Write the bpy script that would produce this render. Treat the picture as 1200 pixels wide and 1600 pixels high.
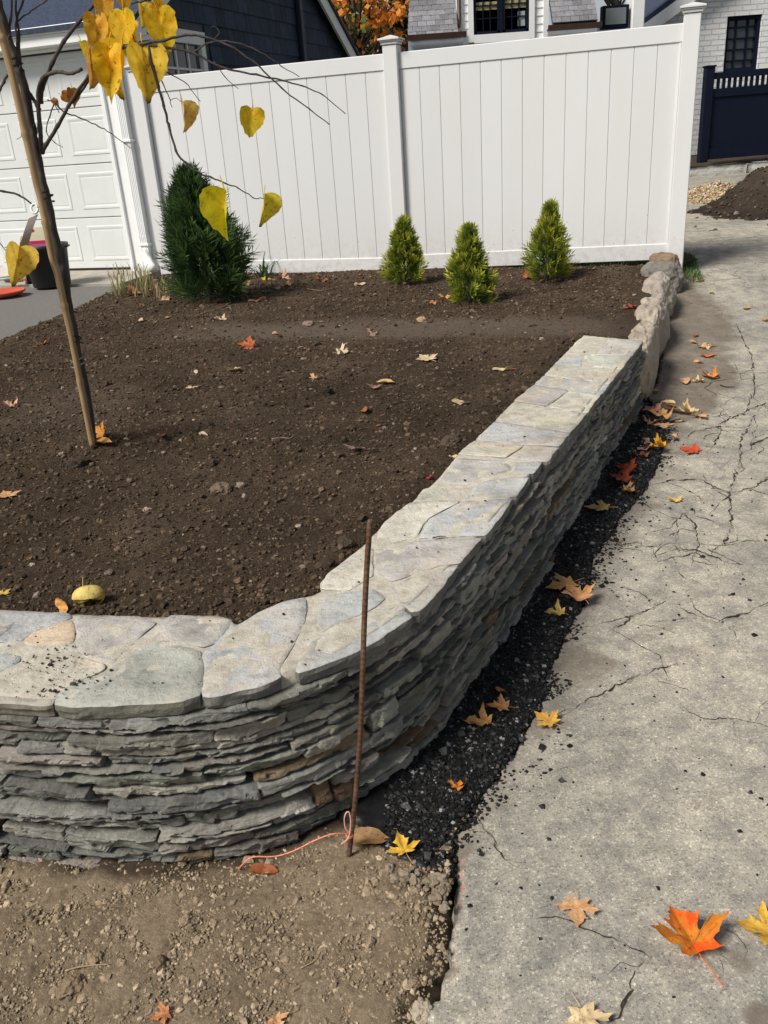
import bpy, bmesh, math, random
import numpy as np
from mathutils import Vector, Matrix

for o in list(bpy.data.objects):
    bpy.data.objects.remove(o)
SC = bpy.context.scene
COL = SC.collection
RNG = np.random.default_rng(7)
random.seed(7)

# ------------------------------------------------------------------ camera
CAM_Z = 1.55
FPX = 1330.0                      # focal length in photo pixels (photo 1200 x 1600)
ROLL = math.radians(4.042)
PITCH = math.radians(23.856)
FW = np.array([0, math.cos(PITCH), -math.sin(PITCH)])
_r0 = np.array([1.0, 0, 0]); _u0 = np.cross(_r0, FW)
RT = math.cos(ROLL) * _r0 - math.sin(ROLL) * _u0
UP = math.sin(ROLL) * _r0 + math.cos(ROLL) * _u0
CAMP = np.array([0, 0, CAM_Z])
cam = bpy.data.cameras.new('camera')
cam.sensor_fit = 'VERTICAL'; cam.sensor_height = 36.0; cam.lens = 36.0 * FPX / 1600.0
cam.clip_start = 0.05; cam.clip_end = 500
camo = bpy.data.objects.new('camera', cam); COL.objects.link(camo)
camo.matrix_world = Matrix(((RT[0], UP[0], -FW[0], CAMP[0]), (RT[1], UP[1], -FW[1], CAMP[1]),
                            (RT[2], UP[2], -FW[2], CAMP[2]), (0, 0, 0, 1)))
SC.camera = camo

# ------------------------------------------------------------------ light
SUN_DIR = np.array([-0.62, -0.40, 0.80]); SUN_DIR /= np.linalg.norm(SUN_DIR)
SUN_EL = math.asin(SUN_DIR[2]); SUN_ROT = math.atan2(SUN_DIR[0], SUN_DIR[1])
w = bpy.data.worlds.new('World'); SC.world = w; w.use_nodes = True
nt = w.node_tree; nt.nodes.clear()
sky = nt.nodes.new('ShaderNodeTexSky'); sky.sky_type = 'NISHITA'; sky.sun_disc = False
sky.sun_elevation = SUN_EL; sky.sun_rotation = SUN_ROT
sky.air_density = 1.0; sky.dust_density = 1.0; sky.ozone_density = 1.0
bg = nt.nodes.new('ShaderNodeBackground'); bg.inputs[1].default_value = 0.054
wo = nt.nodes.new('ShaderNodeOutputWorld')
hs = nt.nodes.new('ShaderNodeHueSaturation'); hs.inputs['Saturation'].default_value = 0.42
nt.links.new(sky.outputs[0], hs.inputs['Color']); nt.links.new(hs.outputs[0], bg.inputs[0]); nt.links.new(bg.outputs[0], wo.inputs[0])
sun = bpy.data.lights.new('sun', 'SUN'); sun.energy = 3.15; sun.angle = math.radians(20)
sun.color = (1.0, 0.95, 0.87)
suno = bpy.data.objects.new('sun', sun); COL.objects.link(suno)
suno.rotation_euler = Vector(SUN_DIR).to_track_quat('Z', 'Y').to_euler()
SC.view_settings.view_transform = 'Standard'; SC.view_settings.look = 'None'
SC.view_settings.exposure = 0.60; SC.view_settings.gamma = 1; SC.view_settings.use_curve_mapping = False
SC.render.engine = 'CYCLES'

# ------------------------------------------------------------------ helpers: places
def ray(x, y):
    return FW + RT * ((x - 600) / FPX) - UP * ((y - 800) / FPX)
def atz(x, y, z):
    d = ray(x, y); return CAMP + d * ((z - CAM_Z) / d[2])
def aty(x, y, Y):
    d = ray(x, y); return CAMP + d * (Y / d[1])
def depth(p):
    return float((np.asarray(p) - CAMP) @ FW)

# ------------------------------------------------------------------ helpers: noise
def _hash(ix, iy, iz, seed):
    h = (ix.astype(np.int64) * 374761393 + iy.astype(np.int64) * 668265263 + iz.astype(np.int64) * 2147483647 + seed * 1274126177) & 0xFFFFFFFF
    h = ((h ^ (h >> 13)) * 1274126177) & 0xFFFFFFFF
    h = (h ^ (h >> 16)) & 0xFFFFFFFF
    h = (h * 2246822519) & 0xFFFFFFFF
    return ((h ^ (h >> 15)) & 0xFFFF) / 65535.0
def vnoise(x, y, z=0.0, seed=0):
    x, y, z = np.broadcast_arrays(np.asarray(x, float), np.asarray(y, float), np.asarray(z, float))
    ix, iy, iz = np.floor(x), np.floor(y), np.floor(z)
    fx, fy, fz = x - ix, y - iy, z - iz
    fx = fx * fx * (3 - 2 * fx); fy = fy * fy * (3 - 2 * fy); fz = fz * fz * (3 - 2 * fz)
    r = 0
    for a in (0, 1):
        for b in (0, 1):
            for c in (0, 1):
                wgt = (fx if a else 1 - fx) * (fy if b else 1 - fy) * (fz if c else 1 - fz)
                r = r + wgt * _hash(ix + a, iy + b, iz + c, seed)
    return r * 2 - 1
def fbm(x, y, z=0.0, oct=4, seed=0, gain=0.5):
    s = 0; a = 1.0; t = 0; f = 1.0
    for i in range(oct):
        s = s + a * vnoise(np.asarray(x) * f + i * 17.3, np.asarray(y) * f - i * 9.1, np.asarray(z) * f + i * 5.7, seed + i)
        t += a; a *= gain; f *= 2.03
    return s / t
def smooth01(a, b, x):
    t = np.clip((np.asarray(x, float) - a) / (b - a), 0, 1); return t * t * (3 - 2 * t)

def seg_dist(px, py, poly):
    """distance to an open polyline and the side sign (positive = right of its direction)"""
    best = np.full(np.shape(px), 1e9); sgn = np.ones(np.shape(px)); alen = np.zeros(np.shape(px)); L = 0
    for (x0, y0), (x1, y1) in zip(poly[:-1], poly[1:]):
        dx, dy = x1 - x0, y1 - y0; l2 = dx * dx + dy * dy + 1e-12
        t = np.clip(((px - x0) * dx + (py - y0) * dy) / l2, 0, 1)
        d = np.hypot(px - x0 - t * dx, py - y0 - t * dy)
        c = dx * (py - y0) - dy * (px - x0)
        m = d < best
        best = np.where(m, d, best); sgn = np.where(m, np.where(c < 0, 1.0, -1.0), sgn)
        alen = np.where(m, L + t * math.sqrt(l2), alen); L += math.sqrt(l2)
    return best, sgn, alen
def inside(px, py, poly):
    r = np.zeros(np.shape(px), bool); n = len(poly)
    for i in range(n):
        x0, y0 = poly[i]; x1, y1 = poly[(i + 1) % n]
        if y0 == y1: continue
        c = ((y0 > py) != (y1 > py)) & (px < (x1 - x0) * (py - y0) / (y1 - y0) + x0)
        r ^= c
    return r

class Curve:
    """smooth open planar curve sampled by arc length"""
    def __init__(self, pts, n=24):
        P = np.array(pts, float); Q = np.vstack([2 * P[0] - P[1], P, 2 * P[-1] - P[-2]]); out = []
        for i in range(1, len(Q) - 2):
            p0, p1, p2, p3 = Q[i - 1], Q[i], Q[i + 1], Q[i + 2]
            for t in np.linspace(0, 1, n, endpoint=False):
                out.append(0.5 * ((2 * p1) + (-p0 + p2) * t + (2 * p0 - 5 * p1 + 4 * p2 - p3) * t * t + (-p0 + 3 * p1 - 3 * p2 + p3) * t ** 3))
        out.append(P[-1]); self.P = np.array(out)
        self.s = np.concatenate([[0], np.cumsum(np.linalg.norm(np.diff(self.P, axis=0), axis=1))]); self.L = self.s[-1]
        T = np.gradient(self.P, axis=0); T /= np.linalg.norm(T, axis=1)[:, None]
        k = np.ones(15) / 15
        T = np.stack([np.convolve(np.pad(T[:, i], 7, mode='edge'), k, 'valid') for i in (0, 1)], 1)
        self.T = T / np.linalg.norm(T, axis=1)[:, None]
    def at(self, s):
        return np.stack([np.interp(s, self.s, self.P[:, i]) for i in (0, 1)], -1)
    def nrm(self, s):          # right-hand normal
        t = np.stack([np.interp(s, self.s, self.T[:, i]) for i in (0, 1)], -1)
        return np.stack([t[..., 1], -t[..., 0]], -1)

# ------------------------------------------------------------------ helpers: objects
ORIGIN = {}
def tag(o, label=None, cat=None, group=None, kind=None):
    if label: o['label'] = label
    if cat: o['category'] = cat
    if group: o['group'] = group
    if kind: o['kind'] = kind
    return o
def thing(name, loc, label, cat, group=None):
    o = bpy.data.objects.new(name, None); COL.objects.link(o)
    o.empty_display_size = 0.05
    o.location = [float(v) for v in loc]; ORIGIN[o.name] = np.array(loc, float)
    return tag(o, label, cat, group)
def make_mesh(name, verts, faces, smooth=False, col=None, attrs=None):
    """faces: list of int arrays (M,k) or a plain list of index tuples"""
    me = bpy.data.meshes.new(name)
    verts = np.asarray(verts, float)
    if isinstance(faces, np.ndarray): faces = [faces]
    if len(faces) and isinstance(faces[0], np.ndarray) and faces[0].ndim == 2:
        loops = np.concatenate([f.ravel() for f in faces]); tot = np.concatenate([np.full(len(f), f.shape[1]) for f in faces])
    else:
        loops = np.array([i for f in faces for i in f]); tot = np.array([len(f) for f in faces])
    me.vertices.add(len(verts)); me.vertices.foreach_set('co', verts.ravel())
    me.loops.add(len(loops)); me.loops.foreach_set('vertex_index', loops.astype(np.int32))
    st = np.concatenate([[0], np.cumsum(tot)[:-1]])
    me.polygons.add(len(tot)); me.polygons.foreach_set('loop_start', st.astype(np.int32)); me.polygons.foreach_set('loop_total', tot.astype(np.int32))
    me.polygons.foreach_set('use_smooth', np.full(len(tot), bool(smooth)))
    if col is not None:
        a = me.color_attributes.new('col', 'FLOAT_COLOR', 'POINT')
        c = np.ones((len(verts), 4)); c[:, :3] = col; a.data.foreach_set('color', c.ravel())
    for k, v in (attrs or {}).items():
        a = me.attributes.new(k, 'FLOAT', 'POINT'); a.data.foreach_set('value', np.asarray(v, float).ravel())
    me.update(calc_edges=True); me.validate()
    return me
def root_origin(o):
    while o.parent is not None: o = o.parent
    return ORIGIN.get(o.name, np.zeros(3))
def obj(name, verts, faces, mat, parent=None, smooth=False, col=None, attrs=None, color=None, local=False):
    verts = np.asarray(verts, float)
    if parent is not None and not local: verts = verts - root_origin(parent)
    me = make_mesh(name, verts, faces, smooth, col, attrs)
    if mat: me.materials.append(mat)
    return obj_me(name, me, parent, color)
def obj_me(name, me, parent=None, color=None, mw=None):
    o = bpy.data.objects.new(name, me); COL.objects.link(o)
    if parent is not None: o.parent = parent
    if mw is not None: o.matrix_local = mw
    if color is not None: o.color = (*color, 1.0)
    return o

class MB:
    """collects simple shapes into one mesh"""
    def __init__(self): self.v = []; self.f = []; self.n = 0
    def add(self, v, f):
        v = np.asarray(v, float); self.v.append(v); self.f += [tuple(i + self.n for i in q) for q in f]; self.n += len(v); return self
    def box(self, c, size, ax=None, bevel=0.0):
        """box of full size about c, ax = 3 axis vectors; bevel chamfers the long edges"""
        ax = np.eye(3) if ax is None else np.asarray(ax, float); h = np.asarray(size, float) / 2
        if bevel <= 0:
            s = np.array([[a, b, d] for a in (-1, 1) for b in (-1, 1) for d in (-1, 1)], float)
            v = np.asarray(c) + (s * h) @ ax
            return self.add(v, [(0, 1, 3, 2), (4, 6, 7, 5), (0, 4, 5, 1), (2, 3, 7, 6), (0, 2, 6, 4), (1, 5, 7, 3)])
        b = min(bevel, h.min() * 0.9); bm = bmesh.new(); bmesh.ops.create_cube(bm, size=1)
        for vv in bm.verts: vv.co = Vector([vv.co[i] * 2 * h[i] for i in range(3)])
        bmesh.ops.bevel(bm, geom=list(bm.edges), offset=b, segments=1, affect='EDGES')
        bm.verts.index_update()
        v = np.array([vv.co[:] for vv in bm.verts]) @ ax + np.asarray(c); f = [tuple(x.index for x in q.verts) for q in bm.faces]; bm.free()
        return self.add(v, f)
    def tube(self, pts, rad, sides=8, cap=True):
        P = np.asarray(pts, float); n = len(P); rad = np.broadcast_to(rad, (n,)); T = np.gradient(P, axis=0); T /= np.linalg.norm(T, axis=1)[:, None] + 1e-12
        ref = np.array([0, 0, 1.0]) if abs(T[0, 2]) < 0.9 else np.array([1.0, 0, 0])
        vs = []; u = np.cross(T[0], ref); u /= np.linalg.norm(u)
        for i in range(n):
            u = u - (u @ T[i]) * T[i]; u /= np.linalg.norm(u); w_ = np.cross(T[i], u)
            a = np.linspace(0, 2 * math.pi, sides, endpoint=False)
            vs.append(P[i] + rad[i] * (np.cos(a)[:, None] * u + np.sin(a)[:, None] * w_))
        f = [(i * sides + j, i * sides + (j + 1) % sides, (i + 1) * sides + (j + 1) % sides, (i + 1) * sides + j) for i in range(n - 1) for j in range(sides)]
        if cap: f += [tuple(range(sides))[::-1], tuple((n - 1) * sides + j for j in range(sides))]
        return self.add(np.vstack(vs), f)
    def prism(self, prof, p0, p1, ux, uy):
        """profile (2D list) swept from p0 to p1, profile axes ux, uy"""
        n = len(prof); pr = np.array(prof, float); off = pr[:, :1] * np.asarray(ux, float) + pr[:, 1:] * np.asarray(uy, float)
        v = np.vstack([np.asarray(p0) + off, np.asarray(p1) + off])
        return self.add(v, [(i, (i + 1) % n, n + (i + 1) % n, n + i) for i in range(n)] + [tuple(range(n))[::-1], tuple(range(n, 2 * n))])
    def build(self, name, mat, parent=None, smooth=False, color=None, local=False):
        return obj(name, np.vstack(self.v), self.f, mat, parent, smooth, color=color, local=local)

def grid_faces(nr, nc):
    i = np.arange(nr * nc).reshape(nr, nc)
    return np.stack([i[:-1, :-1], i[:-1, 1:], i[1:, 1:], i[1:, :-1]], -1).reshape(-1, 4)
def spline3(pts, n=8):
    P = np.array(pts, float); Q = np.vstack([2 * P[0] - P[1], P, 2 * P[-1] - P[-2]]); out = []
    for i in range(1, len(Q) - 2):
        p0, p1, p2, p3 = Q[i - 1:i + 3]
        for t in np.linspace(0, 1, n, endpoint=False):
            out.append(0.5 * ((2 * p1) + (-p0 + p2) * t + (2 * p0 - 5 * p1 + 4 * p2 - p3) * t * t + (-p0 + 3 * p1 - 3 * p2 + p3) * t ** 3))
    out.append(P[-1]); return np.array(out)

def _ico(sub):
    bm = bmesh.new(); bmesh.ops.create_icosphere(bm, subdivisions=sub, radius=1); bm.verts.index_update()
    v = np.array([x.co[:] for x in bm.verts]); f = np.array([[x.index for x in q.verts] for q in bm.faces]); bm.free(); return v, f
ICO1, ICO2, ICO3, ICO4, ICO5 = _ico(1), _ico(2), _ico(3), _ico(4), _ico(6)
CUBE = (np.array([[a, b, c] for a in (-1, 1) for b in (-1, 1) for c in (-1, 1)], float) * 0.75,
        np.array([(0, 1, 3, 2), (4, 6, 7, 5), (0, 4, 5, 1), (2, 3, 7, 6), (0, 2, 6, 4), (1, 5, 7, 3)]))
def clods(pos, size, base=ICO1, rough=0.3, squash=(1, 1, 0.7), col=None, colvar=0.25, seed=1):
    """many lumps in one mesh: verts, faces, colours"""
    g = np.random.default_rng(seed); n = len(pos); bv, bf = base; k = len(bv)
    r = 1 + rough * (g.random((n, k, 1)) * 2 - 1)
    q = g.normal(size=(n, 4)); q /= np.linalg.norm(q, axis=1)[:, None]; a, b, c, d = q.T
    R = np.stack([1 - 2 * (c * c + d * d), 2 * (b * c - a * d), 2 * (b * d + a * c), 2 * (b * c + a * d), 1 - 2 * (b * b + d * d), 2 * (c * d - a * b), 2 * (b * d - a * c), 2 * (c * d + a * b), 1 - 2 * (b * b + c * c)], -1).reshape(n, 3, 3)
    an = np.array([1, 1, 1]) * (0.75 + 0.5 * g.random((n, 1, 3)))
    v = np.einsum('nkj,nij->nki', bv[None] * r * an, R) * np.array(squash) * np.asarray(size)[:, None, None] + np.asarray(pos)[:, None, :]
    f = (bf[None] + (np.arange(n) * k)[:, None, None]).reshape(-1, bf.shape[1])
    cc = None
    if col is not None:
        c0 = np.asarray(col, float); c0 = np.broadcast_to(c0, (n, 3)) if c0.ndim == 1 else c0
        cc = np.repeat(c0 * (1 + colvar * (g.random((n, 1)) * 2 - 1)), k, axis=0)
    return v.reshape(-1, 3), f, cc

# ------------------------------------------------------------------ materials
class Mat:
    def __init__(self, name, rough=0.7, spec=0.3):
        self.m = bpy.data.materials.new(name); self.m.use_nodes = True; self.t = self.m.node_tree; self.n = self.t.nodes
        self.b = self.n['Principled BSDF']; self.b.inputs['Roughness'].default_value = rough
        self.b.inputs['Specular IOR Level'].default_value = spec
        self.out = self.n['Material Output']; self._tc = None
    def N(self, typ, **kw):
        x = self.n.new(typ)
        for k, v in kw.items(): setattr(x, k, v)
        return x
    def L(self, a, b): self.t.links.new(a, b)
    def co(self, kind='Object'):
        if self._tc is None: self._tc = self.N('ShaderNodeTexCoord')
        return self._tc.outputs[kind]
    def geo(self):
        return self.N('ShaderNodeNewGeometry').outputs['Position']
    def noise(self, scale, detail=4, rough=0.55, vec=None, stretch=None, out='Fac'):
        v = vec if vec is not None else self.geo()
        if stretch:
            mp = self.N('ShaderNodeVectorMath', operation='MULTIPLY'); self.L(v, mp.inputs[0]); mp.inputs[1].default_value = stretch; v = mp.outputs[0]
        x = self.N('ShaderNodeTexNoise'); x.inputs['Scale'].default_value = scale; x.inputs['Detail'].default_value = detail; x.inputs['Roughness'].default_value = rough
        self.L(v, x.inputs['Vector']); return x.outputs[out]
    def voro(self, scale, feature='F1', vec=None, out='Distance', rnd=1.0):
        x = self.N('ShaderNodeTexVoronoi', feature=feature); x.inputs['Scale'].default_value = scale; x.inputs['Randomness'].default_value = rnd
        self.L(vec if vec is not None else self.geo(), x.inputs['Vector']); return x.outputs[out]
    def ramp(self, fac, stops):
        x = self.N('ShaderNodeValToRGB'); e = x.color_ramp.elements
        while len(e) < len(stops): e.new(0.5)
        for k, (p, c) in enumerate(stops):
            e[k].position = p; e[k].color = (*c, 1) if len(c) == 3 else c
        self.L(fac, x.inputs[0]); return x.outputs[0]
    def mapr(self, v, a, b, c=0.0, d=1.0):
        x = self.N('ShaderNodeMapRange'); self.L(v, x.inputs[0])
        for i, q in enumerate((a, b, c, d)): x.inputs[i + 1].default_value = q
        return x.outputs[0]
    def math(self, op, a, b=None):
        x = self.N('ShaderNodeMath', operation=op)
        for i, q in enumerate((a, b)):
            if q is None: continue
            if isinstance(q, (int, float)): x.inputs[i].default_value = q
            else: self.L(q, x.inputs[i])
        return x.outputs[0]
    def mix(self, fac, a, b, mode='MIX'):
        x = self.N('ShaderNodeMix', data_type='RGBA', blend_type=mode, clamp_factor=True)
        for s, q in ((x.inputs[0], fac), (x.inputs[6], a), (x.inputs[7], b)):
            if isinstance(q, (int, float)): s.default_value = q
            elif isinstance(q, tuple): s.default_value = (*q, 1) if len(q) == 3 else q
            else: self.L(q, s)
        return x.outputs[2]
    def ocolor(self):
        return self.N('ShaderNodeObjectInfo').outputs['Color']
    def orand(self):
        return self.N('ShaderNodeObjectInfo').outputs['Random']
    def attr(self, name, out='Color'):
        return self.N('ShaderNodeAttribute', attribute_name=name).outputs[out]
    def base(self, c):
        if isinstance(c, tuple): self.b.inputs['Base Color'].default_value = (*c, 1)
        else: self.L(c, self.b.inputs['Base Color'])
    def bump(self, h, strength=0.5, dist=0.01, prev=None):
        x = self.N('ShaderNodeBump'); x.inputs['Strength'].default_value = strength; x.inputs['Distance'].default_value = dist
        self.L(h, x.inputs['Height'])
        if prev is not None: self.L(prev, x.inputs['Normal'])
        self.L(x.outputs[0], self.b.inputs['Normal']); return x.outputs[0]
    def rough(self, v):
        self.L(v, self.b.inputs['Roughness'])

def grey(v): return (v, v, v)
def m_slate():
    m = Mat('slate', 0.72, 0.25)
    n1 = m.noise(9, 7, 0.72); n2 = m.noise(55, 6, 0.75, stretch=(1, 1, 2.2)); n3 = m.noise(3.2, 3)
    c = m.mix(1.0, m.ocolor(), m.ramp(n1, [(0.28, grey(0.5)), (0.72, grey(1.55))]), 'MULTIPLY')
    c = m.mix(m.mapr(n2, 0.52, 0.75, 0, 0.5), c, m.mix(1.0, c, (1.75, 1.7, 1.6), 'MULTIPLY'))
    c = m.mix(m.mapr(n3, 0.56, 0.72, 0, 0.5), c, m.mix(1.0, c, (1.35, 1.08, 0.8), 'MULTIPLY'))
    li = m.noise(24, 6, 0.75)
    c = m.mix(m.mapr(li, 0.60, 0.70, 0, 0.6), c, (0.40, 0.385, 0.33))
    c = m.mix(m.mapr(m.noise(70, 6, 0.75), 0.56, 0.68, 0, 0.5), c, m.mix(1.0, c, (0.5, 0.5, 0.5), 'MULTIPLY'))
    m.base(c)
    b = m.bump(m.noise(42, 9, 0.74, stretch=(1, 1, 1.8)), 0.95, 0.016)
    m.bump(m.noise(210, 4, 0.65), 0.4, 0.003, b)
    return m.m
def m_cap():
    m = Mat('cap_slate', 0.7, 0.25)
    n1 = m.noise(6, 7, 0.66); n2 = m.noise(2.4, 6, 0.66); n3 = m.noise(21, 7, 0.74); n5 = m.noise(11, 7, 0.7, stretch=(1, 2.6, 1))
    c = m.mix(1.0, m.ocolor(), m.ramp(n1, [(0.28, grey(0.60)), (0.5, grey(1.0)), (0.72, grey(1.32))]), 'MULTIPLY')
    c = m.mix(m.mapr(n2, 0.5, 0.64, 0, 0.6), c, m.mix(1.0, c, (1.22, 1.0, 0.76), 'MULTIPLY'))
    c = m.mix(m.mapr(n5, 0.53, 0.62, 0, 0.75), c, m.mix(1.0, c, (0.70, 0.71, 0.73), 'MULTIPLY'))
    c = m.mix(m.mapr(n3, 0.50, 0.74, 0, 0.6), c, (0.58, 0.55, 0.48))
    dk = m.noise(75, 4, 0.65)
    c = m.mix(m.mapr(dk, 0.62, 0.69, 0, 0.65), c, (0.17, 0.135, 0.105))
    c = m.mix(m.mapr(m.noise(5, 6, 0.75), 0.54, 0.72, 0, 0.45), c, (0.26, 0.22, 0.175))
    # sharp lamina edges: a few raised steps across the split face, with a dark hairline at each
    f = m.math('MULTIPLY', m.noise(3.6, 6, 0.6), 8.0); fl = m.math('FLOOR', f); fr = m.math('SUBTRACT', f, fl)
    c = m.mix(m.mapr(fr, 0.0, 0.035, 0.42, 0.0), c, (0.24, 0.225, 0.20))
    m.base(c)
    b = m.bump(m.math('MULTIPLY', fl, 0.12), 0.8, 0.02)
    b = m.bump(m.noise(24, 8, 0.74), 0.85, 0.014, b)
    m.bump(m.noise(230, 4, 0.65), 0.4, 0.002, b)
    return m.m
def m_cap_edge():
    m = Mat('cap_slate_edge', 0.8, 0.2); n = m.noise(16, 6, 0.7, stretch=(1, 1, 2))
    c = m.mix(1.0, m.ocolor(), m.ramp(n, [(0.3, (0.26, 0.26, 0.25)), (0.55, (0.46, 0.445, 0.415)), (0.75, (0.72, 0.68, 0.62))]), 'MULTIPLY')
    m.base(c); b = m.bump(m.noise(45, 8, 0.74, stretch=(1, 1, 1.6)), 0.9, 0.012); m.bump(m.noise(220, 4, 0.65), 0.4, 0.003, b); return m.m
def m_mortar():
    m = Mat('mortar', 0.9, 0.15)
    n = m.noise(22, 6, 0.7)
    m.base(m.ramp(n, [(0.3, (0.36, 0.32, 0.25)), (0.5, (0.52, 0.48, 0.40)), (0.75, (0.68, 0.64, 0.56))]))
    m.bump(m.noise(90, 7, 0.75), 0.8, 0.008)
    return m.m
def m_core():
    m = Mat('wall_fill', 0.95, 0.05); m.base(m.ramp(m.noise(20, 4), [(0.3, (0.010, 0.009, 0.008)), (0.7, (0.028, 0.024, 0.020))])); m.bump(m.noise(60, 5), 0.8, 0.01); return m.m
def m_soil():
    m = Mat('garden_soil', 0.95, 0.12)
    n = m.noise(2.2, 6, 0.65); n2 = m.noise(70, 6, 0.75)
    c = m.ramp(n, [(0.32, (0.048, 0.033, 0.021)), (0.52, (0.078, 0.054, 0.035)), (0.70, (0.118, 0.086, 0.058))])
    c = m.mix(m.mapr(n2, 0.4, 0.7), m.mix(1.0, c, grey(0.65), 'MULTIPLY'), m.mix(1.0, c, grey(1.4), 'MULTIPLY'))
    sp = m.voro(85, out='Color'); sd = m.voro(85)
    sx = m.N('ShaderNodeSeparateColor'); m.L(sp, sx.inputs[0])
    fleck = m.math('MULTIPLY', m.math('GREATER_THAN', sx.outputs[0], 0.975), m.math('LESS_THAN', sd, 0.33))
    c = m.mix(fleck, c, (0.19, 0.15, 0.12))
    pk = m.attr('packed', 'Fac')
    c = m.mix(m.math('MULTIPLY', pk, 0.85), c, m.mix(m.noise(14, 5, 0.7), (0.105, 0.080, 0.060), (0.165, 0.130, 0.100)))
    m.base(c)
    b = m.bump(m.noise(42, 9, 0.75), 0.9, 0.025)
    m.bump(m.voro(150), 0.5, 0.006, b)
    return m.m
def m_clod(name, bs=70):
    m = Mat(name, 0.95, 0.12)
    c = m.attr('col'); n = m.noise(120, 4, 0.7)
    c = m.mix(1.0, c, m.ramp(n, [(0.3, grey(0.65)), (0.7, grey(1.35))]), 'MULTIPLY')
    m.base(c); m.bump(m.noise(bs * 3, 5, 0.7), 0.7, 0.005); return m.m
def m_sand():
    m = Mat('sandy_soil', 0.95, 0.12)
    n = m.noise(3.5, 6, 0.65); n2 = m.noise(95, 7, 0.75)
    c = m.ramp(n, [(0.3, (0.19, 0.142, 0.094)), (0.55, (0.275, 0.212, 0.142)), (0.75, (0.345, 0.272, 0.188))])
    c = m.mix(m.mapr(n2, 0.38, 0.68), m.mix(1.0, c, grey(0.72), 'MULTIPLY'), m.mix(1.0, c, grey(1.25), 'MULTIPLY'))
    dp = m.attr('dark_soil', 'Fac')
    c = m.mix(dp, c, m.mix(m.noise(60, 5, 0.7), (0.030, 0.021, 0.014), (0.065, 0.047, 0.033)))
    m.base(c)
    b = m.bump(m.noise(60, 9, 0.75), 0.85, 0.012)
    m.bump(m.noise(320, 4, 0.7), 0.6, 0.003, b)
    return m.m
def m_drive():
    m = Mat('worn_asphalt', 0.88, 0.25)
    big = m.noise(1.5, 6, 0.62); mid = m.noise(11, 7, 0.72)
    c = m.ramp(big, [(0.30, (0.238, 0.228, 0.208)), (0.5, (0.325, 0.307, 0.268)), (0.70, (0.415, 0.385, 0.325))])
    c = m.mix(m.mapr(mid, 0.38, 0.64), m.mix(1.0, c, (0.72, 0.72, 0.73), 'MULTIPLY'), m.mix(1.0, c, (1.24, 1.22, 1.17), 'MULTIPLY'))
    # exposed aggregate
    for sc_, am in ((235, 0.7), (120, 0.45)):
        ag = m.voro(sc_, out='Color'); agd = m.voro(sc_); sx = m.N('ShaderNodeSeparateColor'); m.L(ag, sx.inputs[0])
        c = m.mix(m.math('MULTIPLY', m.math('LESS_THAN', agd, 0.46), am), c, m.mix(1.0, c, m.ramp(sx.outputs[0], [(0.0, (0.30, 0.30, 0.32)), (0.22, (0.72, 0.72, 0.73)), (0.6, (1.08, 1.06, 1.0)), (0.88, (1.4, 1.36, 1.28)), (0.95, (2.0, 1.95, 1.85))]), 'MULTIPLY'))
    pit = m.noise(150, 4, 0.7); c = m.mix(m.mapr(pit, 0.58, 0.68, 0, 0.75), c, (0.13, 0.115, 0.095))
    # hairline crazing in the worn patches
    wv = m.N('ShaderNodeVectorMath', operation='ADD'); g = m.geo(); m.L(g, wv.inputs[0])
    sc = m.N('ShaderNodeVectorMath', operation='SCALE'); m.L(m.noise(6, 4, out='Color'), sc.inputs[0]); sc.inputs['Scale'].default_value = 0.22; m.L(sc.outputs[0], wv.inputs[1])
    cr = m.voro(4.2, 'DISTANCE_TO_EDGE', vec=wv.outputs[0]); msk = m.mapr(m.noise(1.1, 3), 0.50, 0.62)
    yy = m.N('ShaderNodeSeparateXYZ'); m.L(g, yy.inputs[0]); far = m.mapr(yy.outputs[1], 2.2, 4.2)
    hair = m.math('MULTIPLY', m.math('MULTIPLY', m.mapr(cr, 0.0, 0.022, 1, 0), msk), far)
    c = m.mix(m.math('MULTIPLY', hair, 0.7), c, (0.10, 0.085, 0.065))
    c = m.mix(m.math('MULTIPLY', m.math('MULTIPLY', m.attr('dirt', 'Fac'), 0.95), m.mapr(m.noise(9, 7, 0.75), 0.3, 0.6, 0.55, 1.0)), c, m.mix(m.noise(40, 5, 0.7), (0.095, 0.075, 0.056), (0.20, 0.165, 0.128)))
    c = m.mix(m.math('MULTIPLY', m.attr('crack', 'Fac'), 0.35), c, (0.06, 0.05, 0.04))
    c = m.mix(m.math('MULTIPLY', m.attr('paint', 'Fac'), m.mapr(m.noise(90, 4), 0.45, 0.55)), c, (0.50, 0.19, 0.14))
    m.base(c)
    b = m.bump(m.voro(180), -0.7, 0.005); b = m.bump(pit, -0.5, 0.004, b)
    b = m.bump(mid, 0.3, 0.01, b)
    m.bump(m.math('MULTIPLY', hair, -1.0), 0.5, 0.006, b)
    return m.m
def m_tar():
    m = Mat('black_asphalt', 0.7, 0.2)
    m.base(m.ramp(m.noise(30, 4), [(0.3, grey(0.006)), (0.7, (0.016, 0.016, 0.018))])); m.rough(m.mapr(m.noise(200, 3), 0.3, 0.7, 0.3, 0.7)); m.bump(m.voro(130), -0.9, 0.012); return m.m
def m_tarbit():
    m = Mat('black_asphalt_crumb', 0.5, 0.28); m.base(m.attr('col')); m.rough(m.mapr(m.noise(160, 2), 0.3, 0.7, 0.35, 0.8)); return m.m
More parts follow.
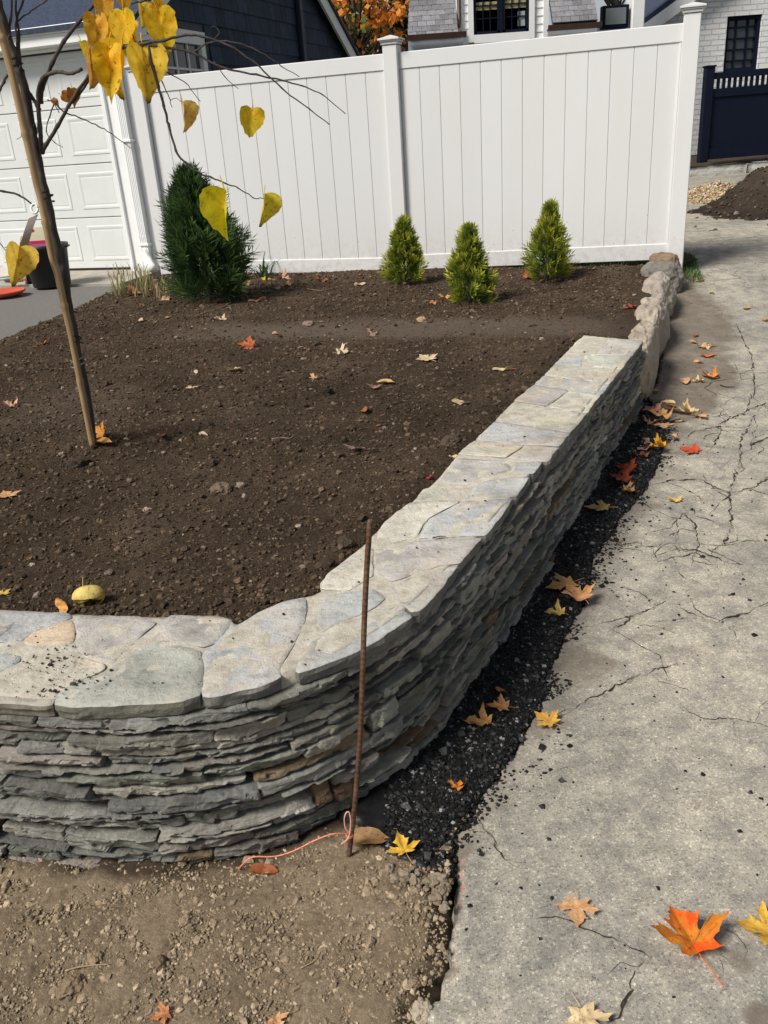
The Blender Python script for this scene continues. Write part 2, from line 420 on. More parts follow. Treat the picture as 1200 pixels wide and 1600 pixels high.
def m_plain(name, c, rough=0.5, spec=0.4, var=0.08, vs=6, bump=0.0, bs=80, metal=0.0):
    m = Mat(name, rough, spec); m.b.inputs['Metallic'].default_value = metal
    n = m.noise(vs, 5, 0.6)
    m.base(m.ramp(n, [(0.3, tuple(x * (1 - var) for x in c)), (0.7, tuple(x * (1 + var) for x in c))]))
    if bump: m.bump(m.noise(bs, 5, 0.65), bump, 0.004)
    return m.m
def m_ocol(name, rough=0.7, var=0.2, vs=30, bump=0.3, bs=90, spec=0.3):
    m = Mat(name, rough, spec); n = m.noise(vs, 5, 0.65)
    m.base(m.mix(1.0, m.ocolor(), m.ramp(n, [(0.3, grey(1 - var)), (0.7, grey(1 + var))]), 'MULTIPLY')); m.bump(m.noise(bs, 6, 0.7), bump, 0.006); return m.m
def m_vinyl():
    m = Mat('white_vinyl', 0.38, 0.4)
    c = m.mix(m.mapr(m.noise(3, 5, 0.6, stretch=(1, 1, 0.4)), 0.4, 0.8, 0, 0.5), (0.67, 0.675, 0.68), (0.63, 0.625, 0.61))
    z = m.N('ShaderNodeSeparateXYZ'); m.L(m.geo(), z.inputs[0]); low = m.mapr(z.outputs[2], 0.36, 0.95, 1.0, 0.0)
    vx = m.voro(16, out='Color'); sx = m.N('ShaderNodeSeparateColor'); m.L(vx, sx.inputs[0])
    spk = m.math('MULTIPLY', m.math('LESS_THAN', m.voro(16), 0.055), m.math('LESS_THAN', sx.outputs[0], m.math('MULTIPLY', low, 0.75)))
    orr = m.orand(); c = m.mix(1.0, c, m.ramp(orr, [(0.0, grey(0.965)), (1.0, grey(1.02))]), 'MULTIPLY')
    c = m.mix(spk, c, (0.12, 0.09, 0.07))
    c = m.mix(m.math('MULTIPLY', m.math('MULTIPLY', low, low), m.mapr(m.noise(20, 5, 0.7), 0.42, 0.72, 0, 0.6)), c, (0.35, 0.28, 0.22))
    m.base(c); return m.m
def m_leaf(name='fallen_leaf', trans=0.15):
    m = Mat(name, 0.6, 0.25)
    co = m.co('Object'); n = m.noise(3.2, 6, 0.65, vec=co); n2 = m.noise(8.5, 5, 0.6, vec=co); n3 = m.noise(2.0, 4, 0.6, vec=co)
    oc = m.ocolor()
    c = m.mix(m.mapr(n, 0.3, 0.7), m.mix(1.0, oc, (0.72, 0.62, 0.55), 'MULTIPLY'), m.mix(1.0, oc, (1.18, 1.15, 1.05), 'MULTIPLY'))
    al = m.N('ShaderNodeObjectInfo').outputs['Alpha']
    c = m.mix(m.math('MULTIPLY', m.mapr(n3, 0.48, 0.62), m.math('SUBTRACT', 1.0, al)), c, m.mix(1.0, oc, (1.25, 0.28, 0.1), 'MULTIPLY'))
    c = m.mix(m.mapr(n2, 0.60, 0.66, 0, 0.75), c, m.mix(1.0, oc, (0.28, 0.16, 0.12), 'MULTIPLY'))
    v = m.attr('vein', 'Fac'); c = m.mix(m.math('MULTIPLY', v, 0.35), c, m.mix(1.0, oc, (0.6, 0.5, 0.4), 'MULTIPLY'))
    tp = m.attr('tip', 'Fac'); c = m.mix(tp, c, (0.06, 0.03, 0.018))
    m.base(c); m.bump(m.noise(7, 5, 0.6, vec=co), 0.4, 0.006)
    tr = m.N('ShaderNodeBsdfTranslucent'); m.L(c, tr.inputs[0]); mx = m.N('ShaderNodeMixShader'); mx.inputs[0].default_value = trans
    m.L(m.b.outputs[0], mx.inputs[1]); m.L(tr.outputs[0], mx.inputs[2]); m.L(mx.outputs[0], m.out.inputs[0]); return m.m
def m_foliage(name='foliage', trans=0.2, rough=0.55):
    m = Mat(name, rough, 0.25); c = m.attr('col'); m.base(c)
    tr = m.N('ShaderNodeBsdfTranslucent'); m.L(c, tr.inputs[0]); mx = m.N('ShaderNodeMixShader'); mx.inputs[0].default_value = trans
    m.L(m.b.outputs[0], mx.inputs[1]); m.L(tr.outputs[0], mx.inputs[2]); m.L(mx.outputs[0], m.out.inputs[0]); return m.m
def m_rust():
    m = Mat('rusty_steel', 0.75, 0.3); m.b.inputs['Metallic'].default_value = 0.25
    m.base(m.ramp(m.noise(45, 6, 0.7, stretch=(1, 1, 0.5)), [(0.3, (0.05, 0.035, 0.028)), (0.5, (0.13, 0.065, 0.035)), (0.7, (0.17, 0.13, 0.105))])); m.bump(m.noise(300, 4), 0.5, 0.002); return m.m
def m_bamboo():
    m = Mat('bamboo', 0.5, 0.35); n = m.noise(14, 5, 0.6, stretch=(8, 8, 0.6)); n2 = m.noise(5, 4)
    c = m.ramp(n, [(0.3, (0.23, 0.145, 0.07)), (0.6, (0.36, 0.245, 0.13)), (0.8, (0.44, 0.32, 0.19))])
    c = m.mix(m.mapr(n2, 0.55, 0.7, 0, 0.6), c, (0.20, 0.13, 0.075)); m.base(c); return m.m
def m_bark():
    m = Mat('young_bark', 0.8, 0.2); n = m.noise(35, 6, 0.7, stretch=(1, 1, 0.25))
    m.base(m.ramp(n, [(0.3, (0.036, 0.029, 0.025)), (0.55, (0.075, 0.062, 0.055)), (0.75, (0.15, 0.135, 0.125))])); m.bump(n, 0.6, 0.006); return m.m
def m_boulder():
    m = Mat('boulder', 0.85, 0.2)
    n = m.noise(4.5, 7, 0.7); n2 = m.noise(26, 6, 0.7); n3 = m.noise(9, 5, 0.65)
    c = m.mix(1.0, m.ocolor(), m.ramp(n, [(0.28, grey(0.62)), (0.5, grey(1.0)), (0.7, grey(1.35))]), 'MULTIPLY')
    c = m.mix(m.mapr(n2, 0.52, 0.66, 0, 0.65), c, m.mix(1.0, c, (1.5, 1.45, 1.35), 'MULTIPLY'))
    c = m.mix(m.mapr(n3, 0.55, 0.68, 0, 0.55), c, m.mix(1.0, c, (0.62, 0.46, 0.34), 'MULTIPLY'))
    m.base(c); b = m.bump(m.noise(14, 8, 0.7), 0.8, 0.03); m.bump(m.noise(120, 5, 0.7), 0.5, 0.006, b); return m.m
def m_glass(name, c=(0.02, 0.025, 0.03)):
    m = Mat(name, 0.06, 0.6); m.base(m.ramp(m.noise(1.3, 4), [(0.35, c), (0.7, tuple(x * 2.2 for x in c))])); return m.m
def m_brick():
    m = Mat('painted_brick', 0.6, 0.3)
    br = m.N('ShaderNodeTexBrick'); mp = m.N('ShaderNodeMapping'); mp.inputs['Rotation'].default_value = (math.pi / 2, 0, 0); m.L(m.geo(), mp.inputs[0]); m.L(mp.outputs[0], br.inputs['Vector'])
    br.inputs['Scale'].default_value = 1.0; br.inputs['Brick Width'].default_value = 0.30; br.inputs['Row Height'].default_value = 0.10; br.inputs['Mortar Size'].default_value = 0.012; br.inputs['Mortar Smooth'].default_value = 0.4
    br.inputs['Color1'].default_value = (0.78, 0.78, 0.77, 1); br.inputs['Color2'].default_value = (0.72, 0.72, 0.72, 1); br.inputs['Mortar'].default_value = (0.58, 0.58, 0.59, 1)
    m.base(br.outputs[0]); b = m.bump(m.math('MULTIPLY', br.outputs['Fac'], -1.0), 0.8, 0.02); m.bump(m.noise(14, 5), 0.5, 0.02, b); return m.m
def m_block():
    m = Mat('granite_block', 0.85, 0.2); n = m.noise(9, 7, 0.7)
    m.base(m.ramp(n, [(0.3, (0.36, 0.35, 0.32)), (0.7, (0.50, 0.49, 0.46))])); m.bump(m.noise(9, 7, 0.65, stretch=(1, 1, 1.6)), 0.9, 0.05); return m.m

SLATE, CAP, MORTAR, CORE, CAPE = m_slate(), m_cap(), m_mortar(), m_core(), m_cap_edge()
SOIL, CLOD, SAND, DRIVE, TAR, TARBIT = m_soil(), m_clod('soil_clod'), m_sand(), m_drive(), m_tar(), m_tarbit()
VINYL, LEAF, TLEAF = m_vinyl(), m_leaf(), m_leaf('tree_leaf', 0.45)
FOL, RUST, BAMBOO, BARK, BOULDER = m_foliage(trans=0.32), m_rust(), m_bamboo(), m_bark(), m_boulder()
WHITE = m_plain('white_paint', (0.78, 0.79, 0.79), 0.45, 0.35, 0.04)
DOORW = m_plain('white_door_paint', (0.66, 0.68, 0.67), 0.4, 0.4, 0.03)
NAVY = m_ocol('navy_shingle', 0.75, 0.25, 12, 0.4, 60)
NAVYP = m_plain('navy_paint', (0.014, 0.021, 0.042), 0.5, 0.4, 0.15)
ROOFD = m_plain('dark_roofing', (0.045, 0.058, 0.092), 0.9, 0.1, 0.3, 30, 0.4)
RSLATE = m_ocol('roof_slate', 0.75, 0.2, 20, 0.3, 60)
BLACKP = m_plain('black_paint', (0.0035, 0.0065, 0.018), 0.6, 0.15, 0.1)
GLASS = m_glass('window_glass'); GLASS2 = m_glass('pale_window_glass', (0.10, 0.115, 0.12))
BRICK, BLOCK = m_brick(), m_block()
BLACKPL = m_plain('black_plastic', (0.010, 0.012, 0.014), 0.45, 0.4, 0.15)
COPPER = m_plain('brown_gutter', (0.07, 0.035, 0.026), 0.45, 0.4, 0.15)
GREYMETAL = m_plain('grey_metal', (0.30, 0.32, 0.36), 0.4, 0.4, 0.1)
GRAVELM = m_clod('gravel_bits', 20); CONC = m_plain('concrete', (0.36, 0.33, 0.28), 0.9, 0.2, 0.18, 8, 0.4, 90)
GREYAS = m_plain('grey_asphalt', (0.155, 0.15, 0.138), 0.9, 0.2, 0.22, 40, 0.6, 160)
PALEST = m_ocol('garden_pebble', 0.8, 0.25, 40, 0.4, 90); PLAIN = m_ocol('coloured_plastic', 0.5, 0.06, 8, 0.0)
DEADW = m_ocol('dry_twig', 0.85, 0.25, 60, 0.3)

# ------------------------------------------------------------------ layout in the world
OUT_PTS = [(-2.6, 2.30), (-2.2, 2.08), (-1.7, 1.86), (-1.2, 1.67), (-0.88, 1.585), (-0.70, 1.552), (-0.535, 1.540), (-0.42, 1.546), (-0.31, 1.570), (-0.21, 1.615), (-0.11, 1.683), (-0.01, 1.775), (0.09, 1.91), (0.19, 2.075), (0.30, 2.27), (0.43, 2.515), (0.56, 2.765), (0.70, 3.03), (0.85, 3.32), (1.0, 3.62), (1.2, 4.01), (1.452, 4.505)]
OUTC = Curve(OUT_PTS)
INN_PX = [(-60, 956), (0, 955), (100, 958), (217, 963), (343, 962), (373, 973), (440, 942), (497, 925), (502, 905), (557, 860), (605, 813), (643, 783), (683, 748), (713, 712), (745, 686), (775, 656), (805, 625), (835, 601), (871, 565), (911, 524)]
CAPZ = 0.455
INN = [(-2.55, 2.72), (-2.0, 2.42), (-1.5, 2.15)] + [tuple(atz(x, y, CAPZ)[:2]) for x, y in INN_PX]
BOUL_A, BOUL_B = np.array([1.46, 4.52]), np.array([2.47, 7.28])
FE_P1 = np.array([0.296, 8.246]); FE_E = np.array([0.9395, -0.3426]); FE_N = np.array([0.3426, 0.9395])
def zdrive(x, y):
    return np.interp(y, [-5, 1.4, 2.5, 3.5, 4.45, 5.5, 6.5, 7.4, 8.5, 9.6, 12, 20, 60], [0, 0, 0.015, 0.045, 0.09, 0.165, 0.245, 0.315, 0.385, 0.43, 0.50, 0.6, 1.0])
LEFT_EDGE = [(-2.2, 1.5), (-2.75, 3.2), (-2.85, 5.0), (-2.68, 6.2), (-2.55, 7.2), (-2.46, 8.2), (-2.30, 8.9), (-2.02, 9.35), (-1.95, 9.6)]
def zgarden(x, y):
    x = np.asarray(x, float); y = np.asarray(y, float)
    z = 0.412 + 0.018 * fbm(x * 1.3, y * 1.3, 0, 3, 11)
    z = z - 0.035 * smooth01(5.0, 7.5, y)
    z = z + 0.05 * np.exp(-(((x + 1.18) / 0.35) ** 2 + ((y - 3.5) / 0.3) ** 2))          # mound round the young tree
    z = z + 0.06 * np.exp(-(((x - 1.95) / 0.55) ** 2 + ((y - 7.15) / 0.25) ** 2))         # soil heaped by the end post
    z = z - 0.03 * np.exp(-((y - 5.58 + 0.27 * x) / 0.32) ** 2) * smooth01(-1.7, -0.9, x)    # trodden path
    d, s, _ = seg_dist(x, y, LEFT_EDGE)
    z = z - 0.10 * smooth01(-0.10, 0.12, -d * s + 0.03 * vnoise(x * 9, y * 9, 0, 3))
    return z

def on_ground(px, py, fn, z0=0.2):
    z = z0
    for _ in range(12):
        p = atz(px, py, z); z = 0.5 * z + 0.5 * float(fn(p[0], p[1]))
    p = atz(px, py, z); return p

# ------------------------------------------------------------------ ground sheet
gx = np.concatenate([np.linspace(-90, -8, 14), np.linspace(-7, 10, 35), np.linspace(12, 90, 14)])
gy = np.concatenate([np.linspace(-40, -4, 8), np.linspace(-3, 24, 55), np.linspace(27, 140, 20)])
X, Y = np.meshgrid(gx, gy); Z = zdrive(X, Y) - 0.22 + 0.06 * fbm(X * 0.2, Y * 0.2, 0, 3, 5)
Z = Z - 0.1 * ((X < 3) & (Y < 10))
g_ = obj('ground', np.stack([X, Y, Z], -1).reshape(-1, 3), grid_faces(*X.shape), m_plain('grass_ground', (0.06, 0.075, 0.03), 0.95, 0.1, 0.4, 3, 0.5, 40), smooth=True)
tag(g_, 'rough grassy ground spreading out behind the fence and houses', 'ground', kind='structure')

# ------------------------------------------------------------------ driveway
STRIP_PX = [(709, 1310), (740, 1263), (787, 1197), (837, 1113), (857, 1080), (853, 1053), (880, 993), (920, 930), (925, 886), (945, 846), (973, 809), (1013, 758), (1030, 719), (1040, 690), (1030, 655), (1012, 625)]
STRIP = [tuple(on_ground(x, y, zdrive, 0)[:2]) for x, y in STRIP_PX]
EDGE_PX = [(648, 1640), (658, 1570), (676, 1545), (700, 1500), (703, 1430), (708, 1310)]
EDGE = [(-0.12, -3.0), (-0.05, 0.4)] + [tuple(atz(x, y, 0)[:2]) for x, y in EDGE_PX] + STRIP[1:] + [(1.72, 5.0), (2.3, 6.6), (2.65, 7.6), (3.0, 8.6), (3.6, 10.5), (4.6, 14)]
CRACKS_PX = [[(860, 1117), (905, 1098), (940, 1080), (990, 1058), (1025, 1042), (1060, 1036)], [(827, 1431), (869, 1433), (906, 1449), (962, 1466), (1013, 1494), (1020, 1505)],
             [(1118, 1487), (1132, 1495), (1150, 1508), (1168, 1506)], [(945, 1605), (956, 1592), (970, 1575), (985, 1540), (992, 1515)],
             [(1002, 855), (1030, 853), (1058, 857), (1095, 863), (1143, 880), (1165, 884)], [(1095, 863), (1060, 870), (1027, 878)], [(1020, 857), (1028, 878)],
             [(1132, 852), (1143, 820), (1140, 772), (1155, 727), (1157, 690), (1175, 655)], [(1109, 704), (1123, 682), (1126, 665), (1086, 673), (1070, 685)], [(1123, 662), (1166, 642), (1205, 626)],
             [(1172, 702), (1186, 690), (1205, 680)], [(740, 1267), (752, 1285), (762, 1300), (777, 1322), (800, 1350)], [(1062, 950), (1090, 965), (1120, 975), (1160, 960), (1205, 945)],
             [(950, 985), (975, 970), (1003, 955), (1040, 940)], [(1075, 1110), (1110, 1125), (1150, 1120), (1205, 1135)], [(1004, 760), (1045, 752), (1090, 748), (1140, 772)],
             [(1066, 800), (1085, 820), (1090, 850)], [(1140, 772), (1180, 760), (1205, 742)], [(1150, 505), (1175, 560), (1180, 610), (1166, 642)]]
STAINS_PX = [(716, 1318, .035, .9), (712, 1350, .02, .6), (1160, 1506, .028, .8), (1190, 1592, .03, .9), (705, 1512, .02, .8), (905, 1030, .10, .75), (870, 1065, .06, .6), (848, 1128, .04, .75), (800, 1180, .03, .4),
             (875, 1000, .05, .6), (960, 850, .09, .5), (1000, 790, .08, .55), (1050, 700, .10, .5), (1090, 680, .1, .45), (1000, 690, .12, .5), (1060, 740, .07, .4), (925, 900, .06, .5), (812, 1375, .02, .4)]
xs = np.concatenate([np.arange(-0.35, 2.35, 0.0085), 2.35 + np.cumsum(np.linspace(0.012, 0.25, 60))])
ys = np.concatenate([np.linspace(-3, 0.6, 20)[:-1], np.arange(0.6, 4.6, 0.0085), 4.6 + np.cumsum(np.linspace(0.011, 0.12, 190))])
X, Y = np.meshgrid(xs, ys); Z = zdrive(X, Y)
Z = Z + 0.012 * fbm(X * 1.7, Y * 1.7, 0, 3, 21) + 0.0022 * fbm(X * 22, Y * 22, 0, 3, 22)
crack = np.zeros_like(X); dirt = np.zeros_like(X); paint = np.zeros_like(X)
wx = X + 0.016 * fbm(X * 13, Y * 13, 0, 3, 31) + 0.009 * vnoise(X * 45, Y * 45, 0, 32); wy = Y + 0.016 * fbm(X * 13, Y * 13, 9, 3, 33) + 0.009 * vnoise(X * 45, Y * 45, 5, 34)
for k, pl in enumerate(CRACKS_PX):
    W = [tuple(on_ground(x, y, zdrive, 0)[:2]) for x, y in pl]
    d, s, a = seg_dist(wx, wy, W); L = sum(math.dist(p, q) for p, q in zip(W[:-1], W[1:]))
    wd = (0.0055 if pl[0][1] > 1000 else 0.0075) * (0.65 + 0.5 * vnoise(a * 9, k * 3.1, 0, 40)) * (0.45 + 0.55 * np.sin(np.clip(a / L, 0.02, 0.98) * math.pi))
    crack = np.maximum(crack, 1 - smooth01(wd * 0.25, wd, d)); dirt = np.maximum(dirt, 0.16 * (1 - smooth01(wd, wd * 6, d)) * (0.5 + 0.5 * vnoise(X * 15, Y * 15, 0, 41)))
for x, y, r, a in STAINS_PX:
    p = on_ground(x, y, zdrive, 0); d = np.hypot(X - p[0], Y - p[1]) / r + 0.55 * fbm(X * 14, Y * 14, 2, 3, 51)
    dirt = np.maximum(dirt, a * (1 - smooth01(0.55, 1.15, d)))
de, se, _ = seg_dist(wx, wy, EDGE); sd = de * se
dirt = np.maximum(dirt, 0.55 * (1 - smooth01(0.0, 0.10, sd + 0.06 * fbm(X * 8, Y * 8, 0, 3, 61))) * (Y > 1.5))
# mud washed down by the boulders
DIRT_PX = [(1078, 425), (1105, 470), (1140, 515), (1144, 560), (1140, 600), (1105, 640), (1060, 690), (1000, 720)]
DV = [tuple(on_ground(x, y, zdrive, 0.1)[:2]) for x, y in DIRT_PX]
dd, ds, _ = seg_dist(X, Y, DV); sdv = -dd * ds + 0.16 * fbm(X * 4, Y * 4, 0, 5, 71)
inv = inside(X, Y, DV + [tuple(BOUL_A + (0, -.2)), tuple(BOUL_B)])
dirt = np.maximum(dirt, (1 - smooth01(0.0, 0.09, sdv)) * smooth01(3.5, 4.3, Y + 0.3 * fbm(X * 3, Y * 3, 0, 3, 73)) * smooth01(8.2, 7.6, Y))
dirt = np.maximum(dirt, 0.3 * smooth01(0.15, 0.6, fbm(X * 1.1, Y * 1.1, 4, 4, 72)) * smooth01(3.5, 5, Y))
for px, py in [(721, 1345), (719, 1362), (722, 1385), (720, 1404)]:
    p = atz(px, py, 0); paint = np.maximum(paint, 0.8 * (1 - smooth01(0.4, 1.0, np.hypot((X - p[0]) / 0.006, (Y - p[1]) / 0.02))))
Z = Z - 0.004 * crack - 0.09 * smooth01(0.002, -0.006, sd + 0.0) - 0.012 * smooth01(0.03, 0.0, sd) * (Y < 1.56)
keep = ~((sd < -0.6)); fc = grid_faces(*X.shape); fc = fc[keep.ravel()[fc].all(1)]
drv = obj('driveway', np.stack([X, Y, Z], -1).reshape(-1, 3), fc, DRIVE, smooth=True, attrs={'crack': crack, 'dirt': dirt, 'paint': paint})
tag(drv, 'worn pale asphalt driveway with cracks running up beside the stone wall', 'driveway', kind='structure')

# open cracks: ragged dark slots along each crack line, with finer branches
def zslab(x, y): return zdrive(x, y) + 0.012 * fbm(x * 1.7, y * 1.7, 0, 3, 21) + 0.0022 * fbm(x * 22, y * 22, 0, 3, 22)
g = np.random.default_rng(15); CV, CF = [], []
def crack_ribbon(W, w0, jag, seed):
    P = []
    for a, b_ in zip(W[:-1], W[1:]):
        n_ = max(2, int(math.dist(a, b_) / 0.007)); t = np.linspace(0, 1, n_, endpoint=False)[:, None]; P.append(np.array(a) * (1 - t) + np.array(b_) * t)
    P = np.vstack(P + [np.array(W[-1])[None]]); n_ = len(P)
    if n_ < 4: return P
    i_ = np.arange(n_); amp = jag * np.minimum(1, np.minimum(i_, n_ - 1 - i_) / 6)[:, None]
    P = P + amp * np.stack([fbm(i_ * 0.16, seed, 1, 3, 130) + 0.5 * vnoise(i_ * 0.7, seed, 2, 131), fbm(i_ * 0.16, seed, 3, 3, 132) + 0.5 * vnoise(i_ * 0.7, seed, 4, 133)], 1)
    T = np.gradient(P, axis=0); T /= np.linalg.norm(T, axis=1)[:, None] + 1e-9; Nn = np.stack([-T[:, 1], T[:, 0]], 1)
    w_ = w0 * np.clip(0.55 + 0.9 * vnoise(i_ * 0.22, seed, 5, 134) + 0.4 * vnoise(i_ * 0.9, seed, 6, 135), 0.12, 2)[:, None] * np.sqrt(np.clip(np.minimum(i_, n_ - 1 - i_) / 8, 0.05, 1))[:, None]
    A_, B_ = P + Nn * w_ * g.uniform(.7, 1.3, (n_, 1)), P - Nn * w_ * g.uniform(.7, 1.3, (n_, 1)); b0 = sum(len(v_) for v_ in CV)
    Q = np.stack([A_, B_], 1).reshape(-1, 2); CV.append(np.column_stack([Q, zslab(Q[:, 0], Q[:, 1]) + 0.0016])); k = b0 + 2 * np.arange(n_ - 1); CF.append(np.stack([k, k + 1, k + 3, k + 2], 1)); return P
for k, pl in enumerate(CRACKS_PX):
    W = [tuple(on_ground(x, y, zdrive, 0)[:2]) for x, y in pl]; near = pl[0][1] > 1000
    P = crack_ribbon(W, 0.0019 if near else 0.0034, 0.012, k * 3.3)
    for _ in range(2 if near else 4):
        q = P[g.integers(0, len(P))]; a = g.uniform(0, 6.28); L_ = g.uniform(.05, .18) * (1 if near else 1.8); W2 = [tuple(q)]
        for _s in range(3): a += g.normal(0, .5); q = q + np.array([math.cos(a), math.sin(a)]) * L_ / 3; W2.append(tuple(q))
        crack_ribbon(W2, 0.0010 if near else 0.0020, 0.008, g.uniform(0, 99))
for _ in range(85):
    q = np.array([g.uniform(1.3, 4.2), g.uniform(3.0, 8.8)]); dq, sq, _a = seg_dist(q[0:1], q[1:2], EDGE)
    if dq[0] * sq[0] < 0.35: continue
    a = g.uniform(0, 6.28); W2 = [tuple(q)]
    for _s in range(g.integers(3, 7)): a += g.normal(0, .7); q = q + np.array([math.cos(a), math.sin(a)]) * g.uniform(.06, .16); W2.append(tuple(q))
    crack_ribbon(W2, 0.0022, 0.012, g.uniform(0, 99))
tag(obj('driveway_cracks', np.vstack(CV), np.vstack(CF), m_plain('crack_dirt', (0.045, 0.036, 0.028), 0.95, 0.05, 0.4, 60)), 'dirt-filled cracks branching across the pale driveway', 'cracks', kind='structure')

# ------------------------------------------------------------------ black asphalt strip along the wall foot
xs = np.arange(-0.25, 1.75, 0.009); ys = np.arange(1.25, 5.0, 0.009); X, Y = np.meshgrid(xs, ys)
so, ss, _ = seg_dist(X + 0.012 * fbm(X * 30, Y * 30, 0, 3, 81), Y + 0.012 * fbm(X * 30, Y * 30, 5, 3, 82), [(0.085, 1.30), (0.10, 1.42)] + STRIP)
sdt = so * ss       # >0 on the driveway side
Zt = zdrive(X, Y) + 0.020 * smooth01(0.02, -0.08, sdt) - 0.028 * smooth01(-0.012, 0.012, sdt) + 0.007 * fbm(X * 40, Y * 40, 0, 3, 83) + 0.008 * fbm(X * 6, Y * 6, 0, 2, 84)
fd, fs, fa = seg_dist(X, Y, [tuple(p) for p in OUTC.P[::6]])
fr = np.hypot((X + 0.02) / 0.17, (Y - 1.38) / 0.16)
Zt = Zt - 0.09 * smooth01(0.02, -0.07, Y - 1.455 + 0.6 * (X - 0.0) * 0.45 + 0.03 * fbm(X * 15, Y * 15, 0, 2, 85))
FB = [tuple(atz(x, y, 0)[:2]) for x, y in ((520, 1270), (572, 1306), (600, 1332), (648, 1360), (690, 1373), (716, 1374))]
fbd, fbs, _ = seg_dist(X + 0.02 * fbm(X * 25, Y * 25, 3, 3, 86), Y, FB); front = fbd * fbs
Zt = Zt - 0.06 * smooth01(-0.004, 0.02, front)
ok = (sdt < 0.03) & (fs * fd > -0.08) & (front < 0.02); fc = grid_faces(*X.shape); fc = fc[ok.ravel()[fc].all(1)]
tag(obj('asphalt_strip', np.stack([X, Y, Zt], -1).reshape(-1, 3), fc, TAR, smooth=True), 'strip of fresh black asphalt between the stone wall and driveway', 'asphalt strip', kind='structure')
g = np.random.default_rng(3); N = 200000
p = np.stack([g.uniform(-0.05, 1.7, N), g.uniform(1.34, 4.9, N)], 1)
ix = np.clip(((p[:, 0] + 0.25) / 0.009).astype(int), 0, X.shape[1] - 1); iy = np.clip(((p[:, 1] - 1.25) / 0.009).astype(int), 0, X.shape[0] - 1)
zz = Zt[iy, ix]; m_ = (front[iy, ix] < 0.003) & (sdt[iy, ix] < 0.004) & ((fs * fd)[iy, ix] > -0.03) & (zz > zdrive(p[:, 0], p[:, 1]) - 0.03)
p = np.column_stack([p, zz])[m_]
sz = g.lognormal(math.log(0.0035), 0.40, len(p)) * (0.85 + 0.25 * smooth01(2, 4, p[:, 1]))
c0 = np.where(g.random((len(p), 1)) < 0.05, 0.20, np.where(g.random((len(p), 1)) < 0.25, 0.035, 0.009)) * np.ones(3)  # a few crumbs coloured pale, glints painted into the colour
v, f, c = clods(p, sz, CUBE, 0.35, (1, 1, 0.8), c0, 0.5, 4)
tag(obj('asphalt_crumbs', v, f, TARBIT, col=c), 'loose black crumbs making up the fresh asphalt strip', 'asphalt crumbs', kind='stuff')
# crumbs strewn over the driveway
N = 9000; tt = g.integers(0, len(STRIP) - 1, N); ft = g.random(N); SP = np.array(STRIP); q = SP[tt] * (1 - ft)[:, None] + SP[tt + 1] * ft[:, None]
off = np.abs(g.exponential(0.030, N)); q = q + off[:, None] * np.array([0.86, -0.5]) + g.normal(0, 0.012, (N, 2))
q2 = np.stack([g.uniform(0.1, 2.0, 650), g.uniform(1.0, 5.2, 650)], 1); q = np.vstack([q[(vnoise(q[:, 0] * 7, q[:, 1] * 7, 0, 91) > -0.05)][:1000], q2])
dq, sq, _ = seg_dist(q[:, 0], q[:, 1], EDGE); q = q[(dq * sq > 0.0)]
p = np.column_stack([q, zdrive(q[:, 0], q[:, 1]) + 0.012 * fbm(q[:, 0] * 1.7, q[:, 1] * 1.7, 0, 3, 21) + 0.001]); sz = g.lognormal(math.log(0.0031), 0.42, len(p))
v, f, c = clods(p, np.clip(sz, 0.0015, 0.0095), CUBE, 0.4, (1, 1, 0.7), (0.014, 0.013, 0.012), 0.6, 5)
tag(obj('scattered_crumbs', v, f, TARBIT, col=c), 'black asphalt crumbs strewn across the pale driveway', 'asphalt crumbs', kind='stuff')

# ------------------------------------------------------------------ sandy bed in front of the wall
def zsand(x, y):
    z = -0.028 + 0.028 * smooth01(1.0, 1.5, y) + 0.018 * fbm(np.asarray(x) * 3.1, np.asarray(y) * 3.1, 0, 3, 101)
    return z + 0.012 * np.exp(-(((np.asarray(x) + 0.0) / 0.16) ** 2 + ((np.asarray(y) - 1.36) / 0.09) ** 2))
xs = np.concatenate([np.linspace(-3.2, -1.3, 40)[:-1], np.arange(-1.3, 0.16, 0.0065)]); ys = np.concatenate([np.linspace(-3, 0.9, 30)[:-1], np.arange(0.9, 1.75, 0.0065), np.linspace(1.76, 2.5, 30)])
X, Y = np.meshgrid(xs, ys)
Z = zsand(X, Y) + 0.007 * fbm(X * 22, Y * 22, 0, 4, 102) + 0.004 * np.maximum(0, fbm(X * 70, Y * 70, 0, 2, 103)) + 0.003 * fbm(X * 140, Y * 140, 0, 2, 104)
de, se, _ = seg_dist(X, Y, EDGE); Z = Z - 0.05 * smooth01(0.06, 0.0, de) * (Y < 1.5) - 0.1 * smooth01(-0.01, 0.03, de * se)
dw, sw, _ = seg_dist(X, Y, [tuple(q) for q in OUTC.P[::6]])
dark_soil = (1 - smooth01(0.015, 0.085, dw * sw + 0.05 * fbm(X * 9, Y * 9, 0, 3, 105))) * 0.9  # damp dark band along the wall foot
dark_soil = np.maximum(dark_soil, 0.75 * (1 - smooth01(0.0, 0.05, de + 0.02 * fbm(X * 20, Y * 20, 0, 3, 107))) * (Y < 1.42))  # darker strip along the driveway edge
dark_soil = np.maximum(dark_soil, 0.22 * smooth01(0.1, 0.5, fbm(X * 5, Y * 5, 0, 4, 106)))
fc = grid_faces(*X.shape); ok = (de * se < 0.035) & (dw * sw > -0.12); fc = fc[ok.ravel()[fc].all(1)]
tag(obj('sandy_bed', np.stack([X, Y, Z], -1).reshape(-1, 3), fc, SAND, smooth=True, attrs={'dark_soil': dark_soil}), 'bare sandy brown soil bed in front of the stone wall', 'soil', kind='structure')
N = 40000; q = np.stack([g.uniform(-1.5, 0.13, N), g.uniform(0.75, 1.62, N)], 1)
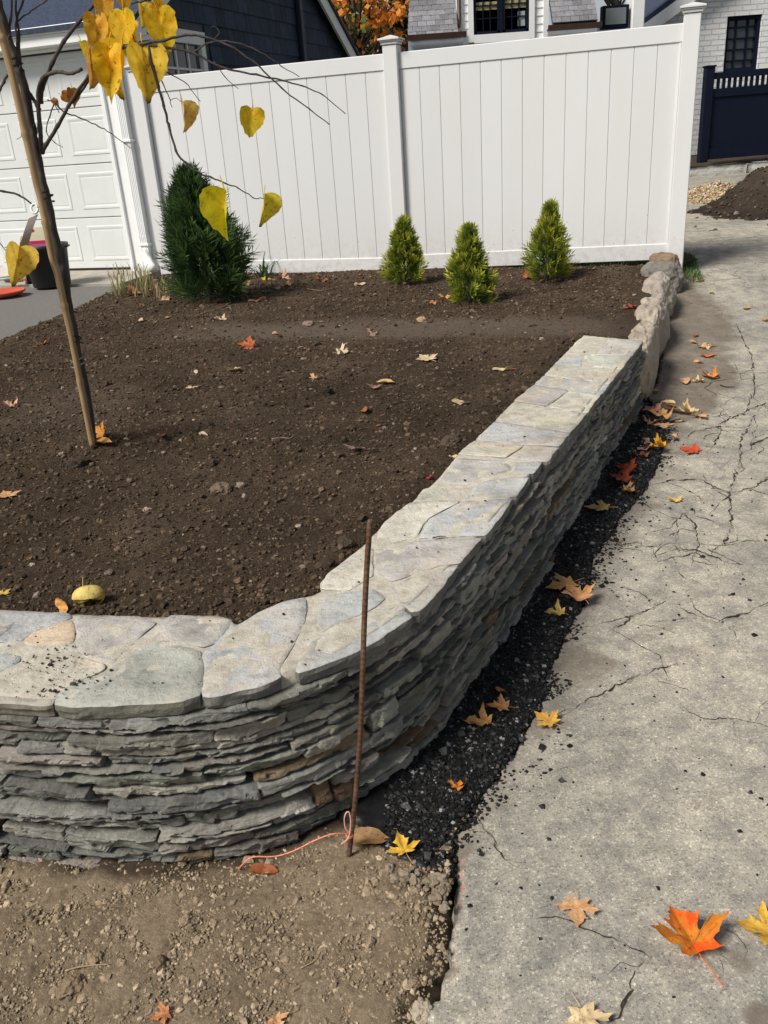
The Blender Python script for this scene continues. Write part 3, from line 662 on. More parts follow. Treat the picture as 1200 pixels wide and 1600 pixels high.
dq, sq, _ = seg_dist(q[:, 0], q[:, 1], EDGE); dw, sw, _ = seg_dist(q[:, 0], q[:, 1], [tuple(z_) for z_ in OUTC.P[::6]])
q = q[(dq * sq < -0.004) & (dw * sw > 0.0)]
p = np.column_stack([q, zsand(q[:, 0], q[:, 1])]); sz = np.clip(g.lognormal(math.log(0.0019), 0.60, len(p)), 0.0008, 0.011)
p[:, 2] += 0.0 * sz
c0 = np.where(g.random((len(p), 1)) < 0.25, (0.38, 0.30, 0.21), (0.27, 0.208, 0.14))
v, f, c = clods(p, sz, ICO1, 0.42, (1, 1, 0.75), c0, 0.35, 6)
tag(obj('soil_crumbs', v, f, CLOD, smooth=False, col=c), 'small tan crumbs and pebbles scattered on the sandy bed', 'soil crumbs', kind='stuff')
q = np.stack([0.04 + g.normal(0, 0.05, 80), 1.405 + g.normal(0, 0.022, 80) ], 1); q[:, 1] -= 0.55 * (q[:, 0] - 0.02)
q = q[q[:, 0] < 0.085]
p = np.column_stack([q, zsand(q[:, 0], q[:, 1]) + 0.006]); v, f, c = clods(p, np.clip(g.lognormal(math.log(0.0052), 0.6, len(p)), 0.002, 0.015), ICO2, 0.32, (1, 1, 0.8), (0.25, 0.20, 0.145), 0.2, 8)
tag(obj('clod_heap', v, f, CLOD, smooth=False, col=c), 'heaped round clods where the sandy bed meets black asphalt', 'soil clods', kind='stuff')

# ------------------------------------------------------------------ garden soil
GPOLY = [(x + 0.09, y - 0.09) for x, y in INN] + [(1.30, 4.60), tuple(BOUL_A + (0.0, 0.2)), tuple(BOUL_B + (0.02, 0)), (2.9, 7.6), (3.0, 8.2), (-2.2, 11.5), (-7, 12), (-7, 3.5)]
xs = np.concatenate([np.linspace(-7, -2.9, 30)[:-1], np.arange(-2.9, 2.95, 0.013)])
ys = np.concatenate([np.arange(1.75, 4.2, 0.0115), np.arange(4.2, 6.6, 0.016), np.arange(6.6, 9.7, 0.028), np.linspace(9.8, 12, 12)])
X, Y = np.meshgrid(xs, ys)
base = zgarden(X, Y); packed = np.exp(-((Y - 5.58 + 0.27 * X) / 0.33) ** 4) * smooth01(-1.7, -0.9, X) * smooth01(1.7, 1.2, X)
packed = np.maximum(packed, 0.6 * smooth01(0.35, 0.0, np.hypot(X + 1.5, (Y - 4.05) * 0.8) - 0.2) * 0.5)
packed = np.clip(packed + 0.35 * fbm(X * 3, Y * 3, 0, 4, 120) * (packed > 0.05), 0, 1)
rough = 1 - 0.7 * packed
Z = base + rough * (0.011 * fbm(X * 11, Y * 11, 0, 4, 121, 0.6) + 0.009 * np.abs(fbm(X * 30, Y * 30, 0, 3, 122)) + 0.005 * fbm(X * 75, Y * 75, 0, 2, 123))
di, si, _ = seg_dist(X, Y, INN); Z = Z - 0.012 * smooth01(0.05, 0.0, di) + 0.012 * np.exp(-((di - 0.1) / 0.05) ** 2)
fc = grid_faces(*X.shape); ok = inside(X, Y, GPOLY); fc = fc[ok.ravel()[fc].all(1)]
tag(obj('garden_bed', np.stack([X, Y, Z], -1).reshape(-1, 3), fc, SOIL, smooth=True, attrs={'packed': packed}), 'dark brown freshly raked soil of the raised garden bed', 'soil', kind='structure')
GXS, GYS, GZ = xs, ys, Z
def zsoil(x, y):
    x = np.asarray(x, float); y = np.asarray(y, float)
    i = np.clip(np.searchsorted(GXS, x), 1, len(GXS) - 1); j = np.clip(np.searchsorted(GYS, y), 1, len(GYS) - 1)
    return GZ[j, i]
GARD = [(x - 0.005, y + 0.006) for x, y in INN] + [(1.25, 4.75), tuple(BOUL_A + (-0.1, 0.2)), tuple(BOUL_B + (-.1, 0)), (2.45, 7.42), (-2.0, 9.05), (-2.3, 9.0), (-2.5, 8.0), (-2.75, 6), (-3.0, 3.5)]
N = 190000; q = np.stack([g.uniform(-2.9, 2.4, N), 1.8 + 7.2 * g.random(N) ** 1.9], 1)
q = q[inside(q[:, 0], q[:, 1], GARD)]; pk = np.exp(-((q[:, 1] - 5.58 + 0.27 * q[:, 0]) / 0.33) ** 4) * smooth01(-1.7, -0.9, q[:, 0])
q = q[g.random(len(q)) > 0.8 * pk][:60000]
sz = np.clip(g.lognormal(math.log(0.0032), 0.55, len(q)), 0.0014, 0.014) * (1 + 0.10 * (q[:, 1] - 2))
p = np.column_stack([q, zsoil(q[:, 0], q[:, 1]) + 0.05 * sz])
u_ = g.random((len(p), 1)); c0 = np.where(u_ < 0.018, (0.25, 0.20, 0.155), np.where(u_ < 0.35, (0.120, 0.085, 0.056), (0.068, 0.047, 0.031)))
v, f, c = clods(p, sz, ICO1, 0.5, (1, 1, 0.75), c0, 0.35, 9)
tag(obj('garden_clods', v, f, CLOD, smooth=False, col=c), 'crumbly dark clods and grains covering the garden bed', 'soil clods', kind='stuff')
N = 800; q = np.stack([g.uniform(-2.6, 2.2, N), 1.85 + 6.5 * g.random(N) ** 1.5], 1); q = q[inside(q[:, 0], q[:, 1], GARD)]
sz = np.clip(g.lognormal(math.log(0.0095), 0.45, len(q)), 0.004, 0.028); p = np.column_stack([q, zsoil(q[:, 0], q[:, 1]) + 0.2 * sz])
v, f, c = clods(p, sz, ICO2, 0.34, (1, 1, 0.65), np.where(g.random((len(p), 1)) < 0.07, (0.17, 0.135, 0.105), (0.058, 0.041, 0.028)), 0.3, 10)
tag(obj('garden_lumps', v, f, CLOD, smooth=False, col=c), 'larger lumps and half-buried pebbles in the garden bed', 'soil clods', kind='stuff')
# dry litter: needles, bits of bark and leaf scraps
N = 5200; q = np.stack([g.uniform(-2.6, 2.3, N), 1.9 + 6.6 * g.random(N) ** 0.75], 1); q = q[inside(q[:, 0], q[:, 1], GARD)]
q = np.vstack([q, np.stack([g.normal(-1.2, 0.5, 260), g.normal(7.9, 0.35, 260)], 1)])
n = len(q); a = g.uniform(0, math.pi, n); ln = g.lognormal(math.log(0.011), 0.5, n); wd = g.lognormal(math.log(0.0016), 0.6, n)
z0 = zsoil(q[:, 0], q[:, 1]) + 0.006; dx = np.stack([np.cos(a), np.sin(a)], 1); dn = np.stack([-dx[:, 1], dx[:, 0]], 1); tz = g.uniform(-0.3, 0.3, n) * ln
v = np.stack([np.column_stack([q - dx * ln[:, None] + dn * wd[:, None] * 0.3, z0 - tz]), np.column_stack([q + dn * wd[:, None], z0 + wd * 0.5]), np.column_stack([q + dx * ln[:, None], z0 + tz]), np.column_stack([q - dn * wd[:, None], z0])], 1).reshape(-1, 3)
f = np.arange(4 * n).reshape(n, 4); u_ = g.random((n, 1)); cc = np.where(u_ < 0.25, (0.30, 0.22, 0.15), np.where(u_ < 0.4, (0.20, 0.09, 0.05), (0.10, 0.072, 0.052)))
tag(obj('garden_litter', v, f, CLOD, col=np.repeat(cc, 4, 0)), 'dry needles, bark bits and leaf scraps strewn over the soil', 'litter', kind='stuff')

# ------------------------------------------------------------------ garage apron and left drive
LP = [(-7, 3.0), (-2.95, 3.0), (-2.95, 5.0), (-2.6, 6.2), (-2.45, 7.2), (-2.36, 8.2), (-2.3, 8.62)]
ap0, ap1 = FE_P1 + FE_E * -8 + FE_N * 0.55, FE_P1 + FE_E * -2.55 + FE_N * 0.5
v = [(x, y, 0.352) for x, y in LP] + [(-7, 10.2, 0.352)]
tag(obj('side_drive', v, [tuple(range(len(v)))], GREYAS), 'grey asphalt side drive leading to the white garage door', 'drive', kind='structure')
a0, a1 = FE_P1 + FE_E * -8 - FE_N * 0.52, FE_P1 + FE_E * -2.75 - FE_N * 0.50
mb = MB(); top = np.array([[*a0, .37], [*a1, .37], [*(ap1 + FE_E * -.2), .385], [*ap0, .385]]); bot = top - np.array([0, 0, .25])
mb.add(np.vstack([top, bot]), [(0, 1, 2, 3), (0, 4, 5, 1), (1, 5, 6, 2)]); o = mb.build('garage_apron', CONC)
tag(o, 'narrow concrete apron at the foot of the garage door', 'apron', kind='structure')

# ------------------------------------------------------------------ stone wall
WALL = thing('stone_wall', (0.1, 2.0, 0.0), 'curved dry-laid slate retaining wall with a flat mortared stone cap', 'stone wall')
g = np.random.default_rng(12)
L = OUTC.L
s_front = np.interp(-1.15, OUTC.P[:, 0], OUTC.s)
heights = np.array([0.036, 0.028, 0.032, 0.022, 0.034, 0.026, 0.030, 0.020, 0.033, 0.026, 0.036, 0.022, 0.030, 0.026, 0.032, 0.022, 0.030])
ZB = -0.062; zl = ZB + np.concatenate([[0], np.cumsum(heights)]); zl = ZB + (zl - ZB) * ((CAPZ - 0.034 - ZB) / (zl[-1] - ZB))
NC = len(heights)
def zline(k, s):
    amp = 0 if k == NC else 1
    return zl[k] + amp * (0.0088 * vnoise(np.asarray(s) * 2.1, k * 7.7, 0, 200) + 0.0045 * vnoise(np.asarray(s) * 6.5, k * 3.3, 0, 201))
SLATES = [(0.190, 0.190, 0.172), (0.172, 0.178, 0.160), (0.215, 0.210, 0.192), (0.158, 0.164, 0.160), (0.196, 0.183, 0.170), (0.245, 0.240, 0.212), (0.175, 0.186, 0.162), (0.140, 0.144, 0.136)]
def facets(S, Z, s0, s1, hh):
    """broken stone: plane chips meeting in sharp steps"""
    K = max(4, int((s1 - s0) / 0.022)); zm = Z.mean(); ks = g.uniform(s0, s1, K); kz = zm + g.uniform(-0.5, 0.5, K) * hh
    Sw = S + 0.010 * fbm(S * 45, Z * 45, s0, 2, 221); Zw = Z + 0.005 * fbm(S * 45, Z * 45, s1, 2, 222)
    D = ((Sw[..., None] - ks) * 0.45) ** 2 + (Zw[..., None] - kz) ** 2; k = D.argmin(-1)
    of, ta, tb = g.normal(0, 0.0028, K), g.normal(0, 0.13, K), g.normal(0, 0.26, K)
    return of[k] + np.clip(ta[k] * (S - ks[k]), -.004, .004) + np.clip(tb[k] * (Z - kz[k]), -.004, .004)
def stone_mesh(s0, s1, k0, k1, seed, parent, fine):
    ln = s1 - s0; nu = max(5, int(ln / fine)); zc = float(zline(k0, (s0 + s1) / 2) + zline(k1, (s0 + s1) / 2)) / 2
    hh = float(zline(k1, (s0 + s1) / 2) - zline(k0, (s0 + s1) / 2)); nv = max(5, int(hh / fine * 1.3)) + 1
    u = np.linspace(0, 1, nu + 1); vv = np.linspace(0, 1, nv + 1); U, V = np.meshgrid(u, vv)
    gap = g.uniform(0.0024, 0.0064) if s0 < 1.75 else g.uniform(0.0016, 0.0052)
    front_ = s0 < 1.75; ew = g.exponential(0.0085 if front_ else 0.0035); sl0, sl1 = g.normal(0, 0.009 if front_ else 0.005, 2)
    S = s0 + 0.001 + (ln - 0.002 - min(ew, 0.022)) * U; S = S + (1 - U) * (sl0 * (V - 0.5) + 0.005 * vnoise(V * 4, seed, 1, 210)) + U * (sl1 * (V - 0.5) + 0.005 * vnoise(V * 4, seed, 2, 211))
    edge = np.minimum(U, 1 - U) * ln
    rnd = g.uniform(0.0, 0.0045) * (1 - smooth01(0, 0.012, edge))
    zt = zline(k1, S) - gap + 0.0032 * vnoise(S * 38, seed, 3, 212) + 0.0016 * vnoise(S * 120, seed, 3, 219) - rnd * g.uniform(0.2, 1); zb = zline(k0, S) + gap + 0.0032 * vnoise(S * 38, seed, 4, 213) + 0.0016 * vnoise(S * 120, seed, 4, 220) + rnd * g.uniform(0.2, 1)
    Z = zb + (zt - zb) * V
    vz = np.minimum(V, 1 - V) * hh
    prot = g.normal(0.0, 0.0100 if front_ else 0.0085) + g.normal(0, 0.011 if front_ else 0.007) * (U - 0.5)
    lam = fbm(S * 7, Z * 16, seed * 1.7, 3, 214)
    d = prot + 0.0022 * lam + 0.0022 * np.floor(fbm(S * 5.5, Z * 60, seed * 2.3, 2, 215) * 3.2) / 2 + 0.0018 * fbm(S * 60, Z * 110, seed, 3, 216) + facets(S, Z, s0, s1, hh)
    d = d + 0.009 * (V - 0.5) * g.normal(0.8, 0.9)
    d = d - g.uniform(0.0005, 0.004) * (1 - smooth01(0, 0.004, vz)) ** 1.3 - 0.004 * (1 - smooth01(0, 0.006, edge)) ** 1.5
    d = d + 0.016 * (1 - smooth01(0, 0.5, Z + 0.03)) * 0.8                         # slight batter at the foot
    XY = OUTC.at(S) + OUTC.nrm(S) * (d + 0.001)[..., None]
    P = np.concatenate([XY, Z[..., None]], -1)
    Zs = zline(k0, S) + (zline(k1, S) - zline(k0, S)) * (0.24 + 0.52 * V); XYb = OUTC.at(S) + OUTC.nrm(S) * -0.060; Pb = np.concatenate([XYb, Zs[..., None]], -1)
    XYm = OUTC.at(S) + OUTC.nrm(S) * -0.03; Pm = np.concatenate([XYm, (Zs + Z)[..., None] / 2], -1)
    fr = P.reshape(-1, 3); F = [tuple(q[::-1]) for q in grid_faces(nv + 1, nu + 1)]
    idx = np.arange((nv + 1) * (nu + 1)).reshape(nv + 1, nu + 1)
    ring = np.concatenate([idx[0, :], idx[1:, -1], idx[-1, -2::-1], idx[-2:0:-1, 0]]); nb = len(fr); nr = len(ring)
    verts = np.vstack([fr, Pb.reshape(-1, 3)[ring]])
    F += [(int(ring[i]), nb + i, nb + (i + 1) % nr, int(ring[(i + 1) % nr])) for i in range(nr)]
    r = g.random(); c = np.array(SLATES[g.integers(len(SLATES))]) * g.uniform(0.70, 1.42) * np.array([1.34, 1.30, 1.26])
    return verts, F, c
stones = []
occ = [[] for _ in range(NC)]
def blocked(k, a, b):
    return [o_ for o_ in occ[k] if o_[0] < b - 1e-6 and o_[1] > a + 1e-6]
for k in range(NC):
    s = s_front - 0.35 + g.uniform(0, 0.12)
    while s < L - 0.001:
        bl = [o_ for o_ in occ[k] if o_[0] <= s + 1e-6 < o_[1]]
        if bl: s = bl[0][1]; continue
        front = s < 1.75
        ln = np.clip(g.lognormal(math.log(0.27 if front else 0.225), 0.55), 0.07, 0.66)
        e = min(s + ln, L)
        nx = [o_[0] for o_ in occ[k] if o_[0] > s]
        if nx and e > min(nx) - 0.05: e = min(nx)
        if L - e < 0.06: e = L
        k1 = k + 1
        if k + 2 <= NC and e - s < 0.34 and g.random() < 0.15 and not blocked(k + 1, s, e):
            k1 = k + 2; occ[k + 1].append((s, e))
        stones.append((s, e, k, k1)); s = e
# keep only stones that show above ground
vis = []
for s0, s1, k, k1 in stones:
    p = OUTC.at((s0 + s1) / 2); zg = float(zdrive(p[0], p[1]))
    if zline(k1, (s0 + s1) / 2) > zg - 0.005: vis.append((s0, s1, k, k1))
n_extra = max(0, len(vis) - 298)
vis.sort(key=lambda q: np.linalg.norm(OUTC.at((q[0] + q[1]) / 2)))
for i, (s0, s1, k, k1) in enumerate(vis):
    sm = (s0 + s1) / 2; xy = OUTC.at(sm); dist = math.hypot(*xy)
    v, f, c = stone_mesh(s0, s1, k, k1, i * 1.37, WALL, 0.0042 if dist < 2.1 else (0.006 if dist < 3 else 0.009))
    pl = None
    if abs(xy[0] + 0.07) < 0.14 and 0.06 < zline(k, sm) < 0.11 and xy[1] < 1.9: c = np.array((0.20, 0.135, 0.085))
    elif g.random() < 0.05: c = np.array((0.23, 0.175, 0.115))
    if i < 298: o = obj('wall_stone', v, f, SLATE, WALL, smooth=False, color=tuple(c))
    else:
        rest = globals().setdefault('REST', MB()); rest.add(v, f)
if 'REST' in globals():
    o = REST.build('far_wall_stones', SLATE, WALL, smooth=True, color=(0.12, 0.125, 0.115)); o['kind'] = 'stuff'
# dark fill behind the stones and closed end of the wall
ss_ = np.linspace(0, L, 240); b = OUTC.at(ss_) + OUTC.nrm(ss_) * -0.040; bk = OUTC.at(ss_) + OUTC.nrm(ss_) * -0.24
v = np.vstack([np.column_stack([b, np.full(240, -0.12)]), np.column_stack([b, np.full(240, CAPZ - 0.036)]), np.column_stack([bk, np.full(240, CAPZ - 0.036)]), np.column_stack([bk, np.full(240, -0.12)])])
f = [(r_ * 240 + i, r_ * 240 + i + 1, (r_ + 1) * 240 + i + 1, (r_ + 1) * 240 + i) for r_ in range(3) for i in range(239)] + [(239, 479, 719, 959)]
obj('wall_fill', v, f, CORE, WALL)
# mortar bed
INC = Curve(INN, 10)
tt = np.linspace(0, 1, 400); fo = np.interp(tt, [0, 1], [0, OUTC.L]); fi = np.interp(tt, [0, 1], [0, INC.L])
# pair each outer station with the nearest inner one
po = OUTC.at(fo) + OUTC.nrm(fo) * -0.022; pi_ = INC.at(fi)
def match(s):
    p = OUTC.at(s); n_ = -OUTC.nrm(s); best = None
    rel = INC.P - p; al = rel @ n_; ac = np.abs(rel @ np.array([-n_[1], n_[0]])); k = np.argmin(np.where(al > 0.1, ac, 9)); return INC.s[k]
mi = np.array([match(s) for s in fo]); mi = np.maximum.accumulate(mi); pi_ = INC.at(mi)
pi_[-1] = INC.P[-1]
R_ = []; nr = 26
for j in range(nr):
    t = j / (nr - 1); q = po * (1 - t) + (pi_ + (po - pi_) / np.linalg.norm(po - pi_, axis=1)[:, None] * 0.004) * t
    zz = CAPZ - 0.0012 + 0.0050 * fbm(q[:, 0] * 25, q[:, 1] * 25, 0, 4, 230) + 0.0015 * fbm(q[:, 0] * 90, q[:, 1] * 90, 0, 2, 231)
    R_.append(np.column_stack([q, zz]))
V_ = np.array(R_); lower = V_.copy()[[0, -1]]; lower[:, :, 2] = CAPZ - 0.045
V2 = np.concatenate([lower[:1], V_, lower[1:]], 0)
obj('mortar_bed', V2.reshape(-1, 3), grid_faces(*V2.shape[:2]), MORTAR, WALL, smooth=True)

# cap stones
def cap_stone(poly, color, z=CAPZ, th=0.034, shrink=-0.0035, seed=0, tilt=None):
    P = np.array(poly, float); area = 0.5 * np.sum(P[:, 0] * np.roll(P[:, 1], -1) - np.roll(P[:, 0], -1) * P[:, 1])
    if area < 0: P = P[::-1]
    pts = []
    for i in range(len(P)):
        a, b_ = P[i], P[(i + 1) % len(P)]; L_ = np.linalg.norm(b_ - a); n_ = max(2, int(L_ / 0.011))
        nn = np.array([b_[1] - a[1], a[0] - b_[0]]) / (L_ + 1e-9)
        for t in np.linspace(0, 1, n_, endpoint=False):
            q = a * (1 - t) + b_ * t; w_ = min(t, 1 - t) * 2
            pts.append(q + nn * ((0.0055 * vnoise(q[0] * 20, q[1] * 20, seed, 240) + 0.003 * vnoise(q[0] * 70, q[1] * 70, seed, 241)) * (0.35 + 0.65 * w_)))
    B = np.array(pts); cen = B.mean(0); n_ = len(B)
    # round the corners a little
    B = 0.7 * B + 0.15 * (np.roll(B, 1, 0) + np.roll(B, -1, 0))
    def inset(d):
        e = np.roll(B, -1, 0) - np.roll(B, 1, 0); nn = np.stack([-e[:, 1], e[:, 0]], 1); nn /= np.linalg.norm(nn, axis=1)[:, None] + 1e-9
        return B + nn * d
    rr = np.linalg.norm(B - cen, axis=1)[:, None]
    tl = g.normal(0, 0.007, 2) if tilt is None else tilt
    dz = g.uniform(-0.002, 0.002)
    def zt(q, e): return z + dz + (q - cen) @ tl + 0.0022 * fbm(q[:, 0] * 9, q[:, 1] * 9, seed, 3, 242) + 0.0022 * np.floor(3.0 * fbm(q[:, 0] * 5, q[:, 1] * 5, seed, 2, 243)) / 2 * (e > 0)
    rings = []
    q0 = inset((shrink + 0.004 + 0.003 * vnoise(B[:, 0] * 40, B[:, 1] * 40, seed, 244))[:, None]); rings.append(np.column_stack([q0, np.full(n_, z - th)]))
    for fz, ins in ((0.66, 0.0015), (0.33, -0.001)):
        q = inset(shrink + ins + 0.0045 * vnoise(B[:, 0] * 35, B[:, 1] * 35, fz * 9 + seed, 245)[:, None]); rings.append(np.column_stack([q, z - th * fz + 0.002 * vnoise(B[:, 0] * 30, B[:, 1] * 30, seed, 246)]))
    q = inset(shrink + 0.0005); rings.append(np.column_stack([q, zt(q, 0) - 0.0012]))
    q = inset(shrink + 0.0016); rings.append(np.column_stack([q, zt(q, 0)]))
    for t in (0.16, 0.34, 0.54, 0.76):
        qq = q * (1 - t) + cen * t; rings.append(np.column_stack([qq, zt(qq, 1)]))
    V = np.vstack(rings + [np.array([[*cen, float(zt(cen[None], 1)[0])]])]); nr_ = len(rings); F = []
    for r_ in range(nr_ - 1):
        F += [(r_ * n_ + i, r_ * n_ + (i + 1) % n_, (r_ + 1) * n_ + (i + 1) % n_, (r_ + 1) * n_ + i) for i in range(n_)]
    c_ = len(V) - 1; F += [((nr_ - 1) * n_ + i, (nr_ - 1) * n_ + (i + 1) % n_, c_) for i in range(n_)]
    o = obj('cap_stone', V, F, CAP, WALL, smooth=True, color=color); me = o.data; me.materials.append(CAPE)
    k_ = 3 * n_; npoly = len(F); side = np.arange(npoly) < k_
    me.polygons.foreach_set('material_index', side.astype(np.int32)); me.polygons.foreach_set('use_smooth', ~side); me.update()
    return o
BLUE, GREEN, PURP, TAN, CREAM, GREYB = (0.455, 0.46, 0.445), (0.48, 0.49, 0.43), (0.47, 0.445, 0.415), (0.60, 0.47, 0.33), (0.56, 0.53, 0.45), (0.465, 0.465, 0.46)
CAPS = [
    ([(-75, 957), (0, 955), (100, 958), (112, 966), (95, 971), (62, 981), (45, 991), (33, 1004), (-40, 1002), (-90, 1000)], GREYB),
    ([(112, 971), (113, 1004), (50, 1008), (37, 1005), (50, 990), (72, 982)], TAN),
    ([(-60, 1008), (0, 1010), (22, 1012), (30, 1025), (28, 1034), (0, 1051), (-60, 1060)], BLUE),
    ([(-60, 1066), (0, 1056), (35, 1037), (52, 1020), (60, 1011), (110, 1006), (119, 1028), (116, 1042), (100, 1062), (87, 1086), (80, 1100), (0, 1097), (-70, 1094)], CREAM),
    ([(117, 968), (127, 962), (217, 964), (243, 974), (228, 985), (205, 1007), (175, 1036), (163, 1035), (133, 1025), (122, 1010)], PURP),
    ([(250, 973), (267, 962), (343, 962), (363, 968), (350, 985), (338, 1003), (318, 1010), (290, 1004), (265, 995), (258, 985)], PURP),
    ([(121, 1043), (129, 1029), (160, 1038), (163, 1045), (140, 1056), (112, 1064)], CREAM),
    ([(176, 1041), (245, 1003), (258, 1001), (280, 1010), (312, 1018), (315, 1045), (313, 1087), (285, 1096), (235, 1100), (150, 1104), (86, 1101), (95, 1085), (112, 1068), (140, 1060), (166, 1048)], GREEN),
    ([(319, 1020), (332, 1010), (358, 985), (382, 972), (405, 958), (440, 942), (476, 934), (475, 972), (457, 1010), (436, 1046), (440, 1058), (400, 1073), (340, 1086), (317, 1088), (317, 1050)], GREYB),
    ([(498, 962), (508, 934), (545, 926), (585, 922), (602, 935), (570, 957), (520, 976), (496, 990)], BLUE),
    ([(463, 1048), (487, 1002), (560, 967), (620, 946), (644, 963), (592, 999), (522, 1032), (466, 1052)], BLUE),
    ([(611, 920), (640, 903), (700, 886), (716, 882), (690, 918), (655, 955), (642, 957)], BLUE),
    ([(588, 866), (650, 846), (752, 841), (718, 880), (690, 882), (612, 908), (590, 892)], PURP),
    ([(512, 897), (558, 862), (583, 858), (582, 900), (545, 922), (503, 920)], CREAM),
    ([(655, 841), (672, 812), (724, 784), (800, 778), (782, 806), (758, 836)], GREYB),
    ([(602, 816), (640, 787), (690, 783), (718, 784), (668, 810), (650, 838), (596, 850), (590, 838)], CREAM),
    ([(738, 771), (742, 757), (765, 750), (826, 746), (806, 775), (765, 775)], BLUE),
    ([(689, 749), (716, 716), (790, 720), (798, 732), (760, 746), (735, 755), (700, 757)], PURP),
    ([(650, 781), (662, 764), (688, 758), (732, 762), (732, 775), (700, 779)], GREEN),
    ([(800, 741), (806, 724), (846, 722), (834, 740)], GREYB),
]
for i, (pl, c) in enumerate(CAPS):
    W = [atz(x, y, CAPZ)[:2] for x, y in pl]
    cap_stone(W, tuple(np.array(c) * g.uniform(0.92, 1.08)), seed=i * 3.1)
# further stones up to the end, in bands of one or two
def cap_xy(s, t):           # t=0 outer edge, 1 inner edge
    o_ = OUTC.at(s); i_ = INC.at(np.interp(s, fo, mi)); return o_ * (1 - t) + i_ * t
so = 0
d0 = [np.linalg.norm(OUTC.P - atz(847, 722, CAPZ)[:2], axis=1).argmin()]; s_in = OUTC.s[d0[0]]
p_in = atz(716, 714, CAPZ)[:2]; s_b = min(np.linspace(s_in - 0.4, s_in + 0.4, 200), key=lambda s: np.linalg.norm(cap_xy(s, 1) - p_in))
sa, sb = s_in + 0.012, s_b + 0.02; seed = 100
colsF = [PURP, CREAM, GREYB, GREEN, BLUE, CREAM, PURP, GREYB, CREAM, GREEN, BLUE]
ci = 0
while sa < L - 0.05:
    la, lb = sa + g.uniform(0.16, 0.30), sb + g.uniform(0.16, 0.30)
    lb = 0.5 * (la + lb) if abs(la - lb) > 0.14 else lb
    if L - la < 0.14: la = L - 0.002
    if L - lb < 0.14 or la >= L - 0.01: la = L - 0.002; lb = L - 0.002
    ln_ = lambda t, a, b_: a * (1 - t) + b_ * t
    gp = 0.010
    if g.random() < 0.62:
        tm = g.uniform(0.38, 0.62); tm2 = tm + g.uniform(-0.12, 0.12)
        polys = [[(0, sa), (tm - .015, ln_(tm, sa, sb)), (tm2 - .02, ln_(tm2, la, lb) - gp), (0, la - gp)], [(tm + .02, ln_(tm, sa, sb)), (1, sb), (1, lb - gp), (tm2 + .02, ln_(tm2, la, lb) - gp)]]
    else:
        polys = [[(0, sa), (0.5, ln_(0.5, sa, sb) + g.normal(0, .012)), (1, sb), (1, lb - gp), (0.5, ln_(.5, la, lb) - gp + g.normal(0, .01)), (0, la - gp)]]
    for pl in polys:
        cap_stone([cap_xy(min(s, L), t) for t, s in pl], tuple(np.array(colsF[ci % len(colsF)]) * g.uniform(0.92, 1.08)), seed=seed); seed += 1; ci += 1
    sa, sb = la, lb
# cap carried on to the left, out of frame
sa = 0.05
s_left = np.interp(-1.06, OUTC.P[:, 0], OUTC.s)
while sa < s_left - 0.1:
    la = min(sa + 0.33, s_left); cap_stone([cap_xy(sa, 0), cap_xy(sa, .5), cap_xy(la - .01, .5), cap_xy(la - .01, 0)], GREYB, seed=seed); cap_stone([cap_xy(sa + .05, .52), cap_xy(sa + .05, 1), cap_xy(la, 1), cap_xy(la, .52)], PURP, seed=seed + 1); seed += 2; sa = la

q = np.vstack([np.stack([g.normal(-0.82, 0.05, 70), g.normal(1.72, 0.06, 70)], 1), np.stack([g.normal(-0.75, 0.05, 60), g.normal(1.63, 0.025, 60)], 1), np.stack([g.uniform(-1.0, 1.4, 420), g.uniform(1.55, 4.6, 420)], 1)])
do, so_, _ = seg_dist(q[:, 0], q[:, 1], [tuple(z_) for z_ in OUTC.P[::6]]); di, si_, _ = seg_dist(q[:, 0], q[:, 1], INN); q = q[(do * so_ < -0.012) & (do < 0.40) & (di * si_ > 0.003)]
v, f, c = clods(np.column_stack([q, np.full(len(q), CAPZ + 0.003)]), np.clip(g.lognormal(math.log(0.0021), 0.45, len(q)), 0.001, 0.006), ICO1, 0.3, (1, 1, .7), np.where(g.random((len(q), 1)) < .5, (.10, .065, .045), (.04, .03, .023)), 0.3, 44)
tag(obj('cap_crumbs', v, f, CLOD, col=c), 'specks of soil scattered over the pale stone cap', 'soil crumbs', kind='stuff')
# ------------------------------------------------------------------ boulders
def boulder(c, size, yaw, color, label, seed, sub=ICO5):
    v = sub[0].copy(); n1 = fbm(v[:, 0] * 1.3 + seed, v[:, 1] * 1.3, v[:, 2] * 1.3, 4, 300); n2 = fbm(v[:, 0] * 4 + seed, v[:, 1] * 4, v[:, 2] * 4, 3, 301)
    v = np.sign(v) * np.abs(v) ** 0.85
    n3 = fbm(v[:, 0] * 9 + seed, v[:, 1] * 9, v[:, 2] * 9, 4, 302); v = v * (1 + 0.28 * n1 + 0.07 * n2 + 0.010 * n3)[:, None] * np.array(size) / 2
    cy, sy = math.cos(yaw), math.sin(yaw); v = v @ np.array([[cy, sy, 0], [-sy, cy, 0], [0, 0, 1]])
    o = obj('boulder', v, sub[1], BOULDER, smooth=True, color=color); o.location = c
    return tag(o, label, 'boulder', 'rough boulders edging the garden between wall and fence post')
bd = (BOUL_B - BOUL_A) / np.linalg.norm(BOUL_B - BOUL_A); by = math.atan2(bd[1], bd[0]); LB = np.linalg.norm(BOUL_B - BOUL_A)
PALE = (0.36, 0.31, 0.25)
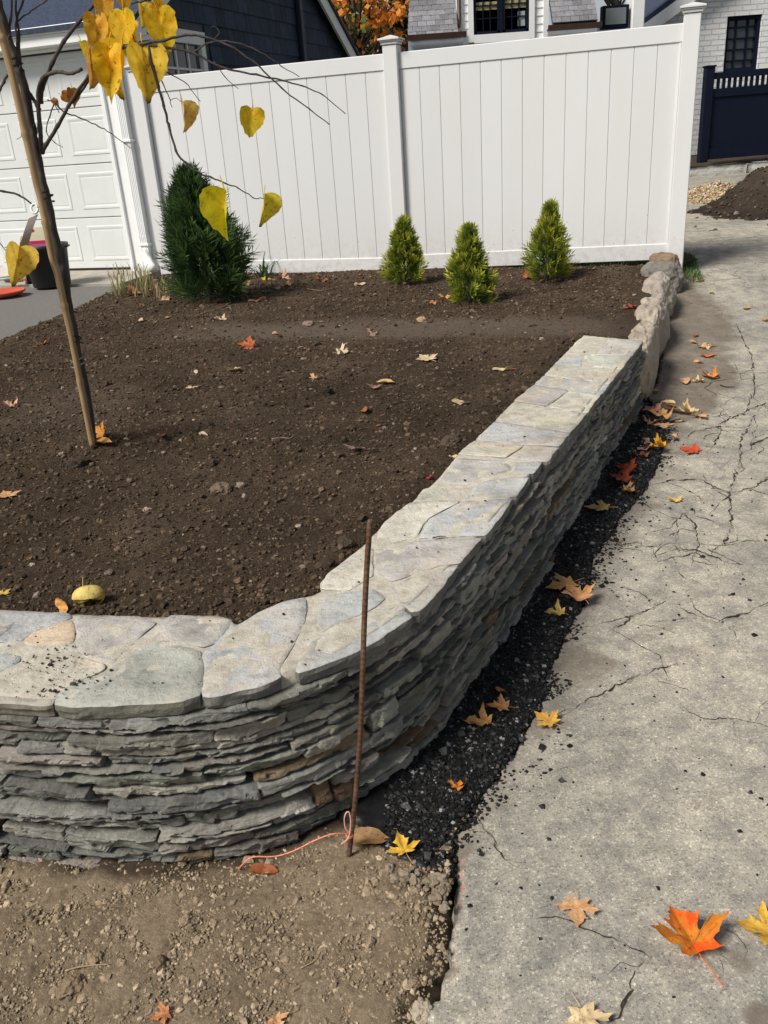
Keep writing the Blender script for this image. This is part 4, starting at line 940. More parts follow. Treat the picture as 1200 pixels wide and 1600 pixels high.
for t, sz, zc, c, lab, sd in [(0.125, (0.80, 0.20, 0.46), 0.225, PALE, 'pale rough boulder butting against the far end of the stone wall', 1.0),
                              (0.385, (0.84, 0.25, 0.40), 0.26, (0.39, 0.34, 0.28), 'longest lichen-pale boulder in the middle of the boulder row', 2.7),
                              (0.650, (0.72, 0.26, 0.34), 0.295, (0.37, 0.325, 0.275), 'pale peaked boulder just before the grey flat one', 4.4),
                              (0.865, (0.36, 0.34, 0.28), 0.355, (0.20, 0.185, 0.165), 'flat grey boulder lying between the pale and brown boulders', 6.1),
                              (0.985, (0.22, 0.25, 0.26), 0.38, (0.24, 0.17, 0.115), 'round brown boulder against the foot of the end fence post', 7.9)]:
    q = BOUL_A + bd * LB * t + np.array([0.87, -.5]) * (-0.035 + 0.05 * t); boulder((q[0], q[1], zc), sz, by, c, lab, sd)

# ------------------------------------------------------------------ vinyl fence
FEN = thing('vinyl_fence', (*(FE_P1 + FE_E * 0.05), 0.36), 'tall white vinyl privacy fence of tongue-and-groove boards behind the garden', 'fence')
e3, n3, z3 = np.array([*FE_E, 0]), np.array([*FE_N, 0]), np.array([0, 0, 1.0]); AX = np.array([e3, n3, z3])
def fpt(s, d, z): return np.array([*(FE_P1 + FE_E * s + FE_N * d), z])
for s in (-2.48, 0.05, 2.47):
    po_ = MB().box(fpt(s, 0, 1.24), (0.128, 0.128, 2.0), AX, 0.006).build('post', VINYL, FEN)
    cp = MB(); cp.box(fpt(s, 0, 2.252), (0.148, 0.148, 0.020), AX, 0.004); cp.box(fpt(s, 0, 2.270), (0.165, 0.165, 0.014), AX, 0.003)
    h = 0.094; b4 = [fpt(s - h, -h, 2.278), fpt(s + h, -h, 2.278), fpt(s + h, h, 2.278), fpt(s - h, h, 2.278)]; t4 = [p_ + z3 * 0.012 for p_ in b4]; ap_ = [fpt(s, 0, 2.318)]
    cp.add(np.array(b4 + t4 + ap_), [(3, 2, 1, 0), (0, 1, 5, 4), (1, 2, 6, 5), (2, 3, 7, 6), (3, 0, 4, 7), (4, 5, 8), (5, 6, 8), (6, 7, 8), (7, 4, 8)])
    cp.build('post_cap', VINYL, po_)
plank_me = None
for s0, s1, bt, bb in ((-2.416, -0.014, (0.500, 0.497), 0.13), (0.114, 2.406, (0.515, 0.560), 0.135)):
    for zt_, name in ((2.182, 'top'), (None, 'bottom')):
        if zt_: a, b_ = fpt(s0, 0, zt_ - 0.065), fpt(s1, 0, zt_ - 0.065); hgt = 0.130
        else: a, b_ = fpt(s0, 0, bt[0] - bb / 2), fpt(s1, 0, bt[1] - bb / 2); hgt = bb
        bv = 0.006; w2, h2 = 0.020, hgt / 2
        prof = [(-w2, -h2 + bv), (-w2 + bv, -h2), (w2 - bv, -h2), (w2, -h2 + bv), (w2, h2 - bv), (w2 - bv, h2), (-w2 + bv, h2), (-w2, h2 - bv)]
        MB().prism(prof, a, b_, n3, z3).build('rail', VINYL, FEN)
    n_ = 13; wd = (s1 - s0) / n_
    for k in range(n_):
        c = fpt(s0 + (k + 0.5) * wd, 0, 1.27); bv = 0.0045; w2 = wd / 2 - 0.0006; t2 = 0.0105
        prof = [(-w2, -t2 + bv), (-w2 + bv, -t2), (w2 - bv, -t2), (w2, -t2 + bv), (w2, t2), (-w2, t2)]
        MB().prism(prof, c - z3 * 0.82, c + z3 * 0.83, e3, n3).build('plank', VINYL, FEN)
    for s in (s0 + 0.012, s1 - 0.012):
        MB().box(fpt(s, 0, 1.28), (0.022, 0.034, 1.54), AX, 0.004).build('edge_channel', VINYL, FEN)

# ------------------------------------------------------------------ garage
GAR = thing('garage', (*(FE_P1 + FE_E * -4.5 + FE_N * 0.3), 0.36), 'navy shingled garage with white trim and white panelled door', 'garage')
D0 = 0.30
def gpt(s, d, z): return np.array([*(FE_P1 + FE_E * s + FE_N * (D0 + d)), z])
SL, SR = -8.2, -2.62; DL, DR = -5.56, -3.10
# front wall pieces and side wall
MB().box(gpt((SL + DL) / 2, 0.11, 1.45), (DL - SL - 0.01, 0.18, 2.4), AX).build('front_wall', NAVYP, GAR)
MB().box(gpt((SL + SR) / 2, 0.12, 2.66), (SR - SL - 0.02, 0.16, 0.30), AX).build('front_wall', NAVYP, GAR)
RZ = 0.60; HALF = 2.85; EZ = 2.80
wall = [gpt(SR - 0.02, 0.06, 0.3), gpt(SR - 0.02, 2 * HALF - 0.06, 0.3), gpt(SR - 0.02, 2 * HALF - 0.06, EZ - 0.1), gpt(SR - 0.02, HALF, EZ + RZ * HALF - 0.12), gpt(SR - 0.02, 0.06, EZ - 0.1)]
MB().add(wall + [p_ - e3 * 0.15 for p_ in wall], [(0, 1, 2, 3, 4), (9, 8, 7, 6, 5), (0, 5, 6, 1), (1, 6, 7, 2), (2, 7, 8, 3), (3, 8, 9, 4), (4, 9, 5, 0)]).build('side_wall', NAVYP, GAR)
# roof with front and back slopes
for sgn in (0, 1):
    d0_, d1_ = (-0.22, HALF) if not sgn else (2 * HALF + 0.22, HALF)
    zf = EZ - 0.22 * RZ
    P_ = [gpt(SL - .2, d0_, zf), gpt(SR + 0.16, d0_, zf), gpt(SR + 0.16, d1_, EZ + RZ * HALF), gpt(SL - .2, d1_, EZ + RZ * HALF)]
    mb = MB(); mb.add(P_ + [p_ + z3 * 0.045 for p_ in P_], [(3, 2, 1, 0), (4, 5, 6, 7), (0, 1, 5, 4), (1, 2, 6, 5), (2, 3, 7, 6), (3, 0, 4, 7)]); rf = mb.build('roof', ROOFD, GAR)
    P2 = [gpt(SR + 0.135, d0_, zf - 0.004), gpt(SR + 0.135, d1_, EZ + RZ * HALF - 0.004)]
    mb = MB(); q = [P2[0], P2[1], P2[1] - z3 * 0.19, P2[0] - z3 * 0.19]; mb.add(q + [p_ - e3 * 0.035 for p_ in q], [(0, 1, 2, 3), (7, 6, 5, 4), (0, 4, 5, 1), (1, 5, 6, 2), (2, 6, 7, 3), (3, 7, 4, 0)]); mb.build('rake_board', WHITE, rf)
# fascia and crown on the front eave
for d, h, zc in ((-0.155, 0.10, 2.605), (-0.175, 0.035, 2.672), (-0.19, 0.03, 2.706), (-0.05, 0.05, 2.55)):
    MB().box(gpt((SL + SR) / 2 + 0.06, d + 0.06, zc), (SR - SL + 0.16, 0.10 - d * 0.4, h), AX, 0.006).build('fascia', WHITE, GAR)
MB().box(gpt((DR + SR) / 2 + 0.02, 0.035, 1.45), (SR - DR + 0.0, 0.13, 2.16), AX, 0.005).build('corner_board', WHITE, GAR)
MB().box(gpt(DL - 0.12, 0.035, 1.45), (0.22, 0.13, 2.16), AX, 0.005).build('corner_board', WHITE, GAR)
MB().box(gpt(DR + 0.015, -0.045, 1.44), (0.045, 0.03, 2.14), AX, 0.004).build('door_trim', WHITE, GAR)
# overhead door: four sections with raised panels
DOOR = MB().box(gpt((DL + DR) / 2, 0.10, 1.45), (DR - DL, 0.03, 2.16), AX).build('garage_door', DOORW, GAR)
sech = 0.535; z0 = 0.40
for r_ in range(4):
    zc = z0 + sech * (r_ + 0.5)
    MB().box(gpt((DL + DR) / 2, 0.072, zc), (DR - DL - 0.006, 0.030, sech - 0.009), AX, 0.004).build('door_section', DOORW, DOOR)
    for k in range(4):
        pw = (DR - DL) / 4; sc_ = DL + pw * (k + 0.5); w2, h2 = pw / 2 - 0.065, sech / 2 - 0.085
        mb = MB()
        # sunk moulding ring and a raised field
        ou = [gpt(sc_ + a * w2, 0.0565, zc + b_ * h2) for a, b_ in ((-1, -1), (1, -1), (1, 1), (-1, 1))]; i1 = [gpt(sc_ + a * (w2 - 0.006), 0.0515, zc + b_ * (h2 - 0.006)) for a, b_ in ((-1, -1), (1, -1), (1, 1), (-1, 1))]
        i2 = [gpt(sc_ + a * (w2 - 0.022), 0.0515, zc + b_ * (h2 - 0.022)) for a, b_ in ((-1, -1), (1, -1), (1, 1), (-1, 1))]; i3 = [gpt(sc_ + a * (w2 - 0.045), 0.0565, zc + b_ * (h2 - 0.045)) for a, b_ in ((-1, -1), (1, -1), (1, 1), (-1, 1))]; i4 = [gpt(sc_ + a * (w2 - 0.055), 0.0545, zc + b_ * (h2 - 0.055)) for a, b_ in ((-1, -1), (1, -1), (1, 1), (-1, 1))]
        vv_ = ou + i1 + i2 + i3 + i4; F = []
        for q in range(4): F += [(q * 4 + i, q * 4 + (i + 1) % 4, (q + 1) * 4 + (i + 1) % 4, (q + 1) * 4 + i) for i in range(4)]
        F += [(16, 17, 18, 19)]
        mb.add(vv_, F).build('raised_panel', DOORW, DOOR)
MB().box(gpt((DL + DR) / 2, 0.07, 0.392), (DR - DL, 0.04, 0.02), AX).build('door_seal', BLACKPL, DOOR)
# shingles on the side wall
sh_me = {}
g = np.random.default_rng(77)
for r_ in range(9):
    zb = 2.02 + 0.19 * r_; a = 0.09 - g.uniform(0, 0.1)
    while a < 2 * HALF - 0.1:
        wd = g.choice([0.13, 0.17, 0.21, 0.26]); a1 = min(a + wd, 2 * HALF - 0.08); a0_ = max(a, 0.08); mid = (a0_ + a1) / 2
        top_lim = EZ - 0.16 + RZ * (HALF - abs(mid - HALF))
        win = (0.30 < a1 and a0_ < 1.32 and zb < 2.74) or (2.45 < a1 and a0_ < 3.2 and zb < 2.36)
        if a1 - a0_ > 0.04 and zb < top_lim and not win:
            zt_ = min(zb + 0.21, top_lim + 0.08); w_ = a1 - a0_ - 0.006
            pr = [(0.004, zb), (0.022, zb), (0.022, zb + 0.01), (0.006, zt_), (0.0, zt_)]
            mb = MB(); p0 = gpt(SR - 0.02, a0_, 0); p1 = gpt(SR - 0.02, a0_ + w_, 0)
            mb.prism(pr, p0, p1, e3, z3); t_ = g.uniform(0.75, 1.35)
            mb.build('shingle', NAVY, GAR, color=(0.027 * t_, 0.040 * t_, 0.072 * t_))
        a += wd
# side windows
def side_window(a0_, a1, zb, zt_, cols, rows):
    wf = MB()
    for aa, bb_, zz0, zz1 in ((a0_, a0_ + .09, zb, zt_), (a1 - .09, a1, zb, zt_), (a0_ + .09, a1 - .09, zt_ - .08, zt_), (a0_ + .09, a1 - .09, zb, zb + .09), (a0_ - .02, a1 + .02, zt_, zt_ + .05)):
        wf.box(gpt(SR + 0.005, (aa + bb_) / 2, (zz0 + zz1) / 2), (0.07, bb_ - aa, zz1 - zz0), AX, 0.004)
    W = wf.build('window', WHITE, GAR)
    MB().box(gpt(SR - 0.012, (a0_ + a1) / 2, (zb + zt_) / 2), (0.01, a1 - a0_ - 0.1, zt_ - zb - 0.1), AX).build('pane', GLASS, W)
    mu = MB()
    for i in range(1, cols): mu.box(gpt(SR + 0.002, a0_ + .09 + (a1 - a0_ - .18) * i / cols, (zb + zt_) / 2), (0.02, 0.022, zt_ - zb - .1), AX)
    for i in range(1, rows): mu.box(gpt(SR + 0.003, (a0_ + a1) / 2, zb + .09 + (zt_ - zb - .17) * i / rows), (0.018, a1 - a0_ - .1, 0.022), AX)
    mu.build('muntins', WHITE, W)
side_window(0.34, 1.28, 1.75, 2.64, 3, 3)
side_window(2.50, 3.15, 1.75, 2.34, 2, 3)
for a in (0.02, 3.98):
    DS = thing('downspout', (*gpt(SR + 0.04, a, 0)[:2], 0.36), 'dark navy downspout at the front corner of the garage' if a < 1 else 'dark navy downspout far along the garage side wall', 'downspout', 'navy downspouts on the garage side')
    MB().box(gpt(SR + 0.045, a, 1.55 + (0.7 if a > 1 else 0)), (0.07, 0.10, 2.35 + (1.4 if a > 1 else 0)), AX, 0.012).build('pipe', NAVYP, DS)
    MB().box(gpt(SR + 0.045, a, 2.3), (0.078, 0.114, 0.03), AX).build('strap', NAVYP, DS)
# white front downspout
WD = thing('downspout', (*gpt(-2.86, -0.08, 0)[:2], 0.40), 'white fluted downspout with elbow on the white garage corner', 'downspout')
pr = []
for i in range(14):
    a = i / 13; pr.append((-0.042 + 0.084 * a, -0.030 - (0.006 if i % 3 == 1 else 0)))
pr += [(0.042, 0.03), (-0.042, 0.03)]
MB().prism(pr, gpt(-2.86, -0.07, 0.58), gpt(-2.86, -0.07, 2.54), e3, n3).build('pipe', WHITE, WD)
MB().prism([(a * 1.06, b_ * 1.1) for a, b_ in pr], gpt(-2.86, -0.07, 0.63), gpt(-2.86, -0.07, 0.74), e3, n3).build('sleeve', WHITE, WD)
el = [gpt(-2.86, -0.07, 0.62), gpt(-2.86, -0.075, 0.54), gpt(-2.84, -0.10, 0.49), gpt(-2.78, -0.17, 0.455), gpt(-2.70, -0.26, 0.43)]
MB().tube(spline3(el, 5), 0.045, 10).build('elbow', WHITE, WD, smooth=True)
for zc in (0.655, 1.66): MB().box(gpt(-2.86, -0.075, zc), (0.12, 0.085, 0.022), AX, 0.003).build('strap', WHITE, WD)
mb = MB()
for k in range(14):
    zc = 0.74 + 0.043 * k + g.normal(0, .008); mb.box(gpt(-2.935 + g.normal(0, .003), -0.034, zc), (0.014 * g.uniform(.4, 1), 0.006, 0.03 * g.uniform(.3, 1)), AX)
o = mb.build('paint_chips', DEADW, GAR, color=(0.05, 0.045, 0.04)); o['kind'] = 'stuff'

# ------------------------------------------------------------------ conifers
def spray_batch(pos, direc, side, length, width, nb, c_base, c_tip, seed, droop=0.15):
    """flat fans of scale foliage: every fan is a stem with opposite branchlets made of thin blades"""
    gg = np.random.default_rng(seed); n = len(pos); V = []; F = []; C = []; base = 0
    nrm = np.cross(direc, side); blades = []
    ks = np.linspace(0.12, 1.0, nb)
    for k in ks:
        for sg in ((-1, 1) if k < 0.97 else (0,)):
            blades.append((k, sg))
    for k, sg in blades:
        jit = gg.normal(0, 0.14, (n, 1)); l_ = length[:, None] * (0.50 * (1 - 0.55 * k) + 0.10) * (0.8 + 0.4 * gg.random((n, 1)))
        d_ = direc * 0.86 + side * sg * (0.72 + jit) + nrm * gg.normal(0, 0.16, (n, 1)); d_ /= np.linalg.norm(d_, axis=1)[:, None]
        o_ = pos + direc * (length[:, None] * k * 0.8) - np.array([0, 0, 1.0]) * (droop * length[:, None] * k * k)
        s_ = np.cross(d_, nrm + gg.normal(0, 0.25, (n, 3))); s_ /= np.linalg.norm(s_, axis=1)[:, None]; w_ = width[:, None]
        a = o_; b_ = o_ + d_ * l_ * 0.45 + s_ * w_; c_ = o_ + d_ * l_; e_ = o_ + d_ * l_ * 0.45 - s_ * w_
        V.append(np.stack([a, b_, c_, e_], 1)); t1 = np.clip(k * 0.75, 0, 1)
        rv = (0.75 + 0.5 * gg.random((n, 1)))
        cb = (c_base * (1 - t1 * 0.6) + c_tip * t1 * 0.6) * rv; ct = (c_base * (1 - k) + c_tip * k) * rv
        C.append(np.stack([cb, 0.5 * (cb + ct), ct, 0.5 * (cb + ct)], 1))
    V = np.stack(V, 1).reshape(-1, 3); C = np.stack(C, 1).reshape(-1, 3); F = np.arange(len(V)).reshape(-1, 4)
    return V, F, C
def conifer(name, base, h, rad, n, seed, dark, tip, label, lean=(0, 0), spr=0.16, wid=0.0045, group=None, profile=None, holes=0.0):
    T = thing(name, base, label, 'evergreen shrub', group); gg = np.random.default_rng(seed)
    t = gg.random(n) ** 0.8; ph = gg.uniform(0, 2 * math.pi, n)
    prof = profile or (lambda t: np.clip((0.35 + 1.35 * t / 0.30) * (t < 0.30) + (1.0 - ((t - 0.30) / 0.70) ** 1.25) * (t >= 0.30), 0, None) * np.where(t < 0.30, 0.62, 1.0))
    lob = 1 + 0.48 * fbm(np.cos(ph) * 1.5 + seed, np.sin(ph) * 1.5, t * 4.5, 3, 400)
    rr = rad * prof(t) * lob; inner = np.where(gg.random(n) < 0.72, gg.uniform(0.55, 0.9, n), gg.uniform(0.1, 0.55, n))
    if holes:
        hv = fbm(np.cos(ph) * 2.2 + seed * 2, np.sin(ph) * 2.2, t * 5, 2, 401); inner = np.where(hv < -holes, inner * 0.55, inner)
    out = np.stack([np.cos(ph), np.sin(ph), np.zeros(n)], 1)
    pos = np.asarray(base) + out * (rr * inner)[:, None] + np.stack([lean[0] * t, lean[1] * t, t * h * 0.93], 1)
    up = np.array([0, 0, 1.0]); ow = (0.75 * (1 - t) + 0.12)[:, None]
    d = up * (0.80 + 0.3 * t[:, None]) + out * ow + gg.normal(0, 0.22, (n, 3)); d /= np.linalg.norm(d, axis=1)[:, None]
    sd = np.cross(d, np.stack([-np.sin(ph), np.cos(ph), np.zeros(n)], 1) + gg.normal(0, 0.7, (n, 3))); sd /= np.linalg.norm(sd, axis=1)[:, None]
    ln = spr * (0.65 + 0.6 * gg.random(n)) * (1.05 - 0.35 * t); wd = wid * (0.8 + 0.4 * gg.random(n))
    mixv = np.clip((inner - 0.35) * 1.6 + 0.35 * gg.normal(0, 1, n) * 0.4, 0, 1)[:, None]
    tipc = np.array(dark) * (1 - mixv) + np.array(tip) * mixv
    V, F, C = spray_batch(pos, d, sd, ln, wd, 8, np.array(dark)[None] * np.ones((n, 1)), tipc, seed + 1)
    obj('foliage', V, F, FOL, T, col=np.clip(C, 0.003, 1))
    tr = MB(); b_ = np.asarray(base, float); tr.tube(np.array([b_ - (0, 0, 0.04), b_ + (lean[0] * .3, lean[1] * .3, h * 0.3), b_ + (lean[0] * .8, lean[1] * .8, h * 0.8)]), [0.018 * h / 0.5, 0.012 * h / 0.5, 0.004], 8)
    tr.build('trunk', BARK, T, smooth=True); return T
gnd = lambda px, py: on_ground(px, py, zsoil, 0.4)
b = gnd(332, 468); b[2] -= 0.01
big_prof = lambda t: np.where(t < 0.35, 0.62 + 0.38 * np.sin(t / 0.35 * math.pi / 2), np.clip(1 - ((t - 0.35) / 0.68) ** 1.7, 0.02, 1))
conifer('arborvitae', b, 0.97, 0.265, 1250, 21, (0.028, 0.058, 0.022), (0.16, 0.27, 0.07), 'tall dark green arborvitae by the fence corner and downspout', (-0.06, 0), 0.27, 0.0044, profile=big_prof, holes=0.12)
sm_prof = lambda t: np.where(t < 0.28, 0.82 + 0.18 * np.sin(t / 0.28 * math.pi / 2), np.clip(1 - ((t - 0.28) / 0.74) ** 1.15, 0.03, 1))
for (px, py, ht, rd, sd, lab, ln_) in [(632, 443, 0.51, 0.112, 31, 'small bushy golden-green arborvitae left of the three in front of the middle post', (0.02, 0)),
                                  (735, 474, 0.52, 0.128, 47, 'small golden-green arborvitae standing nearest, middle of the three', (0.0, 0)),
                                  (853, 437, 0.57, 0.120, 55, 'small arborvitae with a bent tip, right of the three by the heaped soil', (0.03, 0))]:
    b = gnd(px, py); b[2] -= 0.01
    conifer('arborvitae', b, ht, rd, 430, sd, (0.085, 0.14, 0.025), (0.78, 0.76, 0.07), lab, ln_, 0.145, 0.0044, 'small golden arborvitae in front of the fence', sm_prof)

# ------------------------------------------------------------------ leaves
MAPLE_H = [(0, -.30), (.10, -.33), (.24, -.38), (.46, -.40), (.41, -.29), (.36, -.17), (.52, -.13), (.60, -.03), (.72, .02), (.92, .12), (.74, .17), (.66, .22), (.63, .33), (.50, .27), (.36, .20), (.22, .14), (.26, .28), (.30, .38), (.43, .49), (.28, .53), (.21, .64), (.10, .78), (0, .98)]
HEART_H = [(0, 0.0), (.06, .035), (.16, .07), (.29, .06), (.40, -.01), (.465, -.13), (.475, -.28), (.44, -.45), (.36, -.61), (.24, -.76), (.11, -.90), (0, -1.02)]
OVAL_H = [(0, .62), (.12, .55), (.25, .40), (.31, .20), (.33, 0), (.30, -.2), (.22, -.4), (.12, -.55), (0, -.66)]
def leaf_mesh(name, half, curl=0.2, fold=0.2, wav=0.05, stem=0.5, stem_dir=-1, seed=0, tip=False, roll=0.0, sxy=(1, 1), mat=None):
    gg = np.random.default_rng(seed)
    R = np.array(half, float); Lh = R[::-1][1:-1].copy(); Lh[:, 0] *= -1; O = np.vstack([R, Lh]); dense = []
    for i in range(len(O)):
        a, b_ = O[i], O[(i + 1) % len(O)]; dense += [a, (a + b_) / 2 + gg.normal(0, 0.008, 2)]
    O = np.array(dense); O = O * (1 + 0.05 * gg.normal(0, 1, (len(O), 1)) * 0.5); n = len(O); cen = np.array([0, float(np.mean(R[:, 1])) * 0.6 + 0.0]); cen = np.array([0, -0.05 if half is MAPLE_H else (-0.35 if half is HEART_H else 0)])
    rings = [cen + (O - cen) * t for t in (1.0, 0.80, 0.58, 0.36, 0.16)]; Q = np.vstack(rings + [cen[None]])
    Q = Q * np.array(sxy)
    x, y = Q[:, 0], Q[:, 1]; r = np.hypot(x, y - cen[1]); sid = gg.uniform(0, 9)
    z = fold * np.abs(x) + curl * (r ** 2) * (0.6 + 0.5 * np.sin(2 * np.arctan2(y, x) + sid)) + wav * fbm(x * 3 + sid, y * 3, 0, 2, 500 + seed) + 0.02 * fbm(x * 9 + sid, y * 9, 0, 2, 501)
    if half is HEART_H: z = z - 0.28 * (y + 0.35) ** 2 * gg.uniform(0.3, 1.3) + 0.10 * np.sin(y * 3 + sid) * x
    X_ = x.copy()
    if roll:         # roll across the midrib into a partly closed tube
        ang = x * roll; rad_ = 1.0 / roll; X_ = rad_ * np.sin(ang); z = z * 0.3 + rad_ * (1 - np.cos(ang))
    V = np.column_stack([X_, y, z]); F = []
    for q in range(4): F += [(q * n + i, (q + 1) * n + i, (q + 1) * n + (i + 1) % n, q * n + (i + 1) % n) for i in range(n)]
    F += [(4 * n + i, 5 * n, 4 * n + (i + 1) % n) for i in range(n)]
    ang = np.arctan2(y - cen[1], x); va = np.array([math.pi / 2, 0.35, math.pi - 0.35, -0.9, math.pi + 0.9 - 2 * math.pi]) if half is MAPLE_H else np.array([-math.pi / 2, 0.9, math.pi - .9, -.5, -math.pi + .5])
    dv = np.min(np.abs(((ang[:, None] - va + math.pi) % (2 * math.pi)) - math.pi), 1); vein = (dv < 0.12).astype(float); vein[-1] = 1
    tp = np.zeros(len(V))
    if tip: tp = smooth01(-0.88, -1.0, y)
    if stem:
        y0 = float(R[0, 1]) * sxy[1]; m_ = MB(); sx = gg.normal(0, 0.10)
        pts = spline3([(0, y0 + 0.05 * -stem_dir, 0.0 + float(z[0]) * 0.3), (sx * 0.4, y0 + stem_dir * stem * 0.5, 0.03), (sx, y0 + stem_dir * stem, 0.02)], 4)
        m_.tube(pts, 0.013, 5); sv = np.vstack(m_.v); F += [tuple(i + len(V) for i in q) for q in m_.f]; V = np.vstack([V, sv]); vein = np.concatenate([vein, np.zeros(len(sv))]); tp = np.concatenate([tp, np.zeros(len(sv))])
    me = make_mesh(name, V, F, True, attrs={'vein': vein, 'tip': tp}); me.materials.append(mat or LEAF); return me
LM = {}
for k in range(5): LM[('maple', k)] = leaf_mesh('maple_leaf', MAPLE_H, [0.10, 0.25, -0.2, 0.35, 0.15][k], [0.05, 0.15, 0.3, 0.1, 0.5][k], [0.05, .12, .1, .15, .1][k], [0.6, 0.5, 0.35, 0.7, 0.8][k], seed=k)
for k in range(3): LM[('curl', k)] = leaf_mesh('curled_leaf', MAPLE_H, [0.5, 0.7, 0.4][k], [0.5, 0.7, 0.3][k], 0.25, 0.4, seed=10 + k, roll=[1.6, 2.3, 0][k])
for k in range(3): LM[('scrap', k)] = leaf_mesh('leaf_scrap', OVAL_H, 0.4, [0.2, 0.4, 0.1][k], 0.2, 0, seed=20 + k, roll=[0, 2.0, 3.0][k])
for k in range(2): LM[('heart', k)] = leaf_mesh('heart_leaf', HEART_H, 0.15, 0.2, 0.08, 0.5, 1, seed=30 + k, sxy=(1, 1), roll=[0, 2.6][k])
def zd2(x, y): return zdrive(x, y) + 0.012 * fbm(np.asarray(x) * 1.7, np.asarray(y) * 1.7, 0, 3, 21)
def zstrip(x, y): return zdrive(x, y) + 0.022
def fallen(px, py, size, kind, col, label, where='s', yaw=None, tilt=0.25, lift=0.004, spots=0.0, group=None, cat='leaf', name='fallen_leaf'):
    fn = {'s': zsoil, 'd': zd2, 't': zstrip, 'b': zsand}[where]; p = on_ground(px, py, fn, {'s': 0.4, 'd': 0.05, 't': 0.05, 'b': 0.0}[where])
    me = LM[kind]; o = bpy.data.objects.new(name, me); COL.objects.link(o)
    sc = size / FPX * depth(p) / (1.25 if kind[0] != 'scrap' else 1.0)
    yaw = random.uniform(0, 6.28) if yaw is None else yaw
    tx, ty = random.gauss(0, tilt * 0.5), random.gauss(0, tilt * 0.5)
    o.rotation_euler = (tx, ty, yaw); o.scale = (sc, sc, sc)
    lo = 0.16 if kind[0] in ('maple',) else 0.06
    o.location = (p[0], p[1], p[2] + lift + lo * sc * 0.5)
    o.color = (*col, 1.0 - spots)
    return tag(o, label, cat, group or 'fallen autumn leaves')
YEL, PEACH, TANL, ORG, RED, BRN, CRM, DKR, PNK = (0.66, 0.42, 0.07), (0.66, 0.40, 0.22), (0.48, 0.31, 0.17), (0.62, 0.22, 0.035), (0.55, 0.09, 0.04), (0.22, 0.11, 0.05), (0.68, 0.56, 0.36), (0.24, 0.045, 0.02), (0.55, 0.30, 0.24)
A = fallen
# --- on the driveway and black strip
A(902, 1421, 50, ('maple', 0), PEACH, 'flat peach maple leaf lying left of the big orange-red leaf', 'd', 2.9, 0.1)
A(1080, 1482, 92, ('maple', 4), (0.66, 0.24, 0.03), 'big spotted orange-red maple leaf with upright stalk on the driveway', 'd', 0.15, 0.1, 0.01, spots=0.9)
A(1198, 1458, 62, ('maple', 1), YEL, 'yellow maple leaf cut off by the right edge of the photo', 'd', 1.2, 0.1)
A(915, 1597, 62, ('maple', 3), CRM, 'pale cream maple leaf at the bottom edge of the driveway', 'd', 3.3, 0.1)
A(858, 1133, 38, ('maple', 0), (0.70, 0.42, 0.09), 'yellow-orange maple leaf on the boundary of black strip and driveway', 'd', 0.7, 0.1, 0.012)
A(785, 1109, 34, ('maple', 1), (0.42, 0.22, 0.10), 'dull tan maple leaf above the folded one on the black strip', 't', 1.4, 0.1, 0.008)
A(754, 1133, 40, ('curl', 2), (0.45, 0.26, 0.10), 'folded tan leaf nearest the wall on the black strip', 't', 1.2, 0.15, 0.008)
A(783, 1081, 18, ('scrap', 0), (0.38, 0.20, 0.09), 'tiny brown leaf scrap topmost of the trio on the black strip', 't')
A(715, 1232, 22, ('curl', 2), ORG, 'tiny orange leaf alone low on the black strip', 't')
A(632, 1335, 40, ('maple', 3), (0.74, 0.48, 0.07), 'bright yellow star-shaped maple leaf near the rebar foot', 't', 0.3, 0.15, 0.012)
A(575, 1320, 54, ('scrap', 1), (0.36, 0.22, 0.11), 'big curled dry brown leaf leaning beside the rebar foot', 'b', 1.5, 0.2, 0.016)
A(410, 1364, 38, ('scrap', 2), (0.34, 0.11, 0.04), 'rust-brown rolled leaf below the orange string on sandy soil', 'b', 1.4, 0.1, 0.004)
A(257, 1588, 30, ('maple', 2), (0.55, 0.25, 0.12), 'orange-tan leaf at the bottom edge of the sandy bed', 'b')
A(432, 1597, 30, ('maple', 1), PEACH, 'peach leaf tip at the bottom edge right of the orange-tan one', 'b')
A(885, 918, 46, ('maple', 0), (0.56, 0.34, 0.15), 'tan maple leaf overlapping its peach neighbour at the strip edge', 't', 1.8, 0.1, 0.01)
A(905, 937, 46, ('maple', 1), (0.66, 0.36, 0.17), 'peach maple leaf just below the overlapping tan one', 't', 0.4, 0.1, 0.012)
A(873, 962, 28, ('curl', 2), (0.68, 0.50, 0.16), 'small pale yellow leaf below the overlapping pair', 't', 1.3, 0.1, 0.01)
A(940, 798, 36, ('maple', 0), (0.60, 0.46, 0.17), 'single dull yellow maple leaf midway on the black strip', 't', 1.2, 0.1, 0.01)
A(1055, 784, 22, ('maple', 1), (0.70, 0.50, 0.20), 'small pale yellow leaf by itself on the driveway', 'd', 0.4)
A(1083, 706, 30, ('maple', 0), (0.58, 0.10, 0.05), 'clear red maple leaf lying flat on the driveway', 'd', 0.9, 0.1)
A(1031, 703, 32, ('curl', 0), (0.70, 0.36, 0.03), 'orange-yellow curled leaf right of the brown pair', 't', 1.4, 0.15, 0.012)
A(1001, 713, 26, ('curl', 2), (0.25, 0.13, 0.07), 'brown leaf left of the orange-yellow curled leaf', 't')
A(1006, 703, 20, ('scrap', 0), PNK, 'pinkish scrap behind the brown leaf on the strip', 't')
A(1008, 692, 18, ('scrap', 0), TANL, 'thin tan leaf lying alone above the orange-yellow curl', 't')
A(967, 731, 18, ('scrap', 1), (0.26, 0.12, 0.06), 'brown rolled scrap above the dark red leaf', 't')
